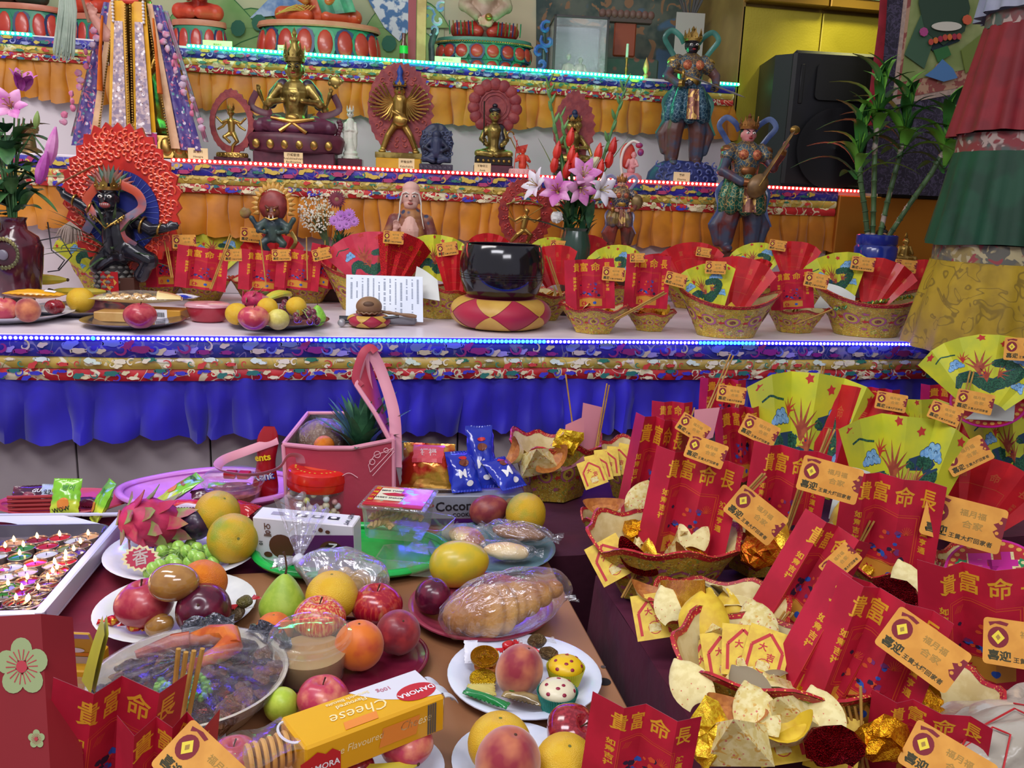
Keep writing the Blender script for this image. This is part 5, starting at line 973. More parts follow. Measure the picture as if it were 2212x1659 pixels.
for i in range(13):
 s=.07+.072*i; q=.93-(.08 if i%4==1 else 0); end=r_.uniform(.1,.5)
 while q>end:
  if r_.random()>.15:
   w_=.018 if i%3 else .026; pts=[fs(s-w_/2,q)+n_*.0008,fs(s+w_/2,q)+n_*.0008,fs(s+w_/2,q-.022)+n_*.0008,fs(s-w_/2,q-.022)+n_*.0008]; g.add(pts,[(0,1,2,3)])
  q-=.034
g.build('printed_text',mat('grey_ink','8c96a8',rough=.7),t,False,kind='stuff')
def pineapple(p,h,r,label,lean=0,rot=0,crown=1.0,leafm=None,skinm=None,eyes=True,gscale=1,nl=46):
 t=thing('pineapple',label,'pineapple',T=TR(*p)@rotz(YAW+rot)@M.Rotation(lean,4,'Y'))
 g=G(); g.lathe([(0,0),(r*.6,0),(r*.9,h*.12),(r,h*.4),(r*.97,h*.7),(r*.75,h*.93),(r*.3,h),(0,h)],28); g.build('fruit_body',skinm or mat('pineapple_dark','2f2c2c',rough=.7),t)
 if eyes:
  em=mat('pineapple_eye','5a5850','8c8a84',sc=60,rough=.5); e=G(); e.add([(0,0,1),(-1,0,0),(0,-1.1,0),(1,0,0),(0,1.1,0),(-.5,-.5,.7),(.5,-.5,.7),(.5,.5,.7),(-.5,.5,.7)],[(0,5,6),(0,6,7),(0,7,8),(0,8,5),(5,1,2),(5,2,6),(6,2,3),(6,3,7),(7,3,4),(7,4,8),(8,4,1),(8,1,5)]); me=e.mesh('eye',em,True,60)
  for j in range(9):
   zz=h*(.06+.105*j); f=zz/h; rr=r*(.93 if f<.12 else 1)*(.75+.25*sin(pi*min(1,f*1.15))) if f>.7 else r*(.82+.18*sin(pi*f/1.2));
   for i in range(13):
    a=2*pi*(i+.5*(j%2))/13; T=TR(rr*cos(a),rr*sin(a),zz)@rotz(a+pi/2)@M.Rotation(radians(90),4,'X')@M.Diagonal((r*.2,h*.045,r*.12,1)); put('eye',me,t,T)
 lm=leafm or mat('pineapple_leaf','3f5a3c','5c7a50',sc=30,rough=.5); r_=random.Random(4)
 for k in range(nl):
  f=k/(nl-1); a=k*2.4; el=radians(10*gscale+(82-10*gscale)*f+r_.uniform(-8,8)); L=crown*(.55+.55*sin(pi*(.25+.6*f)))*r_.uniform(.85,1.1); w_=r*(.16 if gscale==1 else .26); b=V((r*.28*(1-f)*cos(a),r*.28*(1-f)*sin(a),h*.97+crown*.28*f)); d=V((cos(a)*cos(el),sin(a)*cos(el),sin(el))); sd=V((-sin(a),cos(a),0))
  g=G(); n=6
  def lf(s,q):
   c=b+d*L*q+V((0,0,-1))*L*.22*q*q*cos(el)*1.2+V((cos(a),sin(a),0))*L*.12*q*q; wd=w_*(1-q)**.7; return c+sd*(s-.5)*2*wd+V((0,0,1))*abs(s-.5)*wd*.9*cos(el)
  g.grid(lambda s,q:lf(s,q),2,n); g.grid(lambda s,q:lf(1-s,q)-V((0,0,.0006)),2,n); g.build('crown_leaf',lm,t,True,60)
 return t
p=PZ(250,652,DG+.001); k=dep(p)/F; tpi=pineapple(p,96*k,38*k,'pineapple with red good luck card standing on the altar',.0,0,135*k)
q=G(); s=.5*37*k; q.box((-s,-.001,-s*1.2),(s,0,s*1.2)); o=q.build('luck_card',redk,None,False,T=TR(p.x-.0,p.y-.055,p.z+46*k)@rotz(YAW)); tag(o,'small red diamond luck card leaning on the altar pineapple','card')
q=G(); q.flat([(0,-s*.95),(s*.85,0),(0,s*.95),(-s*.85,0)],.0,0); txt(q,'福',s*1.1,0,0,.0008,1,0,1,.03); q.build('gold_print',[mat('luck_gold','d9a24a',rough=.4),redk],o,False,T=M(((1,0,0,0),(0,0,-1,-.0016),(0,1,0,0),(0,0,0,1))))
# ================================================================ front table
WT=ZT+.001
A=PZ(273,1113,ZT+.035); B=PZ(160,1338,ZT+.035); C_=PZ(-10,1116,ZT+.035); ex=(C_-A); ex.z=0; ex.normalize(); ey=B-A; ey.z=0; ey.normalize(); ey=(ey-ex*ey.dot(ex)).normalized()
TT=M(((-ex.x,-ey.x,0,A.x),(-ex.y,-ey.y,0,A.y),(0,0,1,WT),(0,0,0,1)))  # origin at the far right outer corner, x right, y away
t=thing('candle_tray','white tray with an oval handle hole holding many tealights','tray',T=TT)
WX,WY=-.50,-.42; trm=mat('tray_white','d6d6ea','ccd0e6',sc=3,rough=.3)
g=G(); g.box((WX,WY,0),(0,0,.006)); g.box((WX,WY,.006),(WX+.016,0,.055),bv=.003); g.box((-.016,WY,.006),(0,0,.058),bv=.003); g.box((WX,WY,.006),(0,WY+.014,.055),bv=.003); g.v=[(x,y,z*.6) for x,y,z in g.v]; g.build('tray_frame',trm,t,True,30)
g=G() # sloping end board with oval hole
o_=[(-.27+.075*cos(a),.030+.017*sin(a)) for a in [2*pi*i/32 for i in range(32)]]
def hb_(x,z,y0): return (x,y0-.030*(1-z/.062),z)
oc=[]
for i in range(32):
 a=2*pi*i/32; c,s=cos(a),sin(a); k=min((.232)/abs(c) if abs(c)>1e-6 else 9,(.030)/abs(s) if abs(s)>1e-6 else 9); x=-.27+c*k; z=.031+s*k; x=max(WX+.016,min(-.016,x)); z=.001 if s<-.3*abs(c)/.232*.030/.3 and z<.002 else z; oc.append((x,min(max(z,.001),.061)))
oc=[((WX+.016 if i==16 else x),z) for i,(x,z) in enumerate(oc)]
for off in (0,-.006):
 vs=[hb_(x,z,off) for x,z in oc]+[hb_(x,z,off) for x,z in o_]; g.add(vs,[(i,(i+1)%32,32+(i+1)%32,32+i) for i in range(32)])
g.add([hb_(x,z,0) for x,z in o_]+[hb_(x,z,-.006) for x,z in o_],[(i,(i+1)%32,32+(i+1)%32,32+i) for i in range(32)]); g.box((WX+.016,-.006,.058),(-.016,.002,.064))
g.v=[(x,y,z*.62) for x,y,z in g.v]; g.build('handle_board',trm,t,False)
mt_=mat('baking_metal','6c6470','86808a',sc=6,rough=.25,metal=.9)
g=G(); x0,x1,y0,y1=WX+.02,-.020,WY+.02,-.036
def rrect(x0,x1,y0,y1,r,n=5): return [(cx+r*cos(a0+k*pi/2/n),cy+r*sin(a0+k*pi/2/n)) for cx,cy,a0 in ((x1-r,y1-r,0),(x0+r,y1-r,pi/2),(x0+r,y0+r,pi),(x1-r,y0+r,1.5*pi)) for k in range(n+1)]
L0,L1,L2=rrect(x0+.012,x1-.012,y0+.012,y1-.012,.02),rrect(x0,x1,y0,y1,.028),rrect(x0-.004,x1+.004,y0-.004,y1+.004,.03); n=len(L0)
g.add([(x,y,.009) for x,y in L0]+[(x,y,.029) for x,y in L1]+[(x,y,.029) for x,y in L2],[tuple(range(n))]+[(i,(i+1)%n,n+(i+1)%n,n+i) for i in range(n)]+[(n+i,n+(i+1)%n,2*n+(i+1)%n,2*n+i) for i in range(n)]); g.build('metal_liner',mt_,t,True,40)
cupm=mat('tealight_cup','b9a6a0',rough=.25,metal=.8); WX_={'tan':'c9a070','red':'b01420','white':'c9ced0','brown':'5a3a28','olive':'7a8a4a','green':'1f7a2a','purple':'4c3a9c','clear':'b8a898','orange':'d8401a','cream':'e0c090','darkred':'7c1218','deep':'24103c','dead':'3c1424','pink':'a07080'}
flm=mat('candle_flame','ffd9a0',emit=9,ec='ffc070'); wick=mat('wick_black','1a1512',rough=.9)
cg=G(); cg.lathe([(0,0),(.0185,0),(.0195,.016),(.0203,.0165),(.0195,.0172),(.0186,.0145)],28,0,None,(1,1),False); cupme=cg.mesh('tealight_cup',cupm)
wg=G(); wg.lathe([(.0187,.0138),(.016,.0135),(0,.0138)],24,cap=False); fl=G(); fl.lathe([(0,0),(.0026,.003),(.0030,.0058),(.0018,.010),(0,.0135)],10,cap=False); flme=fl.mesh('flame',flm); wk=G(); wk.tube([(0,0,.013),(.0005,0,.0185)],.0007,5); wkme=wk.mesh('wick',wick)
CL='190,575,tan,1;510,530,darkred,1;820,500,red,1;1040,540,white,0;1350,485,tan,1;1250,600,brown,1;650,615,red,0;935,650,olive,0;320,645,green,1;1220,700,purple,1;70,660,red,1;635,730,white,0;270,765,green,1;905,765,clear,1;1150,825,red,1;480,850,orange,1;750,880,cream,1;1080,950,red,1;150,910,white,0;345,980,clear,1;725,1010,cream,1;1005,1085,deep,1;70,1040,white,0;375,1095,darkred,1;640,1150,darkred,0;930,1230,deep,1;110,1180,green,1;300,1240,darkred,1;575,1290,dead,0;850,1370,clear,1;30,1310,green,0;220,1380,red,1;485,1430,white,0;785,1520,deep,1;-60,1150,cream,1;-40,950,red,1;-60,760,white,0;150,1530,dead,0;440,1560,dead,0;-80,1500,dead,0'
iT=TT.inverted()
TLS=[]
for q in CL.split(';'):
 x,y,c,l=q.split(','); x,y=float(x),float(y); p=PZ(x/6.38,1080+y/6.38,WT+.03); lp=iT@p
 if not(WX+.03<lp.x<-.03 and WY+.035<lp.y<-.05): lp.x=min(max(lp.x,WX+.045),-.043); lp.y=min(max(lp.y,WY+.045),-.062)
 TLS.append((lp.x,lp.y,c,l))
OR='first second third fourth fifth sixth seventh eighth ninth tenth eleventh twelfth'.split()
for (lx,ly,c,l) in TLS:
 lp=V((lx,ly,0)); row=int((-.05-ly)/.0425); co=1+sum(1 for q in TLS if int((-.05-q[1])/.0425)==row and q[0]>lx)
 w0=TT@V((lp.x,lp.y,.0115)); lab={'deep':'dark purple','dead':'dark wine','tan':'beige'}.get(c,c)
 tt=thing('tealight_candle',('lit ' if l=='1' else 'unlit ')+lab+' tealight, %s row from the tray handle, %s from the tray wall'%(OR[min(row,11)],OR[min(co-1,11)]),'candle',w0,group='tealights in the white tray')
 put('cup',cupme,tt); put('wax',wg.mesh('wax_'+c,mat('wax_'+c,WX_[c],rough=.12,coat=.5,sub=.0,emit=.0,ec=WX_[c])),tt); put('wick',wkme,tt)
 if l=='1': put('flame',flme,tt,TR(.0005,0,.0178))
for (u,v) in [(60,1200),(130,1230),(60,1270),(160,1170)]:
 l=bpy.data.lights.new('candle_glow','POINT'); l.energy=.06; l.color=(1,.62,.3); l.shadow_soft_size=.02; o=bpy.data.objects.new('candle_glow',l); COL.objects.link(o); o.location=PZ(u,v,WT+.075)
grp_=mat('green_snack_film','7cc02c','c9d83a',sc=9,lo=.48,hi=.54,rough=.2,coat=.5); wine=mat('purple_snack_film','3c1430','6a1c34',sc=9,rough=.2,coat=.5)
p=PZ(150,1100,WT);
g=G(); g.lathe([(0,0),(.7,0),(1,.12),(.98,.14),(.68,.03),(0,.03)],40,0,None,(1,.6),False); k=dep(p)/F; t=thing('plate','flat red plastic plate under the snacks behind the tray','plate',T=TR(*PZ(140,1098,WT))@M.Scale(135*k,4)); g.build('dish',mat('red_plate','b8404c',rough=.3),t)
pillow(72,1075,80,55,WT+.01,.3,wine,'dark purple grape snack pack behind the candle tray',.5,1.0,0,[('d',.9,.4,.5,.012,mat('print_grape','7a1c3c',rough=.3),0),('t','GU',.62,.72,.012,wpl,0)],seed=2,dz=.015)
pillow(110,1070,44,48,WT+.01,0,mat('pale_cup_pack','a8b8c4','c8d4da',sc=9,rough=.3),'pale blue jelly cup behind the green snack packs',.7,1.1,0,[('t','오만',.5,.6,.012,ink,0)],name='jelly_cup',seed=5,dz=.02)
for (u,v,w_,h_,ro,rl,lb,sd) in [(143,1073,56,80,.15,.1,'upright green rice snack sachet behind the tray',3),(222,1083,70,95,-.75,-.2,'green rice snack sachet leaning at the plate right end',4)]:
 pillow(u,v,w_,h_,WT+.01,ro,grp_,lb,.35,1.05,rl,[('d',1,.45,.3,.012,ork,0),('t','뻥이',.6,.72,.014,grk,0),('t','WOW',.4,.14,.012,ink,.2)],seed=sd,dz=.03)
pillow(190,1085,60,30,WT,0,wine,'dark wrapped sweet between the green sachets',.7,.3,0,seed=9,dz=.004)
p=PZ(20,1092,WT+.01); pillow(18,1092,70,30,WT,0,mat('red_packet_small','7c1220','94202c',sc=5,rough=.4),'crumpled dark red packet at the left edge behind the tray',.3,.2,0,seed=12)
t=thing('incense_box','red box of wrapped incense sticks seen through the tray handle','box',PZ(80,1138,WT)+V((0,.05,0)));
for i in range(5): g=G(); g.tube([(-.07,.0,.012+.009*i),(.07,.0,.012+.009*i)],.004,8); g.build('stick_roll',mat('incense_roll','9c6a4a' if i%2 else 'a03030',rough=.6),t)
def tray(u,v,wpx,ratio,z,m_,label,h=.10,rz_=0,tube=.045,flare=.18,name='plastic_tray'):
 p=PZ(u,v,z); r=wpx/2*dep(p)/F; t=thing(name,label,'tray',T=TR(*p)@rotz(YAW+rz_)@M.Scale(r,4)); n=64; g=G()
 wob=lambda a:1+.03*exp(-((sin(a/2+1.2))/.2)**2)
 pr=[(0,0),(.70,0),(.80,.02),(.93,h*.8),(1.0,h)]; g.lathe(pr,n,0,None,(1,ratio),False); g.lathe([(1.0,h-.02),(.92,h*.72),(.79,.035),(.69,.02),(0,.02)],n,0,None,(1,ratio),False); g.build('tray_body',m_,t,ang=60)
 g=G(); g.tube([(cos(a)*(1+.0),sin(a)*ratio,h+.01*cos(4*a)) for a in [2*pi*i/n for i in range(n+1)]],tube,10,cap=False,flat=.8); g.build('rolled_rim',m_,t)
 g=G();
 for s in (-1,1): g.ball((s*1.05,0,h),(.10,.2,.045),0,12,8)
 return p,r,t
tray(460,1080,370,.62,WT,mat('pink_plastic','cf86cc','c67cc0',sc=3,rough=.25,coat=.3),'pink plastic tray behind the fruit plate, holding snacks',h=.16,rz_=.25)
pillow(388,1058,62,100,WT+.015,-.95,grp_,'green rice snack sachet lying in the pink tray',.3,.5,0,[('d',1,.45,.4,.012,ork,0),('t','WOW',.5,.85,.013,ink,0),('t','Rich',.6,.62,.012,redk,0)],seed=14,dz=.02)
for (u,v,w_,h_,ro,mm,lb) in [(440,1068,50,36,.4,wine,'black violet candy wrapper in the pink tray'),(405,1088,60,26,.1,mat('red_white_pack','c42028','d8c8e0',sc=8,lo=.5,hi=.52,rough=.25),'red and white pack behind the green mango'),(525,1098,70,42,-.5,mat('red_gloss_pack','b01820','d8a020',sc=9,lo=.6,hi=.64,rough=.15,coat=.4),'glossy red snack pack at the tray right end'),(470,1052,40,30,.2,grp_,'small green candy in the pink tray')]: pillow(u,v,w_,h_,WT+.015,ro,mm,lb,.6,.3,0,seed=int(u),dz=.014)
def tub(u,v,wpx,hm,z,label,fill,fillh,fm,taper=.85,lidh=.012,name='clear_tub',dome=False):
 p=PZ(u,v,z); r=wpx/2*dep(p)/F; t=thing(name,label,'container',T=TR(*p)@rotz(YAW));
 g=G(); g.lathe([(0,.001),(r*taper*.9,.001),(r*taper,.004),(r*.97,hm-.004),(r*.97,hm)],40,0,None,(1,1),False); g.build('tub_wall',hard,t)
 if fill: g=G(); g.lathe([(0,.003),(r*taper*.88,.003),(r*taper*.965,.006),(r*(taper+(.97-taper)*fillh)*.975,hm*fillh),(0,hm*fillh+.001)],36,0,None,(1,1),False); g.jitter(.0006,300,2) if 0 else None; g.build('contents',fm,t,ang=50)
 g=G(); g.lathe([(r*.97,hm-.006),(r*1.03,hm-.007),(r*1.05,hm),(r*1.03,hm+.004),(r*.94,hm+.005),(r*.90,hm+lidh),(r*.84,hm+lidh+.001),(0,hm+lidh*.9)],40,0,None,(1,1),False); g.build('lid',hard,t); return t,p,r
tb,p,r=tub(505,1085,128,.055,WT+.02,'round clear tub with red sweets in the pink tray',True,.5,mat('brown_sweets','7a4030','a05a48',sc=60,rough=.4))
for i in range(2):
 g=G(); g.box((-.014+.03*i-.004,-.012,.058),(.012+.03*i-.004,.012,.072),bv=.002); g.build('red_sweet_box',mat('red_sweet','b81824',rough=.25,coat=.4),tb)
plate(397,1205,318,WT,cer,'white plate holding the dragon fruit, plum and two mangoes')
dragonfruit(328,1128,118,WT+.012,'large pink dragon fruit on the left white plate',.3,.5,34)
p=PZ(318,1168,WT+.06); k=dep(p)/F; T=TR(*(p+V((0,-.052,-.012))))@rotz(YAW-.1)@M.Rotation(radians(62),4,'X')
t=thing('fruit_sticker','spiky cream edged red paper label on the dragon fruit front','label',T=T); g=G(); sp=[((1 if i%2 else .84)*.030*cos(i*pi/16)*1.25,(1 if i%2 else .82)*.030*sin(i*pi/16)*.8) for i in range(32)]; g.prism(sp,0,.0008); g.build('paper',mat('label_cream','cfc9a0',rough=.6),t,False)
g=G(); g.flat([(x*.8,y*.8) for x,y in sp],.0012); g.build('red_field',mat('label_red','a82c4c',rough=.5),t,False); g=G(); txt(g,'香',.03,0,0,.0018,0,.3); g.build('printed_label',mat('label_grey','b0a0a0',rough=.6),t,False)
fruit('plum',424,1133,66,WT+.03,'dark purple plum beside the dragon fruit'); fruit('greenorange',470,1106,95,WT+.035,'green yellow orange behind the plum',.3,.5); fruit('greenorange',503,1163,108,WT+.012,'big yellow orange with green side on the left plate',.4,-1.2,2)
gp=[(322,1238),(330,1205),(345,1222),(335,1215),(380,1195),(372,1212),(398,1205),(385,1183),(402,1190),(412,1177),(425,1185),(430,1205),(445,1190),(455,1193),(418,1200),(365,1185),(350,1190),(380,1220),(460,1215),(408,1215),(330,1228),(395,1228)]
grapes(390,1215,[(u,v,.018+.014*((i*7)%3)) for i,(u,v) in enumerate(gp)],28,WT,mat('green_grape','8fc050','a8d060',sc=1.2,rough=.22,coat=.3,sub=.15),'green grape bunch in front of the dragon fruit',mat('green_stalk','7ca04a',rough=.6))
plate(382,1325,330,WT,mat('paper_plate_white','d8dad8','cfd2d2',sc=3,rough=.4),'white plate with apple, orange, dark plum and wrapped egg')
fruit('apple_pink',313,1303,112,WT+.012,'big pink red apple at the left of the second plate',0,-.2); fruit('orange',441,1256,98,WT+.045,'orange on top at the back of the second plate',-.5,.3); fruit('redplum',440,1318,116,WT+.014,'dark red plum with deep stem dent, plate front',.9,.1)
fruit('wrapped',376,1258,82,WT+.075,'brown marinated egg wrapped in clear film on the apple',0,1.5,.15)
def candy(u,v,wpx,z,rot,m_,label,m2=None,dz=0,L=1.9,name='wrapped_candy'):
 p=PZ(u,v,z+.008+dz); k=wpx*dep(p)/F; t=thing(name,label,'candy',T=TR(*p)@rotz(YAW+rot)@M.Scale(k,4)); g=G(); g.ball((0,0,0),(.27,.2,.19),0,14,9); g.jitter(.03,5,int(u)); g.build('sweet',m_,t,ang=40)
 for s in (-1,1):
  g=G(); g.grid(lambda a,b:(s*(.24+.26*b),(a-.5)*(.08+.34*b),.03*sin(a*19)*b),12,3); g.grid(lambda a,b:(s*(.24+.26*b),(.5-a)*(.08+.34*b),.03*sin((1-a)*19)*b-.01),12,3); g.build('twist_end',m2 or m_,t,ang=30)
 return t
cr_=mat('candy_red','b8141c','d8a030',sc=3,lo=.55,hi=.6,rough=.15,metal=.4); clr=film('candy_film','ffffff',op=.3,rough=.08); pist=mat('pistachio_ball','8a8040','a0946a',sc=5,rough=.7,bump=.8,bsc=20,bd=.1)
candy(528,1300,70,WT+.02,.9,pist,'round pistachio candy in red edged clear wrapper',mat('candy_red_clear','c02028',rough=.2,trans=.3),dz=.02); candy(510,1325,80,WT+.012,1.2,mat('sesame_ball','a89070','8a7050',sc=5,rough=.7,bump=.8,bsc=20,bd=.1),'sesame candy in clear wrapper by the dark plum',clr,dz=.012)
candy(243,1340,60,WT+.012,.3,cr_,'red gold candy at the left edge of the second plate'); candy(290,1352,66,WT+.012,-.3,cr_,'red gold candy in front of the big pink apple'); fruit('wrapped',345,1350,50,WT+.012,'small brown nut between apple and plum',0,1.2)
p=PZ(412,1470,WT+.045); r=200*dep(p)/F; t=thing('foil_bowl','round bowl of cooked dishes sealed with shiny cling film','bowl',T=TR(p.x,p.y,WT)@rotz(YAW)@M.Scale(r,4)); h=.055/r
g=G(); g.lathe([(0,0),(.55,0),(.72,.05),(.95,h*.9),(1,h),(1.02,h+.01),(.99,h+.015),(.93,h*.85),(.70,.08),(0,.06)],56,0,None,(1,1),False); g.build('bowl_body',mat('melamine_white','cfc8b8','c4bca8',sc=4,rough=.3),t,ang=50)
fm=[mat('braised_dark','1c1714','3a2a20',sc=6,rough=.25,bump=.5,bsc=9,bd=.1),mat('braised_brown','5a3a26','7a5236',sc=6,rough=.3,bump=.5,bsc=9,bd=.1),mat('carrot_orange','b8501c','d07028',sc=4,rough=.35),mat('red_meat','8c2a1a','a84a2a',sc=4,rough=.3),mat('herb_green','3a7a2a','78b040',sc=9,rough=.5)]
r_=random.Random(3)
for i in range(105):
 a=r_.uniform(0,6.28);q=sqrt(r_.random())*.88; g=G(); s=r_.uniform(.09,.2); g.ball((0,0,0),(s,s*r_.uniform(.5,.9),s*.45),0,9,6); g.jitter(s*.35,6,i); g.build('food_piece',fm[0 if r_.random()<.6 else 1],t,T=TR(q*cos(a),q*sin(a),h*.75+r_.uniform(0,.06))@rotz(r_.uniform(0,6)),ang=50)
g=G(); g.tube([(-.3,.62,h+.02),(.0,.68,h+.10),(.22,.60,h+.12),(.34,.42,h+.10)],[.07,.12,.14,.10],10); g.tube([(.30,.5,h+.1),(.2,.28,h+.08),(.06,.10,h+.06)],[.12,.09,.06],10); g.jitter(.03,4,2); g.build('roast_leg',fm[2],t); g=G(); g.tube([(.06,.12,h+.07),(-.04,-.02,h+.05)],[.065,.05],8); g.tube([(-.75,.35,h),(-.4,.55,h+.06),(-.25,.6,h+.06)],[.05,.1,.09],8); g.jitter(.03,4,6); g.build('roast_leg',fm[3],t)
g=G()
for i in range(70):
 a=r_.uniform(0,6.28); q=sqrt(r_.random())*.22; g.ball((.08+q*cos(a)*1.4,-.42+q*sin(a),h+.03+r_.uniform(0,.08)),r_.uniform(.02,.045),0,6,4)
g.build('green_garnish',fm[4],t,kind='stuff')
def cl(a,b):
 q=b; th=2*pi*a; z=h+.02+.17*(1-q**2.4)+.012*sin(th*17)*q*(1-q)*3+.02*noise.noise(V((cos(th)*q*4,sin(th)*q*4,2))); return (1.03*q*cos(th),1.03*q*sin(th),z)
g=G(); g.grid(cl,110,16,0,True); g.grid(lambda a,b:(1.03*cos(2*pi*a)*(1-.04*b),1.03*sin(2*pi*a)*(1-.04*b),h+.02-.12*b+.006*sin(a*170)),110,3,0,True); g.build('cling_wrap',cling,t,ang=70)
foil=mat('aluminium_foil','c4c6d0','a0a2b0',sc=14,rough=.18,metal=1,bump=1,bsc=26,bd=.1)
for (x,y,s,sd) in [(-.22,.92,.22,1),(.55,.86,.2,2),(-.05,1.0,.2,5),(.78,.70,.16,3),(-.30,-.86,.24,4),(.12,-.95,.2,6),(-.78,-.45,.18,7)]:
 g=G(); g.grid(lambda a,b:((a-.5)*s*2,(b-.5)*s*1.1,.03*sin(a*9+b*5)+.03*cos(b*11+a*3)),9,6); g.jitter(.04,6,sd); g.build('foil_flap',foil,t,T=TR(x,y,h+.05)@rotz(atan2(y,x)-pi/2)@M.Rotation(.5,4,'X'),ang=20)
tray(722,1430,400,.80,WT,mat('maroon_plastic','7c2038','701a32',sc=3,rough=.25,coat=.3),'round maroon plastic tray piled with fruit in the middle',h=.09,rz_=0,tube=.022)
fruit('pear',612,1302,104,WT+.014,'green pear with a long brown stem in the maroon tray',-.12,.06); fruit('grapefruit',717,1287,112,WT+.03,'yellow grapefruit between green pear and apples'); fruit('apple_pale',690,1336,102,WT+.03,'striped pale apple above the clear pudding tub'); fruit('apple',814,1308,100,WT+.014,'glossy striped apple right of the grapefruit'); fruit('nectarine',860,1366,96,WT+.014,'dark nectarine at the right side of the maroon tray',.5,.3); fruit('peachy',776,1394,106,WT+.012,'orange nectarine right of the clear pudding tub'); fruit('tangerine',592,1362,82,WT+.012,'tangerine half hidden behind the pudding tub')
tub(672,1462,168,.066,WT+.010,'clear round tub of beige pudding in the maroon tray',True,.62,mat('pudding','a08058','b0946a',sc=8,rough=.4,sub=.1),.82)
fruit('guava',608,1522,74,WT+.012,'light green guava behind the yellow cheese box',.9,.3); fruit('apple_rose',697,1508,100,WT+.012,'rosy apple pear behind the yellow cheese box')
zq=WT+.105; A,B,C_,D=PZ(605,1548,zq),PZ(883,1452,zq),PZ(966,1506,zq),PZ(700,1628,zq)
ex=(B-A).normalized(); ey=V((-ex.y,ex.x,0)); Lx=(PZ(966,1506,zq)-A).dot(ex); x_l=(PZ(553,1550,zq)-A).dot(ex); Wd=.070; cc=A+ex*(Lx/2)-ey*Wd/2; H=.048
t=thing('biscuit_box','yellow cheese sandwich biscuit box lying across the plates','box',T=M(((ex.x,ey.x,0,cc.x),(ex.y,ey.y,0,cc.y),(0,0,1,zq-H),(0,0,0,1))))
yb=mat('cheese_yellow','dca414','d49a10',sc=3,rough=.28,coat=.3); pw=mat('pack_white','d4d2dc',rough=.3); hl=Lx/2
g=G(); g.box((-hl,-Wd/2,0),(hl,Wd/2,H),bv=.003); g.build('carton',yb,t,True,30)
pr=lambda i,g,m_,T=None: g.build('printed_label',m_,t,False,T=T or TR(0,0,H+.0004*(i+1)))
g=G(); g.flat([(hl*.98,Wd*.49),(hl*.98,-Wd*.42),(hl*.6,-Wd*.30),(hl*.25,.0),(hl*.05,Wd*.3),(-hl*.05,Wd*.49)]); pr(0,g,pw)
g=G(); g.flat(ring(24,.026,hl*.72,-Wd*.12,0,.017)); pr(1,g,redk); g=G(); txt(g,'DAMORA',.0115,hl*.72,-Wd*.12,0,0,pi); pr(2,g,wpl)
g=G(); txt(g,'Cheese',.027,-hl*.12,-Wd*.08,0,0,pi-.05,.9,.0,None,.3); pr(1,g,mat('print_cream','ead9a0',rough=.5)); g=G(); txt(g,'Flavoured',.010,-hl*.12,Wd*.20,0,0,pi); txt(g,'Sandwich Biscuits',.008,-hl*.12,Wd*.34,0,0,pi); pr(1,g,mat('print_cream','ead9a0')); g=G(); txt(g,'100g',.010,hl*.38,Wd*.25,0,0,pi); pr(1,g,mat('print_rose','b87080'))
g=G(); g.flat([(-hl*.20+x,y-Wd*.34) for x,y in ((-.022,-.007),(.02,-.007),(.024,.007),(-.018,.007))]); pr(1,g,ork)
Tf=M(((1,0,0,0),(0,0,-1,-Wd/2-.0006),(0,1,0,H/2),(0,0,0,1)))
g=G(); txt(g,'Cheese',.016,hl*.55,.004,0,0,0,.9,.0,None,.3); g.build('printed_label',mat('print_cream','ead9a0'),t,False,T=Tf); g=G(); g.flat([(.0,-.012),(.05,-.012),(.055,.012),(.005,.012)]); g.build('printed_label',ork,t,False,T=Tf); g=G(); txt(g,'Cheese Flavoured',.013,-hl*.4,.004,0,0,0,.9,.0,None,.2); g.build('printed_label',mat('print_cream','ead9a0'),t,False,T=Tf)
g=G(); g.flat([(-.024,-.018),(.024,-.018),(.024,.004),(.014,.012),(.006,.008),(-.004,.014),(-.014,.009),(-.024,.006)]); g.build('printed_label',redk,t,False,T=TR(-hl*.80,0,0)@Tf@TR(0,0,.0004)); g=G(); txt(g,'DAMORA',.0105,0,-.006); g.build('printed_label',wpl,t,False,T=TR(-hl*.80,0,0)@Tf@TR(0,0,.0010))
g=G();
for i in range(8): g.box((hl-.014-.0016*i,-Wd/2-.0008,.004),(hl-.0134-.0016*i+.0005*(i%2),-Wd/2-.0002,H-.004))
g.box((hl+.0002,-Wd*.45,.002),(hl+.0006,Wd*.3,H-.004)); g.build('barcode',mat('grey_barcode','5c5650',rough=.6),t,False,kind='stuff')
g=G()
for s in (0,1): g.grid(lambda a,b:((-hl-.075*(b if s==0 else 1-b)),Wd/2*(1-.1*b)*cos(pi*a) if 0 else (a-.5)*Wd*(1-.12*(b if s==0 else 1-b)),(H-.001 if s==0 else .002)+.004*sin(a*9+b*7)*(1)),10,8)
g.grid(lambda a,b:(-hl-.075*b,-Wd/2*(1-.12*b),.002+a*(H-.003)),8,6); g.grid(lambda a,b:(-hl-.075,(.5-b)*Wd*.88,.002+a*(H-.003)),6,6); g.build('clear_window',clear,t)
g=G(); g.tube([(-hl+.012*cos(a)-.002,.022*sin(a),H+.001) for a in [pi*.5+pi*i/10 for i in range(11)]],.0016,5); g.build('scalloped_print',pw,t,False)
bis=mat('biscuit','d8a858','c48c3c',sc=3,rough=.6)
for i in range(7): g=G(); g.lathe([(0,-.0026),(.019,-.0026),(.0205,0),(.019,.0026),(0,.0026)],18); g.build('biscuit',bis,t,T=TR(-hl+.004-.0085*i,.008,H*.5)@M.Rotation(pi/2,4,'Y')@M.Rotation(.15,4,'X'))
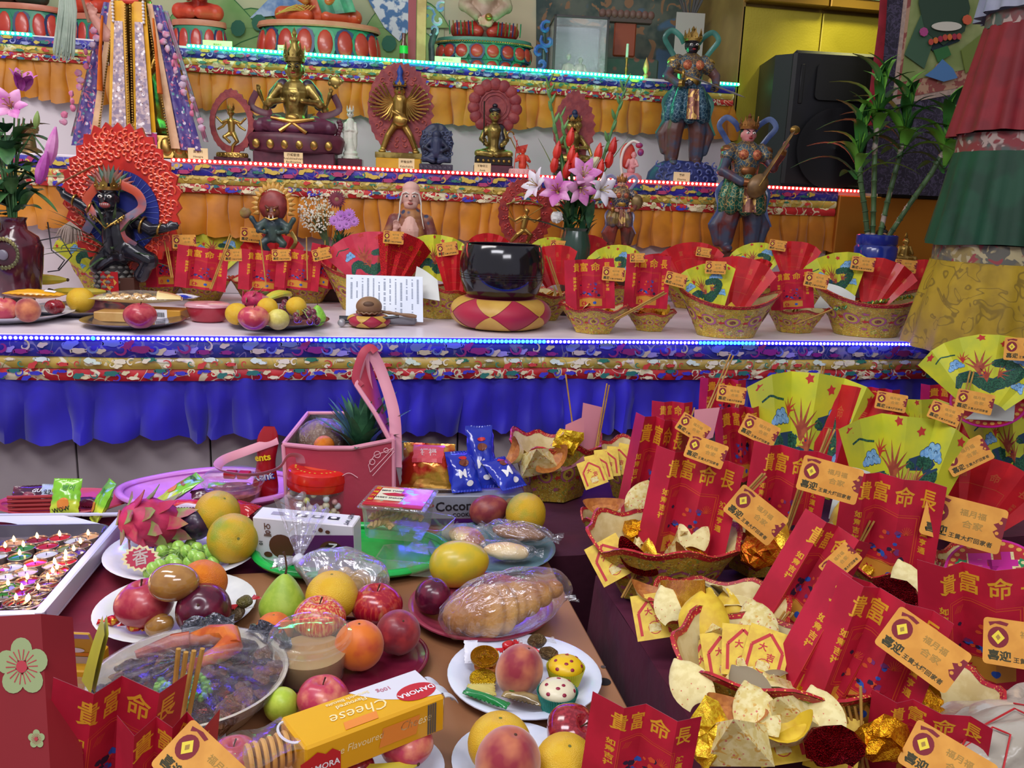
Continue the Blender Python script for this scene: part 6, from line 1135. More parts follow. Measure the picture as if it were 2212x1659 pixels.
g=G(); g.grid(lambda a,b:(hl+.020*b,(a-.5)*Wd*.7-.01,H-.002-.016*b*b+.003*sin(a*15)),10,5); g.grid(lambda a,b:(hl+.020*b,(.5-a)*Wd*.7-.01,H-.003-.016*b*b+.003*sin((1-a)*15)),10,5); g.build('torn_flap',mat('torn_paper','c8ccd4',rough=.6),t)
foam=mat('foam_white','d8dceb','d0d6e8',sc=3,rough=.25,coat=.2)
plate(1132,1478,332,WT,foam,'white foam plate of peach, muffins and sweets',[(0,.0),(.62,0),(.72,.02),(.86,.13),(1.0,.15),(1.0,.165),(.97,.17),(.84,.15),(.72,.06),(.62,.03),(0,.03)])
fruit('peach',1122,1448,102,WT+.015,'red yellow peach in the middle of the foam plate',.2,.3,.8,1.1)
coin=mat('gold_coin_foil','d09a1c','b87c10',sc=12,rough=.2,metal=.9,bump=.6,bsc=14,bd=.1)
def coinf(u,v,wpx,z,lb,rx=.3,ry=0,mm=None):
 p=PZ(u,v,z); r=wpx/2*dep(p)/F; t=thing('chocolate_coin',lb,'candy',T=TR(*p)@rotz(YAW)@M.Rotation(rx,4,'X')@M.Rotation(ry,4,'Y')@M.Scale(r,4)); g=G(); g.lathe([(0,-.12),(.93,-.12),(1,-.08),(1,.08),(.93,.12),(.86,.09),(0,.09)],30); g.build('coin_disc',mm or coin,t); g=G();
 for a,b,s in ((0,.1,.35),(-.3,-.2,.25),(.35,-.15,.28),(.1,.4,.2)): g.ball((a,b,.09),(s,s*.7,.07),0,10,6)
 g.build('embossed_relief',mm or coin,t)
coinf(1047,1418,62,WT+.045,'top gold coin chocolate on the foam plate',.25); coinf(1052,1440,56,WT+.025,'lower copper coin chocolate under the top coin',.1,0,mat('copper_foil','b86c28',rough=.2,metal=.9)); coinf(1043,1466,58,WT+.022,'yellow gold coin chocolate near the plate front',.2,0,mat('yellow_coin_foil','c9a41c','b08c14',sc=12,rough=.2,metal=.9,bump=.6,bsc=14))
gw=mat('green_stripe_pack','1c7a3c','d8d0b0',sc=5,lo=.54,hi=.57,rough=.15,coat=.5)
pillow(1050,1508,110,22,WT+.015,-.5,gw,'dark green wrapped stick candy at the plate front left',.8,.1,0,seed=21); pillow(1130,1505,90,32,WT+.014,-.35,mat('brown_bar_film','a08858','5c4a30',sc=16,rough=.12,coat=.6),'clear wrapped sesame bar at the plate front',.6,.1,0,[('d',.6,.2,.5,.005,grk,0)],seed=22); pillow(1018,1408,30,60,WT+.02,.1,mat('white_wrapper','d8d8e4',rough=.3),'white candy wrapper corner behind the coins',.2,.4,0,seed=23); pillow(1040,1490,60,40,WT+.013,.1,mat('pale_yellow_wrapper','c8b868','b8a858',sc=9,rough=.2,coat=.3),'pale yellow wrapper under the front coin',.4,.1,0,seed=24)
candy(1098,1395,62,WT+.02,.8,mat('candy_red_gloss','b8101c',rough=.12,coat=.6),'shiny red candy behind the peach',dz=.012); nutm=mat('brown_nut_ball','7a5c34','9a7c50',sc=6,rough=.4,bump=.9,bsc=14,bd=.1)
candy(1160,1385,80,WT+.02,.2,nutm,'brown nut candy in clear wrapper behind the peach',clr,dz=.018); candy(1185,1412,80,WT+.02,-.3,nutm,'brown nut candy with red white end by the yellow muffin',mat('red_white_end','c02838',rough=.25),dz=.014)
def muffin(u,v,wpx,z,cm,tm,label):
 p=PZ(u,v,z); r=wpx/2*dep(p)/F; t=thing('muffin',label,'muffin',T=TR(*p)@rotz(YAW)@M.Scale(r,4)); g=G(); n=48
 g.grid(lambda a,b:((.72+.26*b)*(1+.035*(1 if int(a*n*2)%2 else -1))*cos(2*pi*a),(.72+.26*b)*(1+.035*(1 if int(a*n*2)%2 else -1))*sin(2*pi*a),b*.95+(.03*(1 if int(a*n*2)%2 else -1) if b>.99 else 0)),n*2,4,0,True); g.add([(.7*cos(2*pi*i/30),.7*sin(2*pi*i/30),0) for i in range(30)],[tuple(range(30))]); g.build('paper_cup',cm,t,ang=25)
 g=G(); g.ball((0,0,.92),(.9,.9,.52),0,26,14); g.build('cake_top',tm,t); dm=mat('berry_dot','8c1838',rough=.4)
 for i,(a,e) in enumerate([(-1.2,.5),(-2.2,.45),(-.3,.4),(-1.6,1.0),(-.8,1.15),(.6,.7),(2.2,.6),(-2.9,.9),(1.4,1.2)]):
  d=V((cos(e)*cos(a),cos(e)*sin(a),sin(e))); g=G(); g.ball((0,0,0),(.11,.09,.03),0,9,6); g.build('dot',dm,t,T=TR(.9*d.x,.9*d.y,.92+.52*d.z)@aim(V((d.x,d.y,d.z*1.7))))
muffin(1220,1475,84,WT+.014,mat('yellow_cup','c9c428',rough=.5),mat('yellow_icing','e0b818',rough=.35),'yellow muffin with red dots on the foam plate'); muffin(1202,1530,90,WT+.014,mat('teal_cup','1f8a78','187a6a',sc=4,rough=.5),mat('cream_icing','dcd4b4',rough=.35),'cream topped red dotted muffin in teal paper cup')
plate(1038,1330,305,WT,mat('rose_plastic','94384c','8a3046',sc=3,rough=.25,coat=.3),'rose pink plastic plate under the wrapped bread',[(0,.0),(.66,0),(.8,.05),(.97,.15),(1.02,.17),(1.02,.19),(.98,.20),(.93,.17),(.78,.08),(.64,.03),(0,.03)])
br=mat('bread_crust','9c5e20','c8984c',sc=7,lo=.4,hi=.62,rough=.5,bump=.5,bsc=18,bd=.03,layers=[('noise','8a4a1c',12,.58,.68,3)])
p=PZ(1092,1318,WT+.05); k=dep(p)/F; t=thing('bread_loaf','twisted cheese bread loaf in clear bag on the rose plate','bread',T=TR(*p)@rotz(YAW+.28)); g=G()
for i in range(8):
 q=i/7-.5; w_=(62-34*max(0,q+.12)*1.9)*(1-.5*max(0,-q-.3)*4); g.ball((q*215*k,.004*sin(i*2),.010+.004*cos(i)+.030*q),(26*k,w_*k,w_*k*.95),0,18,12,rot=M.Rotation(.4,3,'Z')@M.Rotation(.25,3,'Y'))
blob('loaf',g,.0022,br,t,3); g=G(); g.ball((.0,0,.012),(150*k,72*k,70*k),0,36,22,rot=M.Rotation(-.2,3,'Y')); g.jitter(.006,26,3); g.jitter(.003,60,4); g.build('clear_bag',cling,t,ang=80)
g=G(); g.grid(lambda a,b:(135*k+b*24*k,(a-.5)*(20+34*b)*k,.012+.004*sin(a*16)),14,5); g.build('bag_twist',clear,t)
fruit('redplum',935,1288,78,WT+.014,'dark red plum left of the wrapped bread loaf',0,.2)
plate(1062,1195,275,WT,mat('bluegrey_plate','5c7a84','52707c',sc=3,rough=.25,coat=.3),'blue grey plate of wrapped pastries by the orange')
fruit('mango',992,1217,100,WT+.014,'yellow mango at the left of the pastry plate',0,1.4,.1); fruit('sweetpotato',1056,1102,66,WT+.014,'dull red mango behind the pastries',0,1.3,.1); fruit('greenorange',1136,1110,92,WT+.014,'orange with green cheek at the table edge',.3,1.6,0)
past=mat('pastry_crust','c08a50','e0c490',sc=9,rough=.5,bump=.5,bsc=30,bd=.02,layers=[('noise','9a5a3c',14,.56,.64,3)])
for (u,v,w_,h_,ro,mm,lb,z) in [(1008,1160,118,78,-.9,past,'flaky pastry in crinkled clear wrapper left on the blue plate',.014),(1092,1190,122,56,-.05,mat('roll_crust','d4b078','e8d2a4',sc=9,rough=.5,bump=.3,bsc=30),'pale pastry roll in crinkled wrapper at plate front',.014),(1120,1150,140,66,-.3,mat('brown_cake','7c5430','8e6238',sc=4,rough=.5),'brown sponge slice in glossy wrapper with marks on top',.03)]:
 p=PZ(u,v,WT+z+.016); k=dep(p)/F; t=thing('wrapped_pastry',lb,'pastry',T=TR(*p)@rotz(YAW+ro)); g=G(); g.ball((0,0,0),(w_*.42*k,h_*.42*k,.016),0,20,12); g.jitter(.004,40,int(u)); g.build('pastry_body',mm,t)
 g=G(); g.ball((0,0,0),(w_*.56*k,h_*.52*k,.021),0,30,18); g.jitter(.006,45,int(u)+1); g.build('clear_wrapper',crinkle if 'crinkled' in lb else cling,t,ang=25)
 for s in (-1,1): g=G(); g.grid(lambda a,b:(s*(w_*.5*k+b*w_*.18*k),(a-.5)*h_*k*(.4+.5*b),.004*sin(a*22)),16,5); g.jitter(.003,50,s+3); g.build('wrapper_end',crinkle,t,ang=20)
 if 'glossy' in lb: g=G(); txt(g,'长大',.016,0,0,.0215,0,0,1.2,0); g.build('printed_label',ink,t,False)
tray(762,1208,405,.66,WT,mat('green_plastic','14b04a','10a244',sc=3,rough=.22,coat=.4),'bright green oval plastic tray behind the yellow grapefruit',h=.11,rz_=.12,tube=.05)
p=PZ(668,1196,WT+.012); k=dep(p)/F; D_=(218*k,.045,104*k); t=obox('candy_box','white and purple cracker box with brown chocolate pictures','box',668,1210,D_,WT+.008,-.13,mat('box_white','d8d4dc','cfcad4',sc=3,rough=.35),.10)
x,y,h=D_
face_print(t,'f',D_,[('p',[(-x*.10,h*.18),(x*.5,h*.30),(x*.5,-h*.5),(-x*.25,-h*.5),(-x*.28,-h*.1)],0,0,0,plk,0),('d',1,-x*.22,-h*.1,h*.27,brk,0),('d',1,x*.28,-h*.15,h*.28,brk,0),('d',1,x*.3,-h*.13,h*.22,mat('choc_dark','2c1812',rough=.5),0),('t','N',x*.29,-h*.0,h*.24,wpl,-pi/2),('t','10',-x*.43,-h*.05,h*.11,ink,-pi/2),('t','오예',-x*.36,h*.25,h*.17,brk,-pi/2),('d',.7,-x*.36,-h*.3,h*.09,brk,0),('d',1,x*.18,h*.36,h*.05,brk,0),('d',.8,x*.25,h*.33,h*.05,brk,0),('d',.6,x*.12,h*.32,h*.04,plk,0)])
face_print(t,'t',D_,[('r',.45,-x*.28,0,x*.07,mat('barcode_grey','9c98a8',rough=.6),0)]+[('r',.5,-x*.05+i*x*.16,0,x*.055,ink,0) for i in range(3)]+[('d',.6,-x*.05+i*x*.16,0,x*.032,wpl,0) for i in range(3)]+[('t','NET WT',x*.42,0,.012,ink,-pi/2)])
p=PZ(862,1192,WT+.012)+V((0,.02,.038)); k=dep(p)/F
def boxtub(t,wx,wy,h,m_,z0=0,tp=.9):
 g=G(); L=lambda s,z:[(sx*wx/2*s,sy*wy/2*s,z) for sx,sy in ((-1,-.8),(-.8,-1),(.8,-1),(1,-.8),(1,.8),(.8,1),(-.8,1),(-1,.8))]
 a,b,c=L(tp,z0),L(1,z0+h),L(1.05,z0+h); g.add(a+b+c,[tuple(range(8))[::-1]]+[(i,(i+1)%8,8+(i+1)%8,8+i) for i in range(8)]+[(8+i,8+(i+1)%8,16+(i+1)%8,16+i) for i in range(8)]); return g
t=thing('snack_tub','clear square tub of twisted snacks with red labelled lid','container',T=TR(*p)@rotz(YAW-.12)); wx,wy=134*k,.115; g=boxtub(t,wx,wy,.062,hard); g.build('tub_wall',film('frosted_plastic','dfe8e0',op=.3,rough=.2,bump=.1),t,False)
dough=mat('fried_twist','c49a58','d8b478',sc=30,rough=.5)
for i in range(9):
 g=G(); a=R.uniform(0,3); c=V((R.uniform(-.3,.3)*wx,R.uniform(-.3,.3)*wy,.02+R.uniform(0,.03)))
 for s in (0,pi): g.tube([c+V(((q-.5)*.05*cos(a)+.004*cos(q*14+s)*sin(a),(q-.5)*.05*sin(a)-.004*cos(q*14+s)*cos(a),.004*sin(q*14+s))) for q in [j/12 for j in range(13)]],.0042,7)
 g.build('twist_snack',dough,t)
g=G(); g.box((-wx*.54,-wy*.54,.0625),(wx*.54,wy*.54,.068),bv=.002); g.build('lid',film('lid_clear','e8ecec',op=.25,rough=.1),t)
g=G(); g.box((-wx*.47,-wy*.5,.0685),(wx*.47,wy*.47,.0692)); g.build('label_card',mat('snack_label','c84838','e0a070',sc=22,rough=.25,coat=.5,layers=[('noise','90c8a8',30,.6,.64,4)]),t,False)
for i,(q,mm) in enumerate([([(-.47,-.3),(-.36,-.3),(-.36,.42),(-.47,.42)],redk),([(-.36,-.22),(.08,-.22),(.08,.02),(.0,.02),(.0,.38),(-.36,.38)],mat('label_paper','dcd8b8',rough=.5)),([(-.47,-.5),(.47,-.5),(.47,-.36),(-.47,-.36)],redk),([(-.3,.08),(-.1,.16),(.12,.12),(.0,.0),(-.18,.0)],redk)]): g=G(); g.flat([(a*wx,b*wy) for a,b in q]); g.build('printed_label',mm,t,False,T=TR(0,0,.0696+.0004*i))
for i,c in enumerate('꽈배기맛'): g=G(); txt(g,c,.012,-.415*wx,(.32-.18*i)*wy); g.build('printed_label',ylk,t,False,T=TR(0,0,.0706))
g=G(); txt(g,'MINI TWIST',.009,-.15*wx,.24*wy); txt(g,'SWEET SNACK',.009,-.15*wx,-.1*wy); g.build('printed_label',ink,t,False,T=TR(0,0,.0708))
p2=PZ(925,1180,WT+.012); t=thing('food_tub','empty looking frosted plastic tub right of the twist snack tub','container',T=TR(*p2)@rotz(YAW-.3)); boxtub(t,.085,.085,.055,hard).build('tub_wall',film('frosted_plastic','dfe8e0'),t,False)
p3=PZ(890,1228,WT+.012); t=thing('food_tub','low frosted plastic tub under the twist snack tub','container',T=TR(*p3)@rotz(YAW-.1)); boxtub(t,.12,.07,.03,hard).build('tub_wall',film('frosted_plastic','dfe8e0'),t,False)
p=PZ(735,1238,WT+.045); k=dep(p)/F; t=thing('food_bag','knotted translucent plastic bag of yellow food on green tray','bag',T=TR(*p)@rotz(YAW-.35)); g=G(); g.ball((.0,0,0),(112*k,58*k,.040),0,36,22); g.jitter(.010,22,5); g.jitter(.004,55,9); g.build('bag_body',film('bag_film','e4e2f0',op=.75,rough=.16,bump=1,bsc=20),t,ang=50)
g=G()
for i in range(12): a=i*2.4; q=sqrt(i/12); g.ball((.010+85*k*q*cos(a)*.8,38*k*q*sin(a),-.012),(.017,.014,.012),0,10,7)
g.jitter(.004,60,2); g.build('yellow_food',mat('yellow_tofu','c9a048','b88c3c',sc=20,rough=.5),t)
kx=-105*k
for j,(dx,dy,dz_,L) in enumerate([(-.3,.2,1.0,.115),(.15,.5,1,.10),(-.9,-.3,-.2,.045),(-.6,-.7,-.1,.04)]):
 g=G(); d=V((dx,dy,dz_)).normalized()*L; sd=V((-dy,dx,0)).normalized() if abs(dx)+abs(dy)>0 else V((1,0,0)); g.grid(lambda a,b:V((kx,0,.010))+d*b+sd*(a-.5)*(.008+.055*b)+V((0,0,.004*sin(a*14))),14,7); g.build('bag_ear',film('bag_film','e4e2f0'),t,ang=50)
g=G(); g.ball((kx,0,.008),(.012,.012,.011),0,12,8); g.jitter(.003,90,1); g.build('knot',mat('knot_white','d4d4e0',rough=.35,trans=.2),t)
p=PZ(683,1122,WT); k=dep(p)/F; t=thing('candy_jar','clear plastic jar of pastel sweets with a red screw lid','jar',T=TR(*p)@rotz(YAW)@M.Rotation(.05,4,'Y')); r=66*k; hj=84*k
g=G(); g.lathe([(0,0),(r*.92,0),(r,.006),(r*1.02,hj*.5),(r,hj*.9),(r*.88,hj)],40,0,None,(1,.92),False); g.build('jar_wall',hard,t)
sw=[mat('sweet_'+c,c,rough=.35) for c in ('d8c8a8','d4b8a0','cfd0d4','d89a98','d2d070','c4b494')]; sg=G(); sg.ball((0,0,0),1,0,10,7)
for i in range(110):
 a=R.uniform(0,6.28); q=r*(.9 if i<80 else .5)*sqrt(R.uniform(.75,1)); put('sweet',sg.mesh('sweet%d'%(i%6),sw[i%6]) if i<6 else bpy.data.meshes['sweet%d'%(i%6)],t,TR(q*cos(a),q*.92*sin(a),R.uniform(.006,hj*.93))@M.Scale(.0072*R.uniform(.85,1.15),4))
g=G(); g.lathe([(r*.90,hj*.92),(r*.97,hj*.92),(r*.99,hj*.96),(r*.985,hj*1.12),(r*1.0,hj*1.13),(r*1.0,hj*1.18),(r*.95,hj*1.36),(r*.88,hj*1.40),(r*.80,hj*1.42),(0,hj*1.42)],56,0,None,(1,.92),False); g.build('lid',mat('lid_red','c81810','d82a1a',sc=4,rough=.2,coat=.5),t)
g=G(); g.flat([(.45*r*cos(a),.40*r*sin(a)) for a in [2*pi*i/24 for i in range(24)]],hj*1.425); g.build('lid_sticker',mat('lid_orange','e0502c',rough=.25,coat=.5),t,False); g=G()
for i in range(26): a=i*.24+R.uniform(-.05,.05); g.ball((.72*r*cos(a),.66*r*sin(a),hj*1.423),(.0028,.0016,.001),0,6,4)
g.build('gold_emboss',mat('emboss_gold','e6c04a',rough=.2,metal=.6),t,False,kind='stuff')
pk=mat('bag_pink','a83448','9c2c40',sc=4,rough=.55,bump=.1,bsc=90); pe=mat('bag_piping','cf8a9a','c88094',sc=6,rough=.5); silv=mat('bag_lining','6a6468','8a8480',sc=22,rough=.25,metal=.8,bump=.6,bsc=60)
q0=PZ(735,1122,WT); dd=dep(q0); t=thing('cooler_bag','open pink cooler bag with white piping holding a pineapple','bag',q0)
L=lambda u,v,d: at(u,v,d)-q0
FL,FR_=L(612,960,dd-.02),L(850,950,dd-.05); BL,BR_=L(665,893,dd+.14),L(800,893,dd+.12); fl,fr=L(622,1115,dd-.03),L(852,1095,dd-.05);
TOP=[FL,L(690,968,dd-.05),L(760,968,dd-.06),FR_,L(838,925,dd+.05),BR_,BL]; BOT=[fl+V((0,0,0)),fl.lerp(fr,.33),fl.lerp(fr,.66),fr,fr+V((.03,.10,0)),fr+V((0,.17,0)),fl+V((.05,.17,0))]
BOT=[V((b.x,b.y,.0)) for b in BOT]
g=G(); n=7
def wl(a,b,o=0):
 f=(a*n)%n; i=int(f); x=f-i; x=x*x*(3-2*x); P=BOT[i].lerp(BOT[(i+1)%n],x); Q=TOP[i].lerp(TOP[(i+1)%n],x); c=sum(BOT,V())/n; p=P.lerp(Q,b); e=(V((c.x,c.y,p.z))-p); return p+e*(.03+o) if o else p
g.grid(lambda a,b:wl(a,b),56,8,0,True); g.build('bag_wall',pk,t,ang=60); g=G(); g.grid(lambda a,b:wl(-a,b,.03),56,8,0,True); g.build('silver_lining',silv,t,ang=60)
g=G(); g.tube([wl(i/56,1) for i in range(57)],.0052,8,cap=False); g.build('top_piping',pe,t); g=G(); g.grid(lambda a,b:wl(a,1-.10*b,-.012),56,2,0,True); g.build('top_band',mat('band_pink','c07a8c',rough=.5),t);
for i in (0,3): g=G(); g.tube([BOT[i].lerp(TOP[i],j/6)+V((0,-.002,0)) for j in range(7)],.0045,8); g.build('corner_piping',pe,t)
def strap(pts,wd,label=None,m_=pe,side=None):
 g=G(); P=[V(p) for p in pts]; fine=[]
 for i in range(len(P)-1):
  a,b,c,d=P[max(i-1,0)],P[i],P[i+1],P[min(i+2,len(P)-1)]
  for j in range(5): s=j/5; fine.append(.5*((2*b)+(c-a)*s+(2*a-5*b+4*c-d)*s*s+(3*b-a-3*c+d)*s**3))
 fine.append(P[-1]); g.tube(fine,wd,8,flat=.16,up=side or (0,1,0)); return g.build('strap',m_,t,ang=60)
strap([L(855,1010,dd-.04),L(852,900,dd),L(828,815,dd+.02),L(806,768,dd+.02),L(790,765,dd+.02),L(800,850,dd+.03),L(835,955,dd+.06)],.013)
strap([L(780,835,dd),L(768,815,dd),L(783,765,dd),L(800,750,dd+.01),L(812,760,dd+.01)],.009,m_=pk);
g=G(); fA,fB,fC,fD=L(846,958,dd-.04),L(770,832,dd-.0),L(792,758,dd+.03),L(840,930,dd+.07); g.grid(lambda s,q:fA.lerp(fD,s).lerp(fB.lerp(fC,s),q),8,8); g.grid(lambda s,q:fA.lerp(fD,1-s).lerp(fB.lerp(fC,1-s),q)+V((.003,0,0)),8,8); g.build('flap',pk,t); g=G(); g.tube([fA,fA.lerp(fB,.5)+V((.004,0,0)),fB,fB.lerp(fC,.5),fC],.0055,8); g.build('flap_piping',pe,t)
strap([L(650,1000,dd-.05),L(645,985,dd-.06),L(622,985,dd-.07),L(600,1012,dd-.08),L(540,1026,dd-.1),L(475,1015,dd-.08),L(480,995,dd-.02),L(530,975,dd+.02),L(600,950,dd+.03)],.0105,side=(0,0,1))
g=G();
for pl in ([(800,1020),(850,968),(852,975),(805,1028)],[(800,1020),(796,1005),(808,985),(850,968)]): g.tube([L(u,v,dd-.056) for u,v in pl],.0008,4)
for (u,v,rr) in ((815,982,7),(834,973,5),(804,998,6)): g.tube([L(u+rr*cos(a),v+rr*sin(a),dd-.057) for a in [i*.55 for i in range(13)]],.0008,4)
g.tube([L(740+3*i,1028-6*sin(i*.35),dd-.056) for i in range(12)],.0008,4); g.build('white_line_print',mat('line_white','d8a8b0',rough=.6),t)
pb=at(765,1015,dd+.05); tpi=pineapple(V((pb.x,pb.y,WT+.02)),.12,.06,'pineapple lying in the pink cooler bag',.1,0,.125,mat('leaf_green','2f5a40','4c8058',sc=20,rough=.5),mat('pineapple_brown','4a3024','6a4a30',sc=30,rough=.5,bump=.6,bsc=50),False,4,nl=34)
pr_=PZ(690,965,WT+.10); t=thing('wrapped_melon','round brown melon in bubble wrap inside the cooler bag','melon',at(695,955,dd+.07)); g=G(); g.ball((0,0,0),(.055,.05,.05),0,24,16); g.build('melon',mat('melon_brown','6a4a38',rough=.6),t); g=G(); g.ball((0,0,0),(.06,.055,.055),0,34,24); g.jitter(.002,160,3); g.build('bubble_wrap',film('bubble_film','e0d8d0',op=.22,rough=.12,bump=1,bsc=90),t)
fruit('orange',700,962,44,0,'orange top showing inside the cooler bag front',cz=at(700,962,dd+.0).z)
p=PZ(574,1080,WT+.012); k=dep(p)/F; t=thing('candy_pouch','tall red candy pouch with yellow and blue lettering','snack',T=TR(*p)@rotz(YAW)); g=G(); Hh=165*k
g.grid(lambda a,b:((24*k*(1-.6*b**6)+.004*sin(b*9))*cos(2*pi*a)-.10*Hh*0+.012*b*b,(24*k*(1-b**3*.9))*.6*sin(2*pi*a),b*Hh),28,16,0,True); g.build('pouch_body',mat('pouch_red','a81420','941018',sc=6,rough=.25,coat=.4),t,ang=60)
def wrapface(items):
 for (txt_,s,x,z,mm,ro) in items:
  g=G(); txt(g,txt_,s,x,z,0,0,ro,1,.03); g.v=[(X+.003,-.6*sqrt(max((26*k)**2-(X)**2,1e-8))*(1-max(0,Z/Hh)**3*.75)-.0012,Z) for X,Z,_ in g.v]; g.build('printed_label',mm,t,False)
wrapface([('ents',.022,-.004,.105,ylk,.15),('Kent',.026,-.004,.060,blk,.15),('Kent',.024,-.005,.061,wpl,.15)])
D_=(240*dep(PZ(1010,1108,WT))/F,.055,52*dep(PZ(1010,1108,WT))/F); t=obox('cookie_box','silver coconut cookie box under the snack packs','box',1010,1112,D_,WT,.12,mat('cookie_silver','a8acb8','989cac',sc=4,rough=.25,metal=.4)); x,y,h=D_
face_print(t,'f',D_,[('p',[(x*.15,-h*.5),(x*.5,-h*.5),(x*.5,h*.4),(x*.35,h*.4)],0,0,0,mat('pic_tan','b08c6a',rough=.5),0),('d',.6,x*.36,-.0,h*.42,mat('cookie_tan','a07048',rough=.5),0),('t','Coconut',-x*.08,h*.06,h*.55,ink,.05),('t','COOKIES',-x*.04,-h*.3,h*.22,ink,.05),('d',.4,-x*.36,h*.1,h*.26,mat('logo_red','9c2a20',rough=.4),0),('t','KERRY',-x*.36,h*.1,h*.13,wpl,0)])
face_print(t,'t',D_,[('r',.25,-x*.2,0,x*.16,mat('dark_pic','2c2830',rough=.4),0),('t','Coconut',-x*.2,0,.018,ink,0)])
zc=WT+h
pillow(925,1008,112,105,zc,.0,mat('gold_red_film','b8301c','d8a040',sc=14,lo=.45,hi=.55,rough=.15,metal=.5,bump=.3,bsc=50),'red gold snack pack with pink label on the cookie box',.55,1.0,0,[('r',.7,.5,.74,.036,mat('label_rose','c8404c',rough=.3,coat=.5),0),('t','福禄',.5,.74,.02,mat('label_silver','c8a8a8',rough=.4),0)],seed=31,dz=.03)
bf=mat('blue_film','1c2a9c','2438b4',sc=5,rough=.15,coat=.5)
for (u,v,w_,h_,ro,ti,lb,sd) in [(1000,1018,66,98,.35,.8,'blue snack bar lying left on the cookie box',33),(1088,1022,68,92,.7,.5,'blue snack bar lying right on the cookie box',34),(1040,986,60,140,.25,1.0,'upper blue chocolate bar leaning on the others',35)]:
 pillow(u,v,w_,h_,zc,ro,bf,lb,.6,ti,0,[('d',.8,.5,.62,.012,mat('choc_print','6c3420',rough=.3),0),('d',.5,.5,.75,.010,redk,0),('t','M',.4,.35,.028,wpl,.1),('d',.7,.6,.15,.008,wpl,0)],seed=sd,dz=.03 if sd<35 else .055)
plate(1110,1655,270,WT,foam,'white foam plate of oranges at the bottom edge'); fruit('grapefruit',1079,1606,138,WT+.013,'yellow orange at the back of the bottom plate'); fruit('peach',1097,1648,142,WT+.05,'purple red peach in front of the yellow orange',.2,0,1.2,1.1,cz=None); fruit('apple_dark',1237,1582,112,WT+.014,'glossy dark red apple on the bottom plate',.5,.5); fruit('grapefruit',1221,1650,132,WT+.03,'round yellow orange before the dark apple',.3,.1)
plate(830,1672,260,WT,foam,'white foam plate under the cheese biscuit box, bottom'); fruit('apple_rose',878,1608,104,WT+.013,'red apple beneath the biscuit box corner'); banana(800,1655,200,WT+.01,.05,'banana at the bottom edge under the biscuit box'); fruit('apple_pink',505,1640,100,WT+.013,'red apple under the clear end of the biscuit box'); fruit('apple_dark',770,1655,70,WT+.013,'small dark apple at the bottom edge behind a banana')
plate(305,1650,350,WT,mat('shiny_white_bowl','d4d2da','cac8d2',sc=3,rough=.15,coat=.4),'glossy white dish at the bottom left behind red packets',[(0,0),(.5,0),(.62,.04),(.9,.2),(1,.24),(1.0,.26),(.95,.26),(.86,.22),(.6,.07),(0,.04)])
sheet_at('packet2',(225,1760),(262,1478),.90,'red packet with big gold letter at the bottom left',250,.84); sticks((375,1640),(412,1398),.92,'thick incense bundle beside the bottom left packet',4,.90,.0028,.005); sheet_at('packet1',(350,1800),(365,1560),.86,'second red packet at the bottom left, under the tag',200,.82); name_tag(440,1665,.80,190,-.75,'orange tag on the bottom left packet')
A,B,C_,D=at(-60,1720,.80),at(112,1720,.80),at(88,1326,.86),at(-60,1335,.86); o0=A; t=thing('flower_packet','large red paper packet with pale green blossoms at the left','packet',A); n_=(B-A).cross(D-A).normalized(); fs=lambda s,q:A.lerp(B,s).lerp(D.lerp(C_,s),q)-A
rp=mat('deep_red_card','7c0e18','700a14',sc=3,rough=.6); g=G(); g.grid(lambda s,q:fs(s,q),6,6); sdv=(B-A).normalized()*.018-n_*.03; g.grid(lambda s,q:fs(1,q)+sdv*s,3,6); g.grid(lambda s,q:fs(1-s,q)+(sdv.dot(n_))*n_,6,6); g.build('packet_body',rp,t,True,30)
fm_=[mat('blossom_green','8c9a6a',rough=.6),mat('blossom_red','a8303c',rough=.6)]
for (cu,cv,rr) in ((.70,.70,.36),(.85,.30,.11)):
 g=G(); ar=(B-A).length/(D-A).length
 for i in range(5): a=pi/2+i*2*pi/5; g.add([fs(cu+rr*(.62*cos(a)+.42*cos(b_)),cv+rr*ar*(.62*sin(a)+.42*sin(b_)))+n_*(.0006+.0001*i) for b_ in [2*pi*j/16 for j in range(16)]],[tuple(range(16))],0)
 g.add([fs(cu+rr*.22*cos(b_),cv+rr*ar*.22*sin(b_))+n_*.0016 for b_ in [2*pi*j/16 for j in range(16)]],[tuple(range(16))],1)
 for i in range(18): a=i*2*pi/18; d=V((-sin(a),cos(a))); g.add([fs(cu+rr*(q*cos(a)+w_*d.x),cv+rr*ar*(q*sin(a)+w_*d.y))+n_*.0012 for q,w_ in ((.25,-.015),(.25,.015),(.62,.02),(.62,-.02))],[(0,1,2,3)],1)
 g.build('blossom_print',fm_,t,False)
zb=WT; p=PZ(165,1490,zb); k=dep(p)/F; D_=(130*k,.07,.045); t=obox('food_carton','yellow wheat picture carton behind the bottom left packets','box',150,1480,D_,zb,.0,mat('carton_yellow','c9941c','c08a14',sc=3,rough=.35)); x,y,h=D_
face_print(t,'f',D_,[('t','소맥분100%',0,h*.35,.011,ink,0),('d',.7,-x*.1,-h*.2,.012,mat('wheat_print','9c5c1c',rough=.5),0),('d',.6,x*.12,-h*.3,.012,mat('wheat_print','9c5c1c'),0)])
D2=(130*k,.004,.07); t=obox('food_carton','open carton lid with wheat ears and purple band','box',158,1430,D2,zb+.045,.0,mat('lid_gold','cf9a2c','dcb04a',sc=5,rough=.35),.45); x,y,h=D2
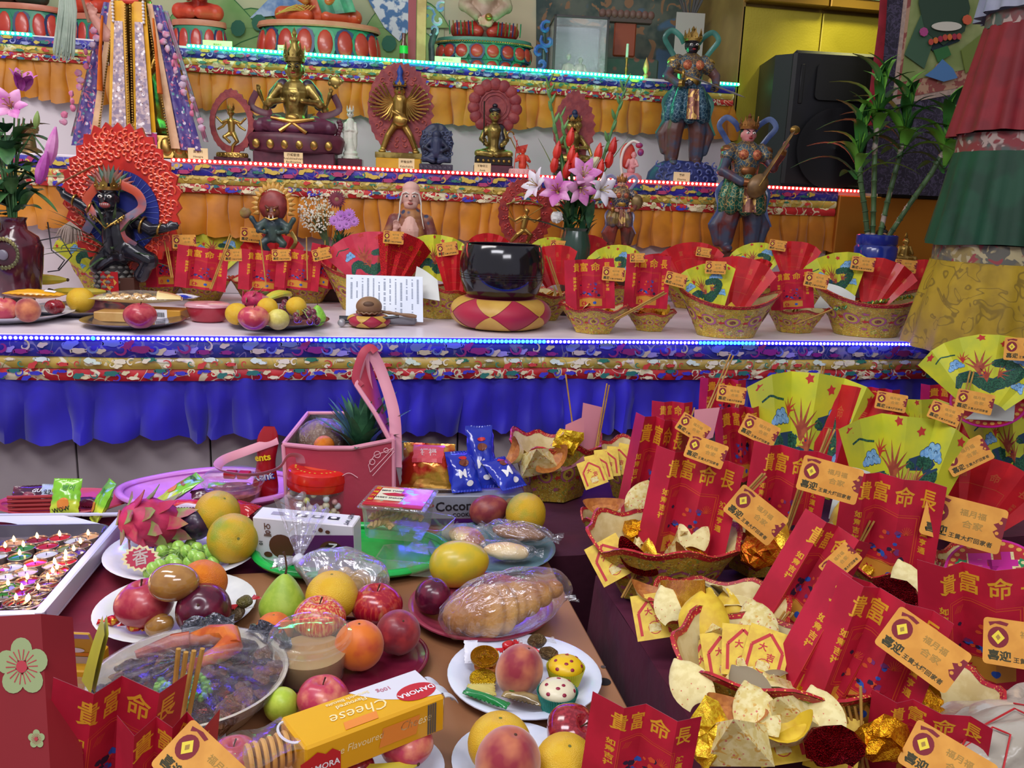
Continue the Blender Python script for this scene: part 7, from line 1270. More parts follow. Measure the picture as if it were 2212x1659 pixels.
face_print(t,'f',D2,[('r',.12,0,h*.42,x*.48,mat('band_violet','a488c0',rough=.5),0),('r',.22,0,-h*.38,x*.5,mat('band_white','bcb0b0',rough=.5),0),('r',.09,0,-h*.16,x*.5,ork,0),('d',.4,x*.15,-h*.02,.014,wpl,0)]+[('p',[(-x*.3+x*.07*i,-h*.1),(-x*.22+x*.07*i,h*.3),(-x*.28+x*.07*i,h*.32)],0,0,0,mat('wheat_print2','8c5c1c',rough=.5),0) for i in range(6)])
g=G(); A,B,C_,D=at(176,1470,1.03),at(196,1500,1.0),at(226,1372,.96),at(222,1330,.99); g.grid(lambda s,q:A.lerp(B,s).lerp(D.lerp(C_,s),q)+V((0,0,.004*sin(q*3))),4,6); g.grid(lambda s,q:A.lerp(B,1-s).lerp(D.lerp(C_,1-s),q)+V((.004,.002,.0)),4,6); o=g.build('carton_flap',mat('flap_yellow','c9cc3a','b8ba34',sc=9,rough=.4)); tag(o,'upright yellow green carton side flap beside the cling film bowl','box')
tub(135,1570,150,.03,WT,'clear domed plastic lid at the left behind the red packet',False,.1,None,.9,.018,'food_tub')
WP=1
# ================================================================ statues
gold=mat('statue_gold','b4924a','8c6c34',sc=9,rough=.3,metal=.8); brass=mat('statue_brass','a8924e','6e5a2c',sc=12,rough=.32,metal=.75); mar=mat('statue_maroon','5a2434','481a2a',sc=9,rough=.45); skin=mat('statue_skin','c98878','d8a090',sc=6,rough=.5); blk_=mat('statue_black','0f0e16','191824',sc=9,rough=.25,coat=.4); dkb=mat('carved_blue','2c3450','1e2438',sc=14,rough=.5)
redc_=mat('statue_red','b02a1c','c8432a',sc=9,rough=.45); grn_=mat('statue_green','2a6a52','3c8a68',sc=9,rough=.4); blu_=mat('statue_blue','2a4a8c','4a78b0',sc=9,rough=.4); wht=mat('statue_white','b9bfae','cfd2c2',sc=12,rough=.5); lip=mat('lip_red','8c1c24',rough=.4); eyew=mat('eye_white','e0ddd4',rough=.3); blackp=mat('paint_black','17131a',rough=.4); pinkp=mat('statue_pink','c8787c','d89a98',sc=9,rough=.5); orr=mat('statue_orange','c8582c','b84a24',sc=8,rough=.35,coat=.3); haloR=mat('halo_maroon','7a2a30','8f3a38',sc=18,rough=.55,bump=.4,bsc=30); armr=mat('armour_scale','5c4a3c','3a5a6c',sc=20,rough=.35,metal=.4,layers=[('edge','c8a24c',34,.0,.05,2)])
def SB(u,v,Y,z,label,cat='statue',name='statue',rz=0,lean=0):
 """base centre on the shelf, unit = one picture pixel at that depth"""
 q=PY(u,v,Y); k=dep(q)/F; up=0
 if z==DK: up=max(0,q.z-z)
 t=thing(name,label,cat,T=TR(q.x,Y,z+up)@rotz(YAW*.6+rz)@M.Rotation(lean,4,'Y')@M.Scale(k,4))
 if up>.01: g=G(); g.box((-26,-16,-up/k),(26,16,1),bv=1); g.build('wooden_plinth',mat('plinth_wood','4c2c20',rough=.5),t,True,30)
 return t
def ch(g,pts,n=10,nu=10):
 """chain of balls joined by tapering tubes: (x,y,z,r)"""
 g.tube([p[:3] for p in pts],[p[3] for p in pts],n); [g.ball(p[:3],p[3],0,nu,7) for p in pts]
def mir(pts): return [(-p[0],*p[1:]) for p in pts]
def both(g,pts,n=10): ch(g,pts,n); ch(g,mir(pts),n)
def hand(g,x,y,z,d,s,curl=.3,side=1):
 d=V(d).normalized(); sd=V((1,0,0)) if abs(d.x)<.8 else V((0,0,1)); sd=(sd-d*sd.dot(d)).normalized(); nn=d.cross(sd); c=V((x,y,z)); g.ball(c+d*s*.45,(s*.5,s*.3,s*.55),0,10,7)
 for i,L in enumerate((.75,.95,1.0,.8)):
  b=c+d*s*.8+sd*s*(i-1.5)*.26; m=b+d*s*L*.55-nn*s*curl*.3; e=m+d*s*L*.4-nn*s*curl*.6; g.tube([b,m,e],[s*.14,s*.12,s*.09],6)
 b=c+d*s*.3+sd*side*s*.4; g.tube([b,b+d*s*.45+sd*side*s*.3,b+d*s*.8+sd*side*s*.25],[s*.16,s*.13,s*.1],6)
def face(t,x,y,z,s,m_eye=True,stern=False,lipm=None,tilt=0):
 """eyes, brows, lips on a head of radius s whose front is at -y"""
 for e in (-1,1):
  g=G(); g.ball((x+e*s*.36,y-s*.86,z+s*.12),(s*.19,s*.10,s*.085 if not stern else s*.13),0,10,7); g.build('eye',eyew if m_eye else blackp,t)
  g=G(); g.ball((x+e*s*.36,y-s*.945,z+s*.11),(s*.085,s*.05,s*.075),0,8,6); g.build('pupil',blackp,t)
  g=G(); g.tube([(x+e*s*.14,y-s*.92,z+s*(.30 if not stern else .24)),(x+e*s*.4,y-s*.90,z+s*.42),(x+e*s*.62,y-s*.74,z+s*(.34 if not stern else .5))],[s*.045,s*.06,s*.03],6); g.build('eyebrow',blackp,t)
 g=G(); g.ball((x,y-s*.90,z-s*.44),(s*.24,s*.10,s*.075 if not stern else s*.12),0,10,7); g.build('lips',lipm or lip,t)
def headg(g,x,y,z,s,jaw=1): g.ball((x,y,z),(s*.82,s*.9,s),0,16,12); g.ball((x,y-s*.25,z-s*.45),(s*.6*jaw,s*.6,s*.5),0,12,8); g.tube([(x,y-s*.86,z+s*.22),(x,y-s*1.04,z-s*.16)],[s*.09,s*.15],7); both_e=[g.ball((x+e*s*.84,y,z-s*.05),(s*.12,s*.2,s*.32),0,8,6) for e in (-1,1)]; g.tube([(x,y,z-s*.6),(x,y,z-s*1.3)],[s*.42,s*.45],10)
def crown(t,x,y,z,r,h,m_,n=7,name='crown'):
 g=G(); g.lathe([(r*.98,0),(r*1.04,0),(r*1.1,h*.28),(r*1.02,h*.3),(r*.96,0)],24,0,TR(x,y,z),(1,1),False)
 for i in range(n):
  a=-pi/2+(i-(n-1)/2)*2*pi/(n+1); hh=h*(1-.10*abs(i-(n-1)/2)); T=TR(x+r*1.06*cos(a),y+r*1.06*sin(a),z+h*.2)@rotz(a+pi/2)@M.Rotation(pi/2,4,'X'); g.prism([(-r*.3,0),(r*.3,0),(r*.34,hh*.35),(r*.12,hh*.55),(0,hh),(-r*.12,hh*.55),(-r*.34,hh*.35)],-r*.05,r*.05,0,T)
  g.ball((x+r*1.12*cos(a),y+r*1.12*sin(a),z+h*.35),r*.1,0,6,5)
 g.build(name,m_,t,ang=30)
def lotus(t,r,h,n,mc,mo,z=0,ry=.8,up=True,name='lotus_petal',core=None,cut=None):
 g=G(); g.lathe([(0,z),(r*.86,z),(r*.95,z+h*.5),(r*.9,z+h),(0,z+h)],32,0,None,(1,ry),False); g.build('lotus_core',core or mo[0],t)
 for i in range(n):
  a=2*pi*i/n
  if sin(a)>.35: continue
  T=TR(r*.93*cos(a),r*.93*ry*sin(a),z+h*.5)@rotz(atan2(sin(a)/ry,cos(a))+pi/2)@M.Rotation(pi/2-(.12 if up else -.12),4,'X'); w_=pi*r/n*.98
  pt=lambda k:[(w_*k*x,h*.5*k*y*(1 if up else -1)) for x,y in ((-.62,-1),(.62,-1),(.95,-.3),(.98,.3),(.7,.75),(0,1.0),(-.7,.75),(-.98,.3),(-.95,-.3))][::(1 if up else -1)]
  g=G(); g.prism(pt(1.0),-r*.01,r*.025); o=g.build(name,mo[i%len(mo)],t,True,50,T=T)
  g=G(); g.ball((0,0,r*.02),(w_*.74,h*.43,r*.05),0,14,8); g.build('petal_heart',mc,o)
def halo(t,cx,cz,rx,rz_,m_,y=0,n=26,flame=1.,inner=0,name='flame_halo',th=1.5,amp=.18,pt=.0):
 g=G(); P=[];
 for i in range(n*2):
  a=2*pi*i/(n*2); k=1+(amp if i%2 else -amp*.3)*flame; top=1+pt*max(0,sin(a))**6; P.append((rx*k*cos(a)+ (rx*.05*flame if i%2 else 0),rz_*k*sin(a)*top))
 T=TR(cx,y,cz)@M.Rotation(pi/2,4,'X')
 if inner:
  Q=[(rx*inner*cos(2*pi*i/(n*2)),rz_*inner*sin(2*pi*i/(n*2))*(1+pt*max(0,sin(2*pi*i/(n*2)))**6)) for i in range(n*2)]; N=n*2
  vs=[(x,z,s) for s in (-th,th) for x,z in P+Q]; fs=[]
  for i in range(N): j=(i+1)%N; fs+= [(2*N+i,2*N+j,3*N+j,3*N+i),(i,N+i,N+j,j),(i,j,2*N+j,2*N+i),(N+i,3*N+i,3*N+j,N+j)]
  g.add(vs,fs,0,T)
 else: g.prism(P,-th,th,0,T)
 o=g.build(name,m_,t,True,30)
 return o
def swirls(t,pts,m_,r,y,name='relief_swirl',kind='stuff'):
 g=G()
 for i,(x,z,s,ph) in enumerate(pts):
  L=[(x+s*(1-.8*q/9)*cos(ph+q*.62),y,z+s*(1-.8*q/9)*sin(ph+q*.62)) for q in range(10)]; g.tube(L,[r*(.4+.6*sin(pi*(q+1)/11)) for q in range(10)],6)
 return g.build(name,m_,t,kind=kind)
def ribbon(t,pts,w_,m_,name='scarf',up=(0,1,0),flat=.15):
 P=[V(p) for p in pts]; fine=[]
 for i in range(len(P)-1):
  a,b,c,d=P[max(i-1,0)],P[i],P[i+1],P[min(i+2,len(P)-1)]
  for j in range(5): s=j/5; fine.append(.5*((2*b)+(c-a)*s+(2*a-5*b+4*c-d)*s*s+(3*b-a-3*c+d)*s**3))
 fine.append(P[-1]); g=G(); g.tube(fine,w_,8,flat=flat,up=up); return g.build(name,m_,t,ang=60)
def plinth(t,w_,d_,h_,m_,z=0,name='plinth'): g=G(); g.box((-w_/2,-d_/2,z),(w_/2,d_/2,z+h_),bv=min(w_,h_)*.06); return g.build(name,m_,t,True,30)
def bl(name,g,t,m_,vox=1.3,sm=2): return blob(name,g,vox,m_,t,sm)
DK=ZA+.002; Y2s=Y2+.16; Z2s=Z2+.001; Z3s=Z3+.001
card_m=mat('name_card_cream','d8c890','e0d09c',sc=4,rough=.5)
def ncard(u,v,w_,h_,Y,z,lab,lines,label):
 t=SB(u,v+h_/2,Y,z,label,'card','name_card'); g=G(); g.box((-w_/2,-.4,0),(w_/2,.4,h_)); g.build('card_sheet',card_m,t,False)
 for i,(s,q) in enumerate(lines): g=G(); txt(g,s,h_*.26,0,0,0,0,0,1,.01,None); g.build('printed_name',mat('card_ink','5c4a2c',rough=.7),t,False,T=TR(0,-.6,h_*q)@M.Rotation(pi/2,4,'X'))
for a in [(428,325,42,26,Y2+.03,Z2s,'',[('喜金剛',.7),('Hevajra',.3)],'cream card below the robed statue sleeve'),(634,338,40,26,Y2+.03,Z2s,'',[('四臂觀音',.78),('Avalokiteshvara',.5),('Bodhisattva',.22)],'cream card before the four armed purple statue'),(878,347,34,24,Y2+.03,Z2s,'',[('時輪金剛',.7),('Kalachakra',.3)],'cream card before the yellow cloth covered box'),(1042,360,36,22,Y2+.03,Z2s,'',[('不動明王',.7),('Acala',.3)],'cream card at the foot of the maroon petal halo buddha'),(1472,378,36,22,Y2+.03,Z2s,'',[('藥師',.7),('Dharma',.3)],'cream card before the blue wave base'),
 (470,90,62,17,Y3+.03,Z3s,'',[('釋迦牟尼',.5)],'cream card at the top shelf near the robed statue'),(607,98,14,17,Y3+.03,Z3s,'',[('藥師',.5)],'narrow cream card behind the four armed statue crown'),(967,128,56,17,Y3+.03,Z3s,'',[('蓮花生大士',.65),('Padma',.25)],'cream card before the striped robe lotus seat')]: ncard(*a)
t=SB(640,352,Y2s,Z2s,'four armed gold and maroon seated bodhisattva with praying hands'); plinth(t,170,60,28,mar); g=G(); g.lathe([(88,26),(98,30),(104,55),(100,62),(94,66),(0,66)],40,0,None,(1,.5),False); g.build('throne',mar,t)
for i in range(6): g=G(); g.ball((-75+30*i,-49+abs(i-2.5)**2*1.0,42),(8,4,10),0,12,8); g.build('gold_boss',gold,t)
g=G(); ch(g,[(-40,0,84,22),(-72,-8,80,17),(-40,-26,78,16),(10,-34,76,13)]); ch(g,[(40,0,84,22),(72,-8,80,17),(40,-26,78,16),(-10,-34,78,13)]); bl('crossed_legs',g,t,mat('statue_plum','5c2a40','4c2238',sc=9,rough=.4),2)
g=G(); ch(g,[(0,0,84,26),(0,0,105,20),(0,2,130,27),(0,2,150,30)],14); ch(g,[(-30,0,160,13),(-52,-8,128,10),(-20,-30,132,6)]); ch(g,[(30,0,160,13),(52,-8,128,10),(20,-30,132,6)]); headg(g,0,-3,196,22); both(g,[(33,0,158,9),(62,2,118,8),(74,-6,150,5)]); hand(g,-4,-32,130,(.1,-.05,1),9); hand(g,4,-32,130,(-.1,-.05,1),9); hand(g,76,-8,152,(-.1,-.2,1),8); hand(g,-76,-8,152,(.1,-.2,1),8); bl('torso_and_head',g,t,brass,1.6)
g=G(); both(g,[(26,4,166,14),(44,2,146,13),(50,0,128,12)]); ch(g,[(0,12,90,24),(0,14,130,24)]); bl('shawl',g,t,mat('statue_violet','38263e','2c2034',sc=9,rough=.4),2); face(t,0,-3,198,22,False); crown(t,0,-2,212,20,34,brass,7); g=G(); g.lathe([(14,212),(16,228),(8,248),(10,254),(4,262),(6,268),(0,282)],16); g.build('topknot',brass,t)
ribbon(t,[(-80,0,150),(-92,0,120),(-60,-6,106),(-48,-10,112)],7,mar); ribbon(t,[(80,0,150),(92,0,120),(60,-6,106),(48,-10,112)],7,mar); g=G(); g.ball((84,0,178),(14,5,12),0,12,8); [g.ball((84+12*cos(a),0,178+11*sin(a)),5,0,8,5) for a in (0,1.2,2.4,3.6,4.8)]; g.build('held_lotus',brass,t)
g=G(); g.ball((0,-38,96),(14,6,9),0,12,8); g.tube([(-45,-32,96),(0,-42,88),(45,-34,96)],[3,6,3],8); g.tube([(-25,-46,68),(0,-42,86),(30,-44,66)],[5,4,5],8); g.build('gold_sash',gold,t)
for e in (-1,1): g=G(); [g.ball((e*(92+3*sin(i)),0,96-6*i),(6,4,6),0,8,6) for i in range(6)]; g.build('side_lotus',mar,t)
t=SB(502,340,Y2s,Z2s,'small gold dancing figure inside a maroon oval ring'); plinth(t,72,26,12,mar); lotus(t,34,10,16,gold,[gold],12,.5,True,'gold_petal'); halo(t,0,83,46,62,haloR,3,26,.6,.76,'oval_ring',3,.06,.12)
g=G(); ch(g,[(0,0,66,7),(0,0,86,8)]); headg(g,0,-2,104,8); both(g,[(7,0,88,4),(20,0,84,3),(30,0,94,2.5)]); both(g,[(6,0,90,3),(18,0,76,3),(28,0,70,2.5)]); ch(g,[(3,0,62,6),(12,-4,46,4.5),(2,-2,36,3.5),(0,0,24,3)]); ch(g,[(-3,0,62,6),(-14,-6,54,4.5),(-4,-4,44,3.5)]); bl('dancer',g,t,gold,1.0,1); crown(t,0,-2,109,7,14,gold,5);
t=SB(757,356,Y2s,Z2s,'pale stone standing goddess on a maroon box'); plinth(t,52,34,20,mat('lacquer_maroon','4c1424',rough=.2,coat=.4)); g=G(); g.lathe([(19,20),(19,24),(14,26),(16,32),(13,36)],20); ch(g,[(0,0,34,12),(0,0,60,9),(0,0,84,11),(0,0,96,9)],14); headg(g,0,-1,112,8); both(g,[(9,0,92,5),(12,-4,76,5),(3,-9,80,4)]); both(g,[(10,-4,76,5),(11,-2,50,4),(9,0,36,3)]); bl('robed_figure',g,t,wht,1.0,1); crown(t,0,-1,117,7,12,wht,5); face(t,0,-1,113,8,False,lipm=wht)
t=SB(862,364,Y2s,Z2s,'gold many armed deity in lunge before a red flame halo'); plinth(t,96,44,25,mat('yellow_silk_box','d09a1c','c08c14',sc=7,rough=.45),0,'silk_covered_box'); plinth(t,100,40,12,brass,25); halo(t,0,128,68,92,haloR,8,30,.7,0,'flame_halo',3,.07)
swirls(t,[(58*cos(a)*k,128+80*sin(a)*k,6,a*3) for a in [i*.33 for i in range(19)] for k in (.95,.8)],mat('halo_relief','a04a40',rough=.5),1.6,4)
g=G(); ch(g,[(0,0,100,13),(0,0,130,15),(0,0,145,16)],12); headg(g,0,-4,164,13,1.2); both(g,[(6,0,100,9),(24,-2,72,7),(36,0,42,6)]); g.ball((-36,-5,40),(9,6,4)); g.ball((36,-5,40),(9,6,4)); g.tube([(-16,-14,122),(18,-14,104)],[3,3],8); g.ball((2,-10,104),(16,8,14)); bl('body',g,t,gold,1.6)
for e in (-1,1):
 for i in range(12):
  a=radians(62-13*i); L=48-.8*abs(i-5)*2; g=G(); g.tube([(e*12,2-i*.3,142),(e*(12+L*.55*cos(a)),0-i*.3,142+L*.55*sin(a)-6),(e*(14+L*cos(a)),-2-i*.3,142+L*sin(a))],[3.2,2.4,1.6],6); g.ball((e*(15+L*cos(a)),-2-i*.3,142+L*sin(a)),2.6,0,7,5); g.build('arm',gold,t)
g=G(); g.lathe([(15,172),(14,180),(7,186),(5,196),(7,204),(3,212),(0,218)],16); g.build('blue_topknot',mat('topknot_blue','20408c',rough=.5),t); face(t,0,-4,165,13,False,True); crown(t,0,-3,172,13,12,gold,5)
t=SB(942,364,Y2+.10,Z2s,'dark blue grey carved stone figure with wavy slab'); plinth(t,72,26,16,mat('carved_base','3c3444',rough=.5)); g=G(); g.ball((0,0,58),(36,9,44),0,20,14); g.box((-32,-4,20),(32,4,86)); g.jitter(3,.12,3); ch(g,[(0,-10,40,13),(0,-11,62,12)]); g.ball((0,-12,76),(9,8,10)); both(g,[(10,-10,64,6),(24,-12,50,5),(12,-17,44,4)]); both(g,[(8,-12,32,9),(24,-16,26,6),(6,-20,22,5)]); bl('carved_figure',g,t,dkb,1.6,1)
swirls(t,[(x*9+4*(z%2),30+z*10,6,x+z) for x in range(-3,4) for z in range(6) if abs(x)>1 or z>4],mat('carved_ridge','46506c',rough=.5),1.5,-7)
for i in range(7): g=G(); g.ball((-30+10*i,-12,8),(5,3,6),0,8,6); g.build('base_petal',mat('carved_base','3c3444'),t)
t=SB(1065,368,Y2s,Z2s,'gold buddha holding sword before a maroon petal disc halo'); plinth(t,84,40,20,mar); plinth(t,80,36,18,mat('dark_bronze','241c18',rough=.35,metal=.5),20);
for i in range(7): g=G(); g.ball((-33+11*i,-19,29),3.4,0,8,6); g.build('gold_boss',gold,t)
g=G(); T=TR(0,10,142)@M.Rotation(pi/2,4,'X'); g.prism(ring(28,42),-2,2,0,T); g.build('halo_disc',haloR,t)
for i in range(13): a=-.9+i*(pi+1.8)/12; g=G(); g.ball((46*cos(a),8,142+46*sin(a)),(13,5,13),0,12,8); g.build('halo_petal',haloR,t)
for rr_ in (24,31,37): g=G(); g.tube([(rr_*cos(a),7,142+rr_*sin(a)) for a in [i*.2 for i in range(33)]],1.4,6); g.build('halo_ring',mat('halo_ring_red','8c4040',rough=.5),t)
g=G(); both(g,[(10,0,46,13),(34,-8,44,8),(6,-18,42,7)]); ch(g,[(0,0,50,16),(0,0,74,14),(0,0,92,17)],12); headg(g,0,-3,122,13); both(g,[(18,0,94,7),(27,-4,74,6),(16,-16,62,5)]); hand(g,-20,-12,66,(0,-.2,1),7); hand(g,22,-14,62,(.2,-.2,1),7); bl('seated_buddha',g,t,brass,1.5); g=G(); ch(g,[(12,3,96,12),(16,2,74,13),(10,2,56,14)]); bl('dark_robe',g,t,blk_,2)
g=G(); g.ball((0,0,133),(13,13,8)); g.ball((0,0,143),(6,6,5)); g.build('curled_hair',blk_,t); face(t,0,-3,123,13,False); g=G(); g.tube([(-22,-16,60),(-24,-16,150)],1.6,6); g.build('sword',mat('sword_dark','3a342c',metal=.6,rough=.3),t); g=G(); g.tube([(34,-16,78),(46,-18,56),(75,-22,20)],1.3,6); g.tube([(34+7*cos(a),-16,84+7*sin(a)) for a in [i*.5 for i in range(11)]],1.8,6); g.build('hooked_staff',gold,t)
t=SB(1128,372,Y2+.08,Z2s,'tiny red clad rider on a pink lotus with red flags'); lotus(t,30,14,16,pinkp,[mat('pale_pink','d8a8a4',rough=.5)],0,.6,True,'pink_petal'); g=G(); ch(g,[(0,0,20,9),(0,0,38,8)]); headg(g,0,-2,52,7); both(g,[(8,0,40,4),(15,-4,30,3),(10,-10,32,3)]); bl('small_figure',g,t,redc_,1.1,1)
g=G(); g.tube([(-18,-4,14),(-14,-4,74)],1,6); g.prism([(-14,60),(10,66),(6,50),(-14,46)],-1,1,0,M.Rotation(pi/2,4,'X')); g.tube([(14,-4,14),(-22,-6,82)],.9,6); g.build('red_flag',redc_,t)
t=SB(1235,366,Y2s,Z2s,'dark gold seated tantric couple with maroon flame halo'); plinth(t,78,36,16,mat('dark_bronze','241c18'));
for i in range(6): g=G(); g.ball((-30+12*i,-18,22),(5,4,6),0,9,6); g.build('bronze_petal',mat('bronze','3c3020',rough=.35,metal=.6),t)
plinth(t,74,34,14,mat('bronze','3c3020'),15); halo(t,0,106,44,66,haloR,8,24,.8,.0,'flame_halo',2.5,.08,.15); g=G(); both(g,[(8,0,40,13),(30,-8,42,8),(4,-18,40,8)]); ch(g,[(0,0,44,14),(0,0,70,13),(0,0,84,15)],12); headg(g,-8,-4,108,10); headg(g,8,-6,110,10); g.ball((0,0,120),(11,10,9)); both(g,[(15,0,86,6),(28,-4,66,5),(10,-16,64,4)]); both(g,[(15,0,86,5),(36,0,62,4),(40,-6,50,3.5)]); bl('seated_couple',g,t,brass,1.5); g=G(); g.ball((0,-2,128),(12,11,6)); g.ball((0,-2,136),(6,6,7)); g.build('dark_topknot',mat('hair_blue','1c2c4c',rough=.5),t); crown(t,0,-3,118,14,12,gold,6)
t=SB(1362,382,Y2+.08,Z2s,'small pink kneeling figure under a red snake hood'); g=G(); g.lathe([(26,0),(24,10),(16,16),(0,16)],20,0,None,(1,.7)); g.jitter(1.5,.2,4); g.build('rock_base',pinkp,t); g=G(); ch(g,[(0,0,20,9),(2,0,40,7)]); headg(g,4,-2,54,7); ch(g,[(8,-2,42,4),(12,-8,32,3),(0,-12,28,3)]); ch(g,[(-6,0,42,4),(-12,-8,30,3)]); bl('kneeling_figure',g,t,pinkp,1.0,1); ribbon(t,[(-18,4,12),(-22,4,40),(-16,4,66),(0,2,82),(14,-2,78)],4,mat('snake_white','d8c8c0',rough=.4),'snake',(1,0,0),.8); g=G(); g.ball((-8,7,52),(17,3,28)); g.build('red_nimbus',redc_,t); g=G(); g.ball((14,-2,74),(8,6,6)); g.ball((18,-2,60),(7,6,8)); g.build('snake_head',mat('snake_red','b8282c','3a3a8c',sc=5,rough=.4),t)
def guardian(t,H,faceM,armM,skirtM,robeM,scarfM,crownM,stern=True,legs=True,ribcol=None,headz=.80,wd=1.0,arm_l=None,arm_r=None,skinM=None):
 """H total height to the crown top in units"""
 s=H/300; hz=H*headz; hr=H*.062
 g=G(); headg(g,0,-3*s,hz,hr,1.1); bl('head',g,t,faceM,max(1.1,1.5*s),1); face(t,0,-3*s,hz+hr*.05,hr,True,stern); crown(t,0,-2*s,hz+hr*.62,hr*.98,hr*1.3,crownM,7); g=G(); g.lathe([(hr*.6,hz+hr*.7),(hr*.5,hz+hr*1.5),(hr*.2,hz+hr*1.9),(hr*.25,hz+hr*2.1),(0,hz+hr*2.5)],14); g.build('helmet_top',crownM,t); g=G(); g.ball((0,hr*.18,hz+hr*.25),(hr*.9,hr*.86,hr*.85)); g.build('hair',blackp,t)
 g=G(); ch(g,[(0,0,hz-hr*5.2,hr*1.25*wd),(0,0,hz-hr*3.4,hr*1.5*wd),(0,0,hz-hr*2.2,hr*1.55*wd)],16); both(g,[(hr*1.6*wd,0,hz-hr*1.7,hr*.85),(hr*2.1*wd,-hr*.2,hz-hr*2.4,hr*.85)]); bl('breastplate',g,t,armM,2*s)
 for e in (-1,1): g=G(); g.ball((e*hr*.75,-hr*1.35*wd,hz-hr*2.3),(hr*.6,hr*.3,hr*.6),0,14,9); g.build('chest_disc',mat('armour_orange','b0583a','8a4030',sc=26,rough=.4,metal=.2,layers=[('edge','d8a05c',40,.0,.05,2)]),t); g=G(); g.ball((e*hr*2.1*wd,0,hz-hr*1.75),(hr*.8,hr*.8,hr*.6)); g.build('shoulder_guard',crownM,t)
 g=G(); g.ball((0,-hr*1.2*wd,hz-hr*4.1),(hr*.9,hr*.35,hr*.7),0,16,10); g.build('belly_shield',crownM,t); g=G(); g.tube([(hr*1.45*wd*cos(a),hr*1.3*wd*sin(a),hz-hr*5.0) for a in [i*.3 for i in range(22)]],hr*.22,8,cap=False); g.build('belt',mat('belt_red','7c1c24',rough=.4),t)
 for nm,L in (('left_arm',arm_l),('right_arm',arm_r)):
  if L:
   g=G(); ch(g,[(x*hr,y*hr,hz+z*hr,r*hr) for x,y,z,r in L[:-1]],12); bl('sleeve',g,t,robeM,1.8*s); x,y,z,r=L[-1]; g=G(); x2,y2,z2,_=L[-2]; hand(g,x*hr,y*hr,hz+z*hr,(x-x2,y-y2,z-z2),hr*.62); bl('hand',g,t,skinM or faceM,max(.9,1.1*s),1); g=G(); g.tube([((x2*.7+x*.3)*hr+hr*.0,y2*hr,hz+(z2*.8+z*.2)*hr),((x2*.2+x*.8)*hr,y*hr,hz+(z2*.2+z*.8)*hr)],[hr*.52,hr*.42],10); g.build('bracer',crownM,t)
 zt=hz-hr*5.0
 g=G();
 for (x,y,w1,w2) in ((0,-1.2,.9,1.0),(-1.1,-.9,.7,.9),(1.1,-.9,.7,.9),(-1.5,.2,.8,1.1),(1.5,.2,.8,1.1),(0,1.1,1.2,1.4)):
  ch(g,[(x*hr,y*hr,zt,w1*hr*.8),(x*hr*1.35,y*hr*1.3,zt-hr*2.2,w2*hr),(x*hr*1.5,y*hr*1.3,zt-hr*3.4,w2*hr*.9)])
 bl('armour_skirt',g,t,skirtM,2.2*s)
 g=G(); g.grid(lambda a,b:((a-.5)*hr*1.3*(1+.25*b),-hr*2.4-hr*.5*b+hr*.1*sin(a*9),zt-hr*.2-hr*3.6*b),8,10); g.grid(lambda a,b:((.5-a)*hr*1.3*(1+.25*b),-hr*2.3-hr*.5*b,zt-hr*.2-hr*3.6*b),8,10); g.build('front_apron',mat('apron_bronze','8c5a44','6a3c34',sc=18,rough=.35,metal=.3,layers=[('swirl','d0a85c',16,.58,.6,3)]),t)
 if legs:
  g=G(); both(g,[(hr*1.0,0,zt-hr*2.6,hr*1.3),(hr*1.5,-hr*.2,zt-hr*5.0,hr*1.15),(hr*1.6,0,hr*1.2,hr*.9)]); both(g,[(hr*1.6,hr*.4,zt-hr*3,hr),(hr*3.0,hr*.2,zt-hr*5.5,hr*.8),(hr*2.6,0,zt-hr*7.5,hr*.5)]); g.ball((hr*1.5,-hr*.6,hr*.5),(hr*.6,hr*1.1,hr*.5)); g.ball((-hr*1.5,-hr*.6,hr*.5),(hr*.6,hr*1.1,hr*.5)); bl('legs_and_boots',g,t,robeM,2*s)
 for e in (-1,1):
  ribbon(t,[(e*hr*1.6,hr*.6,hz-hr*1.6),(e*hr*2.6,hr*.6,hz-hr*.2),(e*hr*3.4,hr*.4,hz+hr*1.0),(e*hr*2.6,hr*.4,hz+hr*1.9),(e*hr*1.5,hr*.4,hz+hr*1.3),(e*hr*.9,hr*.6,hz+hr*.5)],hr*.32,scarfM)
  ribbon(t,[(e*hr*1.7,hr*.4,hz-hr*5),(e*hr*3.0,0,hz-hr*6.5),(e*hr*2.7,-hr*.3,hz-hr*8.5),(e*hr*3.6,0,hz-hr*10.5)],hr*.36,scarfM)
 return s,hz,hr
t=SB(1472,392,Y2+.22,Z2s,'black faced armoured guardian with sword on blue waves')
g=G(); g.lathe([(78,0),(74,22),(60,40),(40,48),(0,50)],36,0,None,(1,.5)); g.jitter(4,.06,2); g.build('wave_base',mat('wave_blue','232a5c','343c7a',sc=9,rough=.4),t); swirls(t,[(-60+20*i+6*(j%2),12+13*j,8,i+j) for i in range(7) for j in range(3)],mat('wave_crest','4a5490',rough=.35),2.2,-36,'wave_swirl')
n0=set(o.name for o in t.children); s,hz,hr=guardian(t,272,blk_,armr,mat('scale_teal','2c5468','1c3c50',sc=22,rough=.35,metal=.3,layers=[('edge','7a9aa0',36,.0,.06,2)]),mat('robe_brown','5c3a34','3c4a60',sc=9,rough=.4),mat('ribbon_teal','2f6a5c','3c8070',sc=8,rough=.3,coat=.3),gold,True,True,None,.90,1.05,[(-2.1,0,-2.2,.7),(-3.0,-.6,-3.6,.6),(-1.9,-2.0,-4.6,.45),(-1.2,-2.4,-4.6,.4)],[(2.1,0,-2.2,.7),(3.2,-.4,-3.4,.6),(3.0,-1.6,-4.8,.45),(2.6,-2.2,-5.0,.4)])
for o in t.children:
 if o.name not in n0: o.location.z+=34
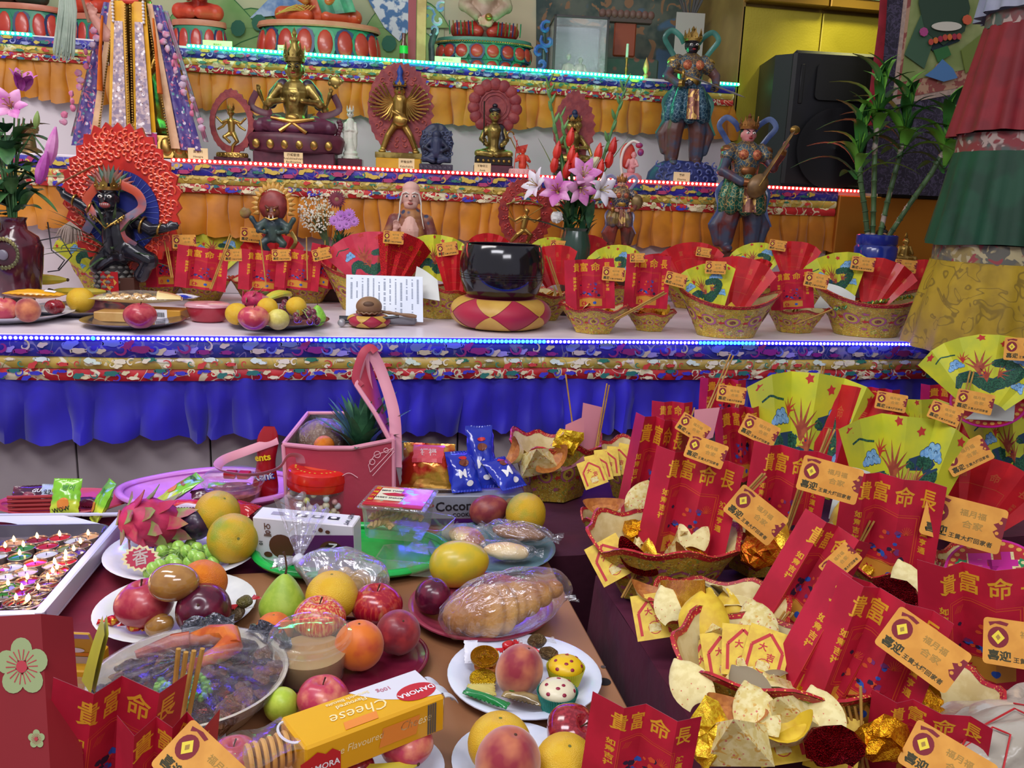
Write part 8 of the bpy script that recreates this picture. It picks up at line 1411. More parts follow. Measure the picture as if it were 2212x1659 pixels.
g=G(); p0,p1=V((-28,-52,218)),V((108,-48,178)); g.tube([p0,p0.lerp(p1,.9),p1],[5,5,.5],4,flat=.35); g.build('sword_blade',mat('sword_silver','b8bcc8',rough=.3,metal=.4),t); g=G(); g.tube([p0-(p1-p0)*.14,p0],[3,3],8); g.ball(p0,(4,4,9)); g.build('sword_hilt',gold,t)
t=SB(1592,545,Y2-.18,DK,'red faced guardian king playing a lute, scale armour'); s,hz,hr=guardian(t,290,mat('face_pink','b87070','c88080',sc=5,rough=.4),armr,mat('scale_green','27604c','1c4a3c',sc=22,rough=.35,metal=.3,layers=[('edge','b8a060',34,.0,.06,2)]),mat('robe_dark_red','5c2a28','3c4458',sc=9,rough=.4),mat('ribbon_blue','3a4c7c','5a6c94',sc=8,rough=.3,coat=.3),mat('crown_bronze','9c6a34','7c4c28',sc=9,rough=.35,metal=.6),True,True,None,.84,1.1,[(-2.1,0,-2.2,.75),(-2.9,-.7,-4.2,.65),(-1.0,-2.2,-5.4,.5),(.2,-2.7,-5.5,.45)],[(2.1,0,-2.2,.75),(3.1,-.8,-3.6,.6),(3.6,-1.6,-2.2,.5),(3.7,-1.9,-1.5,.4)])
g=G(); a_=V((hr*.6,-hr*3.1,hz-hr*5.8)); b_=V((hr*4.6,-hr*2.4,hz+hr*.6)); d=(b_-a_); g.ball(a_,(hr*1.15,hr*.55,hr*1.5),0,18,12,rot=M.Rotation(.55,3,'Y')); g.tube([a_+d*.1,a_+d*.35,b_],[hr*.6,hr*.34,hr*.26],10,flat=.6); g.build('lute',mat('lute_wood','7c5c34','5c4428',sc=9,rough=.35,metal=.2),t); g=G(); g.ball(b_,(hr*.6,hr*.3,hr*.5)); g.build('lute_head',gold,t)
g=G(); g.tube([a_+V((0,-hr*.6,0)),a_+d*.9+V((0,-hr*.35,0))],[hr*.05]*2,5); g.build('lute_string',gold,t)
t=SB(1334,535,Y2-.22,DK,'young armoured boy statue with gold headband and ribbon'); s,hz,hr=guardian(t,158,mat('boy_face','c08468','c89070',sc=5,rough=.4),mat('armour_blue','3a4c68','7a5c44',sc=12,rough=.35,metal=.4,layers=[('edge','c8a86c',34,.0,.06,2)]),mat('skirt_bluegold','4a4a70','8c7444',sc=12,rough=.35,metal=.3),mat('robe_redbrown','8c3c30','5c3c34',sc=9,rough=.4),mat('ribbon_lilac','6c6a94','8c8aac',sc=8,rough=.3,coat=.3),mat('headband_gold','a8703c','b88c3c',sc=6,rough=.35,metal=.6),False,True,None,.84,1.35,[(-2.5,0,-2.2,.8),(-3.3,-.6,-3.8,.7),(-2.4,-1.8,-5.2,.5),(-1.6,-2.2,-5.4,.4)],[(2.5,0,-2.2,.8),(3.5,-.6,-3.8,.7),(2.6,-1.8,-5.2,.5),(1.8,-2.2,-5.4,.4)])
g=G(); g.ball((hr*3.4,-hr*1.2,hz-hr*3.6),(hr*1.3,hr*.5,hr*1.6)); g.build('round_shield',mat('shield_bronze','8c7448','6c5434',sc=12,rough=.35,metal=.5),t)
t=SB(592,560,Y2-.2,DK,'lion headed blue bodied statue with maroon mane halo'); g=G(); g.lathe([(30,0),(28,10),(20,16),(0,16)],20); g.build('rock_base',mat('wood_base','5c3c24',rough=.5),t); g=G(); ch(g,[(0,0,50,16),(0,0,74,19)],12); both(g,[(14,0,80,9),(34,-4,70,7),(44,-6,86,6)]); both(g,[(14,0,80,8),(30,-8,60,6),(14,-18,58,5)]); both(g,[(8,0,46,11),(22,-8,34,8),(14,0,18,7)]); bl('body',g,t,mat('body_bluegreen','2c3c44','3c5048',sc=9,rough=.4),1.8)
g=G(); g.ball((0,4,112),(30,14,34),0,24,16); g.v=[(x,y,z+0) for x,y,z in g.v]; g.jitter(2,.1,2); g.build('mane',mat('mane_maroon','6c2424','8c3430',sc=9,rough=.45),t);
for i in range(17): a=-.35+i*(pi+.7)/16; g=G(); g.lathe([(5,0),(6,4),(3,10),(0,15)],8,0,TR(33*cos(a),8,112+37*sin(a))@aim((cos(a),0,sin(a)))); g.build('halo_flame',mat('flame_ochre','b8883c','c89a48',sc=9,rough=.45),t)
g=G(); g.ball((0,-10,100),(16,10,13)); g.ball((0,-18,94),(9,6,7)); both(g,[(6,-18,108,3),(12,-14,112,3)]); bl('lion_face',g,t,mat('lion_brown','7c4028','5c2c20',sc=9,rough=.4),1.2,1);
for e in (-1,1): g=G(); g.ball((e*7,-20,104),3); g.build('eye',gold,t); g=G(); g.lathe([(1.6,0),(0,7)],6,0,TR(e*4,-23,88)); g.build('fang',eyew,t)
g=G(); g.tube([(-13,-18,88),(0,-24,84),(13,-18,88)],2.2,8); g.build('jaw_line',gold,t); ribbon(t,[(38,-6,60),(48,-8,40),(36,-8,20)],4,brass,'gold_cord'); g=G(); g.ball((-58,0,96),(12,5,12)); g.jitter(2,.3,3); g.build('held_flower',mat('flower_dark','6c3a2c','8c7a3c',sc=6,rough=.5),t)
t=SB(886,560,Y2-.26,DK,'bald old monk statue with very long white eyebrows'); mskin=mat('monk_skin','c89a8c','d0a496',sc=3,rough=.55)
g=G(); ch(g,[(0,0,20,40),(0,0,60,38),(0,0,84,30)],18); both(g,[(34,0,82,15),(44,-4,56,14),(40,-12,24,13)]); bl('robe',g,t,mat('monk_robe','6c3430','9c6a3c',sc=6,rough=.5,layers=[('dots','2c3450',16,.2,.3,3)]),2.2)
g=G(); ch(g,[(0,-16,20,24),(0,-18,60,24),(0,-12,84,18),(0,-4,100,11)],16); g.ball((0,-4,132),(20,20,25),0,24,16); g.ball((0,-10,116),(15,14,13),0,18,12); g.ball((0,-2,148),(18.5,18.5,16),0,20,12); g.tube([(0,-23,134),(0,-27,124)],[2.2,4],8); [g.ball((e*20.5,0,124),(2.6,5,10),0,10,7) for e in (-1,1)]; hand(g,-30,-28,62,(.05,-.1,1),13); ch(g,[(-38,-20,40,9),(-31,-27,60,6)]); bl('skin_body',g,t,mskin,1.3,1)
for e in (-1,1):
 g=G(); g.ball((e*7.5,-22.5,133),(4.2,2,2.2),0,10,7); g.build('eye',eyew,t); g=G(); g.ball((e*7.5,-24.3,133),(1.8,.9,1.8),0,8,6); g.build('pupil',blackp,t)
 g=G(); g.tube([(e*3,-24.5,138),(e*9,-24,141),(e*17,-18,138),(e*22,-14,120),(e*23,-16,96),(e*29,-22,66)],[1.2,1.8,1.8,1.6,1.3,.8],8); g.build('long_eyebrow',mat('brow_white','d8d0c4',rough=.6),t)
g=G(); g.ball((0,-24.5,118),(5.5,2.5,2.6),0,12,8); g.build('lips',mat('monk_lip','9c5048',rough=.5),t); g=G(); [g.ball((0,-40.5+.0*i,54+5*i),(1.1,1,1.1),0,7,5) for i in range(3)]; g.build('chest_crease',mat('crease','b08478',rough=.6),t)
t=SB(1130,545,Y2-.18,DK,'gold archer deity in a red curled flame ring behind bowl'); halo(t,0,82,56,72,mat('flame_deepred','7c1c1c','9c2c24',sc=16,rough=.45,bump=.3,bsc=30),4,28,.7,.62,'flame_ring',5,.09); swirls(t,[(48*cos(a)*k,82+62*sin(a)*k,5,a*3) for a in [i*.33 for i in range(19)] for k in (.97,.84)],mat('flame_relief','a8302a',rough=.4),1.6,-1.5,'flame_curl')
g=G(); ch(g,[(-2,0,52,7),(2,0,72,8)]); headg(g,4,-2,88,7); both(g,[(8,0,74,4),(22,-2,66,3),(34,-4,74,2.6)]); ch(g,[(0,0,48,6),(-14,-4,38,5),(-26,0,24,4)]); ch(g,[(2,0,48,6),(14,-4,38,5),(8,0,22,4)]); g.ball((0,0,18),(20,10,4)); bl('archer',g,t,gold,1.1,1); g=G(); g.tube([(-40+78*q,-6,100+9*sin(pi*q)) for q in [i/10 for i in range(11)]],1.8,7); g.tube([(-40,-6,100),(-18,-6,60),(38,-6,98)],.8,5); g.build('bow',brass,t)
g=G(); g.lathe([(26,0),(24,10),(18,16),(0,16)],18,0,None,(1,.6)); g.build('gold_base',gold,t)
t=SB(268,600,Y2-.30,DK,'black wrathful deity before a large red swirling flame board')
g=G(); N=60; P=[]
for i in range(N): a=2*pi*i/N; k=1+.055*(1 if i%2 else -.5)+.02*sin(7*a); P.append((118*k*cos(a)*(1-.06*sin(a)),150*k*sin(a)))
g.prism(P,-5,5,0,TR(0,18,168)@M.Rotation(pi/2,4,'X')); g.build('flame_board',mat('flame_red','c2281c','a81c14',sc=7,rough=.4,coat=.2),t)
r_=random.Random(8); pts=[]
for i in range(190):
 a=i*2.4; q=sqrt(.35+.65*i/190); pts.append((109*q*cos(a),168+140*q*sin(a),r_.uniform(7,11),a+r_.uniform(-1,1)))
swirls(t,pts,mat('flame_orange','d8432a','e8603c',sc=8,rough=.3,coat=.4),2.4,11.5,'flame_swirl');
g=G(); g.prism(ring(40,78,0,0,0,86),-2,2,0,TR(0,9,140)@M.Rotation(pi/2,4,'X')); g.build('blue_nimbus',mat('nimbus_blue','1a2470','202c80',sc=6,rough=.45),t)
for i in range(40): a=i*2*pi/40; g=G(); g.tube([(50*cos(a),6.4,140+56*sin(a)),(77*cos(a),6.4,140+85*sin(a))],.7,4); g.build('nimbus_ray',mat('ray_blue','5a68b0',rough=.4),t)
g=G(); ch(g,[(-4,0,60,34),(-6,-2,90,33),(-8,-2,120,30)],16); headg(g,-16,-14,166,24,1.25); ch(g,[(-38,0,130,15),(-72,-8,150,12),(-106,-12,170,9)]); ch(g,[(30,0,122,16),(66,-8,104,14),(96,-14,110,10)]); hand(g,-108,-12,170,(-.5,-.2,1),13); hand(g,98,-14,110,(1,-.1,.25),17); ch(g,[(20,-10,60,24),(60,-16,40,20),(40,-10,8,16)]); ch(g,[(-24,-8,50,24),(-50,-8,24,18)]); bl('black_body',g,t,blk_,2.4)
face(t,-16,-14,168,26,True,True); g=G(); g.ball((-16,-38,153),(11,5,6)); g.build('open_mouth',mat('mouth_pink','8c3c3c',rough=.4),t)
for i in range(5): g=G(); g.lathe([(1.2,0),(0,-5)],6,0,TR(-24+4*i,-43,157)); g.build('tooth',eyew,t)
for (x,y,z,r_2) in ((-88,-10,161,10.5),(-58,-6,143,14),(84,-12,107,12.5),(46,-4,114,17)): g=G(); g.tube([(x+r_2*.35*cos(a),y+r_2*sin(a),z+r_2*cos(a)) for a in [i*.42 for i in range(16)]],2.4,7); g.build('gold_bangle',gold,t)
crown(t,-16,-13,184,24,24,gold,7);
for i in range(15): a=radians(10+160*i/14); g=G(); g.lathe([(8,0),(9,10),(4,26),(0,40)],8,0,TR(-16+16*cos(a),-6,186+12*sin(a))@aim((cos(a),0,sin(a)))); g.build('flame_hair',mat('hair_flame','8c3c34','3c5c48',sc=6,rough=.45) if i%3 else mat('hair_green','3a5a48',rough=.45),t)
for pl in ([(-40,-14,190),(-62,-14,160),(-50,-20,128),(-66,-20,96)],[(10,-14,196),(42,-14,180),(50,-16,150),(14,-26,120),(12,-28,90),(36,-24,70)]): ribbon(t,pl,9,mat('scarf_orange','b84c34','5c5c74',sc=6,rough=.4),up=(0,1,.0))
g=G(); [g.ball((-16+34*cos(a),-30+6*sin(a*2),132+18*sin(a)),3,0,8,6) for a in [pi+i*pi/12 for i in range(13)]]; g.tube([(-44,-26,130),(-16,-42,106),(14,-26,130)],2.2,7); g.build('gold_necklace',gold,t)
g=G();
for i in range(60): a=i*2.4; q=i/60; g.tube([(-92,-30,116),(-92+22*q*cos(a),-30+10*sin(a),100),(-96+30*q*cos(a),-30+12*sin(a),70+10*q)],[1.6,1.8,.8],5)
g.build('white_hair_tassel',mat('hair_white','b8a69a','a89488',sc=9,rough=.7),t,kind='stuff'); g=G(); g.tube([(-120,-18,190),(-40,-22,232)],2,7); g.build('wand',mat('wand_brown','7c4c2c',rough=.5),t)
t=SB(1950,566,Y2-.25,DK,'tiny gold seated statuette right of the blue plant jar'); g=G(); both(g,[(6,0,8,10),(22,-6,8,6),(2,-10,8,5)]); ch(g,[(0,0,10,11),(0,0,28,10)]); headg(g,0,-2,44,8); both(g,[(11,0,30,5),(16,-4,18,4)]); bl('gold_figure',g,t,gold,1.2,1); g=G(); g.lathe([(3,50),(4,56),(0,64)],8); g.build('topknot',gold,t)
t=SB(1898,566,Y2-.12,DK,'small gold figure with black hair behind the blue jar'); g=G(); ch(g,[(0,0,10,14),(0,0,32,13)]); headg(g,0,-3,54,12); ch(g,[(-14,0,36,5),(-22,-4,50,4),(-22,-4,62,3)]); bl('gold_figure',g,t,mat('statue_tan','a8784c','b88a54',sc=6,rough=.4),1.3,1); g=G(); g.ball((0,1,62),(13,12,9)); g.ball((0,1,73),(6,6,6)); g.build('black_hair',blackp,t); face(t,0,-3,55,12,True)
t=SB(60,268,Y2s,Z2s,'dull brass crowned ornament behind the pink lilies'); g=G(); g.lathe([(26,0),(24,8),(14,14),(12,40),(20,50),(10,60),(0,64)],20); g.build('ornament_body',mat('dull_brass','8c7040','6c5434',sc=9,rough=.4,metal=.5),t); crown(t,0,0,44,18,26,mat('dull_brass','8c7040'),7)
t=SB(312,352,Y2+.12,Z2s,'tall gold statue draped in jewelled yellow silk cape'); zB=52
lotus(t,112,46,20,gold,[gold],2,.5,True,'gold_petal'); g=G(); ch(g,[(0,0,50,58),(0,0,80,46),(0,0,160,36),(0,0,250,36),(0,0,290,30)],18); both(g,[(38,0,286,18),(56,-10,230,16),(34,-34,180,12)]); headg(g,0,-6,352,30); bl('gold_body',g,t,mat('dark_gilt','3a2c18','8c6a28',sc=7,rough=.25,metal=.8),3); face(t,0,-6,354,30,True)
yel=mat('silk_yellow','dca41c','cf9416',sc=9,rough=.45); jew=mat('silver_embroidery','c0a8a8','8c7c90',sc=40,rough=.4,layers=[('dots','e8e0e0',26,.2,.3,4),('dots','7c5c50',34,.12,.2,9)]); cape=mat('cape_violet','4a3c84','6c5c94',sc=20,rough=.5,layers=[('dots','d8d0dc',22,.18,.28,3),('swirl','c86c8c',14,.6,.63,5),('dots','6ca8a8',17,.12,.2,8)])
def drape(name,xs_top,xs_bot,z1,z0,y0,y1,m_,fold=4,amp=3,nu=14,nv=16):
 g=G(); f=lambda a,b,o=0:((xs_top[0]+(xs_top[1]-xs_top[0])*a)*(1-b)+(xs_bot[0]+(xs_bot[1]-xs_bot[0])*a)*b, y0+(y1-y0)*b-amp*sin(a*pi*fold)*(.4+.6*b)+o, z1+(z0-z1)*b)
 g.grid(lambda a,b:f(a,b),nu,nv); g.grid(lambda a,b:f(1-a,b,1.5),nu,nv); return g.build(name,m_,t)
for e in (-1,1):
 drape('front_panel',(e*6,e*34),(e*4,e*48),308,40,-44,-62,yel,2,2); drape('embroidery_panel',(e*12,e*28),(e*10,e*40),268,48,-49.5,-68,jew,1,1.5)
 g=G(); [g.ball((e*(5-.02*i*1),-50-.3*i*1.4,300-5.2*i),2.1,0,6,5) for i in range(50)]; g.build('gold_bead_trim',gold,t,kind='stuff')
 drape('cape_side',(e*36,e*58),(e*88,e*134),308,20,-20,-40,cape,3,6); drape('cape_border',(e*32,e*42),(e*74,e*92),308,22,-30,-52,mat('border_peach','d8b088','c89c74',sc=9,rough=.5),1,2); drape('cape_outer',(e*56,e*66),(e*132,e*142),300,40,-8,-20,mat('cape_pink','a86c84','8ca0a0',sc=20,rough=.5,layers=[('dots','d8c8d0',20,.2,.3,7)]),2,4); g=G(); [g.ball((e*(30+.86*i),-34-.5*i,304-5.4*i),2.2,0,6,5) for i in range(52)]; g.build('gold_bead_trim',gold,t,kind='stuff')
 g=G(); g.tube([(e*50,-52,276),(e*56,-60,200),(e*60,-62,130)],[4,6,10],8,flat=.5); g.build('orange_tassel',mat('tassel_orange','e0701c','d06014',sc=9,rough=.6),t); g=G(); [g.ball((e*(30-.0*i),-46-1*i*.3,352-6.5*i),3.1,0,8,6) for i in range(14)]; g.build('pearl_strand',mat('pearl','d8d0cc',rough=.25,coat=.3),t,kind='stuff')
 g=G(); [g.ball((e*(60+i*5.5+7*sin(i*2)),-44-i*.8,262-14*i),(6+2*sin(i),4,7)) for i in range(15)]; g.jitter(2,.2,e+2); g.build('sleeve_flower',mat('flower_lilac','b8a0b4','c86c8c',sc=9,rough=.5),t,kind='stuff')
drape('hem_cloud',(-60,50),(-62,52),52,18,-64,-72,mat('hem_magenta','b0306c','b8c0c8',sc=7,lo=.48,hi=.52,rough=.5),6,6,30,6); g=G(); g.tube([(26*cos(a),-6+22*sin(a),316) for a in [i*.3 for i in range(22)]],7,8,cap=False); g.build('gold_collar',gold,t); g=G(); g.tube([(-16,-38,308),(0,-44,306),(18,-38,310)],5,8); g.build('red_sash',redc_,t)
g=G(); ch(g,[(-50,-30,240,14),(-70,-44,272,9)]); hand(g,-72,-46,274,(0,-.3,1),16); bl('raised_hand',g,t,skin,1.6,1); g=G(); g.tube([(-78,-50,262),(-92,-52,330),(-130,-50,370)],3,7); g.build('staff',mat('whisk_handle','9c7860',rough=.5),t)
t=SB(160,352,Y2+.0,Z2s,'long white horsehair whisk hanging at the robed statue','whisk','whisk'); g=G(); r_=random.Random(2)
for i in range(90):
 a=r_.uniform(0,6.28); q=sqrt(r_.random()); g.tube([(16+6*q*cos(a),-8+5*q*sin(a),385),(12+17*q*cos(a),-8+8*q*sin(a),290),(-2+22*q*cos(a),-8+9*q*sin(a),182+14*q+r_.uniform(0,14))],[2.2,2.4,.8],4)
g.build('horsehair',mat('horsehair','aab8a8','98a898',sc=9,rough=.6),t,kind='stuff')
Y3s=Y3+.25
def redlotus(u,v,w_,h_,n,label,two=False,rim=None):
 t=SB(u,v,Y3s,Z3s,label); r=w_/2; pr=mat('lotus_red','a8281c','b83a28',sc=5,rough=.35,coat=.3); og=[mat('lotus_green','2c7a5c',rough=.4),mat('lotus_blue','24345c',rough=.4)]
 if two: lotus(t,r*.92,h_*.45,n,pr,og,0,.5,False); lotus(t,r,h_*.55,n,pr,og,h_*.45,.5,True)
 else: lotus(t,r,h_,n,pr,og,0,.5,True);
 g=G(); g.lathe([(r*.97,h_),(r*1.0,h_+3),(r*.97,h_+12),(0,h_+13)],40,0,None,(1,.5),False); g.build('seat_rim',rim or mat('seat_salmon','c07860','b86c54',sc=9,rough=.4),t)
 if rim: g=G(); [g.ball((r*1.0*cos(a),r*.5*sin(a),h_+3),2.2,0,6,5) for a in [pi+i*pi/60 for i in range(61)]]; g.build('gold_beads',gold,t,kind='stuff')
 return t,h_+12
def lap(t,z,w_,mr,ms=None,torso=None,stripes=False):
 g=G(); both(g,[(w_*.12,6,z+22,20),(w_*.38,-6,z+18,17),(w_*.10,-26,z+14,13)]); bl('crossed_legs',g,t,mr,2.6); g=G(); ch(g,[(0,8,z+20,w_*.16),(0,8,z+70,w_*.17),(0,8,z+110,w_*.20)],16); both(g,[(w_*.22,6,z+110,15),(w_*.30,0,z+70,14),(w_*.12,-30,z+44,10)]); h_=G(); headg(h_,0,2,z+118+w_*.34,w_*.13); bl('head',h_,t,ms or skin,2); face(t,0,2,z+118+w_*.34,w_*.13,False); bl('torso_robe',g,t,torso or mr,3)
 if ms: g=G(); hand(g,-14,-36,z+34,(1,-.1,-.1),18); hand(g,14,-38,z+30,(-1,-.1,.1),18); bl('hands',g,t,ms,1.6,1)
t,z=redlotus(690,126,262,66,18,'orange robed seated buddha on large red lotus seat'); lap(t,z,200,orr); g=G(); g.grid(lambda a,b:(-8+70*a+20*b,-32-3*sin(a*9),z+16+52*(1-b)+10*a),10,6); g.grid(lambda a,b:(62-70*a+20*b,-31,z+16+52*(1-b)+10*(1-a)),10,6); g.build('green_sash',grn_,t)
for i in range(7): g=G(); g.tube([(-85+8*i,-30-2*i*.5,z+12+3*i),(-60+7*i,-32,z+26-1*i),(-40+6*i,-30,z+34)],1.6,6); g.build('gold_fold_line',mat('fold_gold','c89048',rough=.35,metal=.3),t)
t,z=redlotus(432,100,116,58,12,'red robed seated statue on lotus right of the robed statue'); lap(t,z,100,redc_)
t,z=redlotus(215,92,110,56,12,'red lotus seat half hidden by the robed statue'); lap(t,z,90,redc_)
t,z=redlotus(50,75,170,64,14,'red lotus seat with dark robed figure, top left corner'); lap(t,z,120,mat('dark_green_robe','28382c','4c3c30',sc=9,rough=.45));
t,z=redlotus(1045,134,208,58,18,'guru statue on double lotus seat with striped robe',True,mat('seat_teal','3c6c60',rough=.4)); lap(t,z,150,mat('striped_robe','b03024','b03024',rough=.35,coat=.3),skin,mat('cream_robe','b8a088','a08870',sc=9,rough=.45))
for e in (-1,1):
 for i in range(7):
  g=G(); x=e*(26+8*i); g.tube([(x,-34+abs(i)*1.4,z+6),(x+e*1,-36+i*1.6,z+20),(x+e*2,-28+i*2,z+34)],2.4,6,flat=.6); g.build('robe_stripe',[mat('stripe_green','2c7850',rough=.4),mat('stripe_blue','242c64',rough=.4),gold][i%3],t)
g=G(); g.ball((6,-44,z+40),8); g.build('gold_jewel',gold,t)
t=SB(905,128,Y3+.12,Z3s,'gold pillar with red edge between two lotus seats','pillar','pillar'); g=G(); g.box((-6,-6,0),(15,6,190),bv=1); g.build('gold_post',mat('pillar_gold','a08a54','8c7644',sc=9,rough=.4,metal=.4),t); g=G(); g.box((-24,-5,0),(-7,5,190)); g.build('red_strip',mat('pillar_red','8c2028',rough=.4),t)
t=SB(872,126,Y3+.05,Z3s,'small green and red bottle before the gold pillar','bottle','bottle'); g=G(); g.lathe([(9,0),(9,14),(9,30),(4,44),(4,60),(0,60)],16); g.build('bottle_body',mat('bottle_brown','5c2420',rough=.2,coat=.4),t); g=G(); g.lathe([(9.4,18),(9.4,34)],16,cap=False); g.build('green_band',mat('green_glow_label','1c8c34',rough=.25),t); g=G(); g.lathe([(4.4,60),(4.4,70),(0,70)],12); g.build('cap',mat('cap_violet','8c84b4',rough=.4),t)
t=SB(935,132,Y3+.18,Z3s,'blue and white cloud carving beside the gold pillar','carving','cloud_carving'); g=G(); ch(g,[(0,0,0,8),(-4,0,50,7),(4,0,80,9)]); bl('rock_stem',g,t,mat('rock_dark','2c3c3c','4a5a5c',sc=9,rough=.4),2); swirls(t,[(-14,112,16,0),(10,100,14,2),(0,80,12,4),(16,126,12,1)],mat('cloud_blue','7c94c8','c8d0dc',sc=9,rough=.35),4.5,-4,'cloud_curl',None)
t=SB(1172,138,Y3+.18,Z3s,'blue carved dragon cloud right of the guru statue','carving','cloud_carving'); swirls(t,[(-8,50,16,0),(8,74,16,2.5),(-4,26,12,4),(4,100,14,1)],mat('cloud_deepblue','2c4c9c','4a6cb0',sc=9,rough=.35),5,-4,'cloud_curl',None); g=G(); g.tube([(4,2,0),(0,2,110)],[5,4],8); g.build('carving_post',mat('rock_dark','2c3c3c'),t)
t=SB(1245,150,Y3+.16,Z3s,'brown framed glass display case reflecting bright windows','display case','display_case'); fm2=mat('case_frame','2c2424',rough=.4)
X,Yd,H=58,50,118
for (a,b) in [((-X,-Yd,0),(-X+5,-Yd+5,H)),((X-5,-Yd,0),(X,-Yd+5,H)),((-X,Yd-5,0),(-X+5,Yd,H)),((X-5,Yd-5,0),(X,Yd,H)),((-X,-Yd,H-5),(X,-Yd+5,H)),((-X,Yd-5,H-5),(X,Yd,H)),((-X,-Yd,H-5),(-X+5,Yd,H)),((X-5,-Yd,H-5),(X,Yd,H)),((-X,-Yd,0),(X,-Yd+5,5)),((-X,-Yd,0),(X,Yd,3))]: g=G(); g.box(a,b,bv=.4); g.build('frame_bar',fm2,t,False)
gl=hard; g=G(); g.box((-X+5,-Yd+1,5),(X-5,-Yd+2,H-5)); g.build('front_pane',gl,t,False); g=G(); g.box((-X+2,-Yd+5,5),(-X+3,Yd-5,H-5)); g.build('side_pane',gl,t,False); g=G(); g.box((-X+4,Yd-4,3),(X-4,Yd-3,H-5)); g.build('back_panel',mat('case_back','5c5c6c',rough=.3),t,False)
for i,(x,h) in enumerate([(-18,44),(8,38)]): g=G(); ch(g,[(x,0,12,11),(x,0,24,8)]); headg(g,x,-2,h,6); both_=[ch(g,[(x+e*8,0,26,4),(x+e*12,-6,16,3)]) for e in (-1,1)]; g.lathe([(14,3),(12,8),(0,8)],14,0,TR(x,0,0)); bl('figurine',g,t,mat('figurine_silver','8c8478','b8b0a0',sc=9,rough=.3,metal=.5),1.6,1)
t=SB(1345,150,Y3+.35,Z3s,'dim red green painted shrine beside the display case','shrine','shrine'); plinth(t,150,30,60,mat('shrine_green','284c3c','3c5044',sc=6,rough=.6,layers=[('dots','7c4c3c',9,.2,.3,2)])); plinth(t,48,8,70,mat('shrine_orange','8c3c20','7c3018',sc=5,rough=.5),64,'orange_cloth');
for i in range(9): g=G(); g.ball((-52+13*i,-8,148),(8,6,9)); g.build('lotus_petal',mat('petal_dusk','6c4c44',rough=.5),t)
plinth(t,110,20,14,mat('dusk_brown','4c3c34',rough=.5),132,'canopy')
t=SB(1352,158,Y3+.05,Z3s,'thin gold candle stand near the green light strip','candle stand','candle_stand'); g=G(); g.lathe([(8,0),(9,2),(3,5),(2,12),(4,18),(2,24),(3,40),(5,42),(0,43)],14); g.build('stand',gold,t); g=G(); g.lathe([(3,42),(3,70),(0,71)],10); g.build('white_candle',wht,t)
for (u,v,lb) in [(1395,150,'small gold flame ornament left of the sword guardian'),(1536,160,'small gold flame ornament right of the sword guardian')]: t=SB(u,v+6,Y3+.02,Z3s,lb,'ornament','flame_ornament'); g=G(); g.lathe([(5,0),(6,6),(3,10),(7,20),(5,30),(0,44)],12); g.build('flame_body',mat('flame_gold','d8a860','c8b070',sc=6,rough=.35,metal=.3),t)
t=SB(1480,178,Y3+.30,Z3s,'white sheet standing behind the guardian crown','paper','paper_sheet'); g=G(); g.box((-30,-1,60),(32,1,158),bv=.4); g.build('sheet',mat('grey_sheet','a8a49c',rough=.6),t,False); g=G(); g.box((-3,-.5,0),(3,.9,62)); g.build('stand',fm2,t,False); g=G(); r_=random.Random(5)
for i in range(14): a=r_.uniform(-.5,.5); g.tube([(0,4,130),(60*a,4,190),(110*a,4,230)],[1.5,2.5,1],5)
g.build('dark_feather',mat('feather_dark','4a4848',rough=.6),t,kind='stuff')
# ================================================================ flowers and plants
def leaf(t,a,b,w_,m_,name='leaf',sag=.1,up=(0,0,1),fold=.25):
 a,b=V(a),V(b); d=b-a; L=d.length; sd=d.cross(V(up)); sd=sd.normalized() if sd.length>1e-6 else V((1,0,0)); n_=sd.cross(d).normalized()
 def f(s,q): wd=w_*sin(pi*min(1,q*.93+.05))**.75; return a+d*q+V((0,0,-1))*sag*L*(q*q)+n_*(sag*L*sin(pi*q)*.5)+sd*(s-.5)*2*wd+n_*abs(s-.5)*wd*fold*2
 g=G(); g.grid(lambda s,q:f(s,q),4,8); g.grid(lambda s,q:f(1-s,q)-n_*w_*.03,4,8); return g.build(name,m_,t,ang=60)
def lily(t,c,d,s,m_,k=6,open_=1.0,seed=0):
 """six recurved petals round direction d"""
 d=V(d).normalized(); X=aim(d); c=V(c); o=TR(*c)@X
 fl=bpy.data.objects.new('lily_bloom',None); COL.objects.link(fl); fl.parent=t; fl.matrix_local=o
 for i in range(k):
  a=i*2*pi/k+seed; w_=s*(.26 if i%2 else .34); L=s*1.15
  def f(u,q):
   rr=s*(.08+.95*open_*q**1.7); z=L*(q*.9-.42*open_*q**3); wd=w_*sin(pi*min(1,q*.88+.1))**.8; return (rr*cos(a)-sin(a)*(u-.5)*2*wd,rr*sin(a)+cos(a)*(u-.5)*2*wd,z-abs(u-.5)**2*wd*1.2+.03*s*sin(q*22)*abs(u-.5))
  g=G(); g.grid(lambda u,q:f(u,q),6,9); g.grid(lambda u,q:tuple(V(f(1-u,q))-V((0,0,s*.012))),6,9); g.build('petal',m_,fl,ang=70)
 for i in range(5): a=i*1.26; g=G(); g.tube([(0,0,0),(s*.1*cos(a),s*.1*sin(a),s*.5),(s*.22*cos(a),s*.22*sin(a),s*.75)],s*.02,5); g.ball((s*.22*cos(a),s*.22*sin(a),s*.76),(s*.07,s*.03,s*.03),0,7,5); g.build('stamen',mat('stamen','a8602c','b8b06c',rough=.6),fl)
lilp=mat('lily_pink','c46cb0','dca0c8',sc=9,rough=.5); lilw=mat('lily_white','dcd6e0','d0a8c8',sc=7,lo=.55,hi=.75,rough=.5); lilm=mat('lily_magenta','a8409c','c070b4',sc=9,rough=.5); lf=mat('leaf_dark','234a30','31603c',sc=20,rough=.4); lf2=mat('leaf_mid','3c6c3c','508048',sc=20,rough=.45)
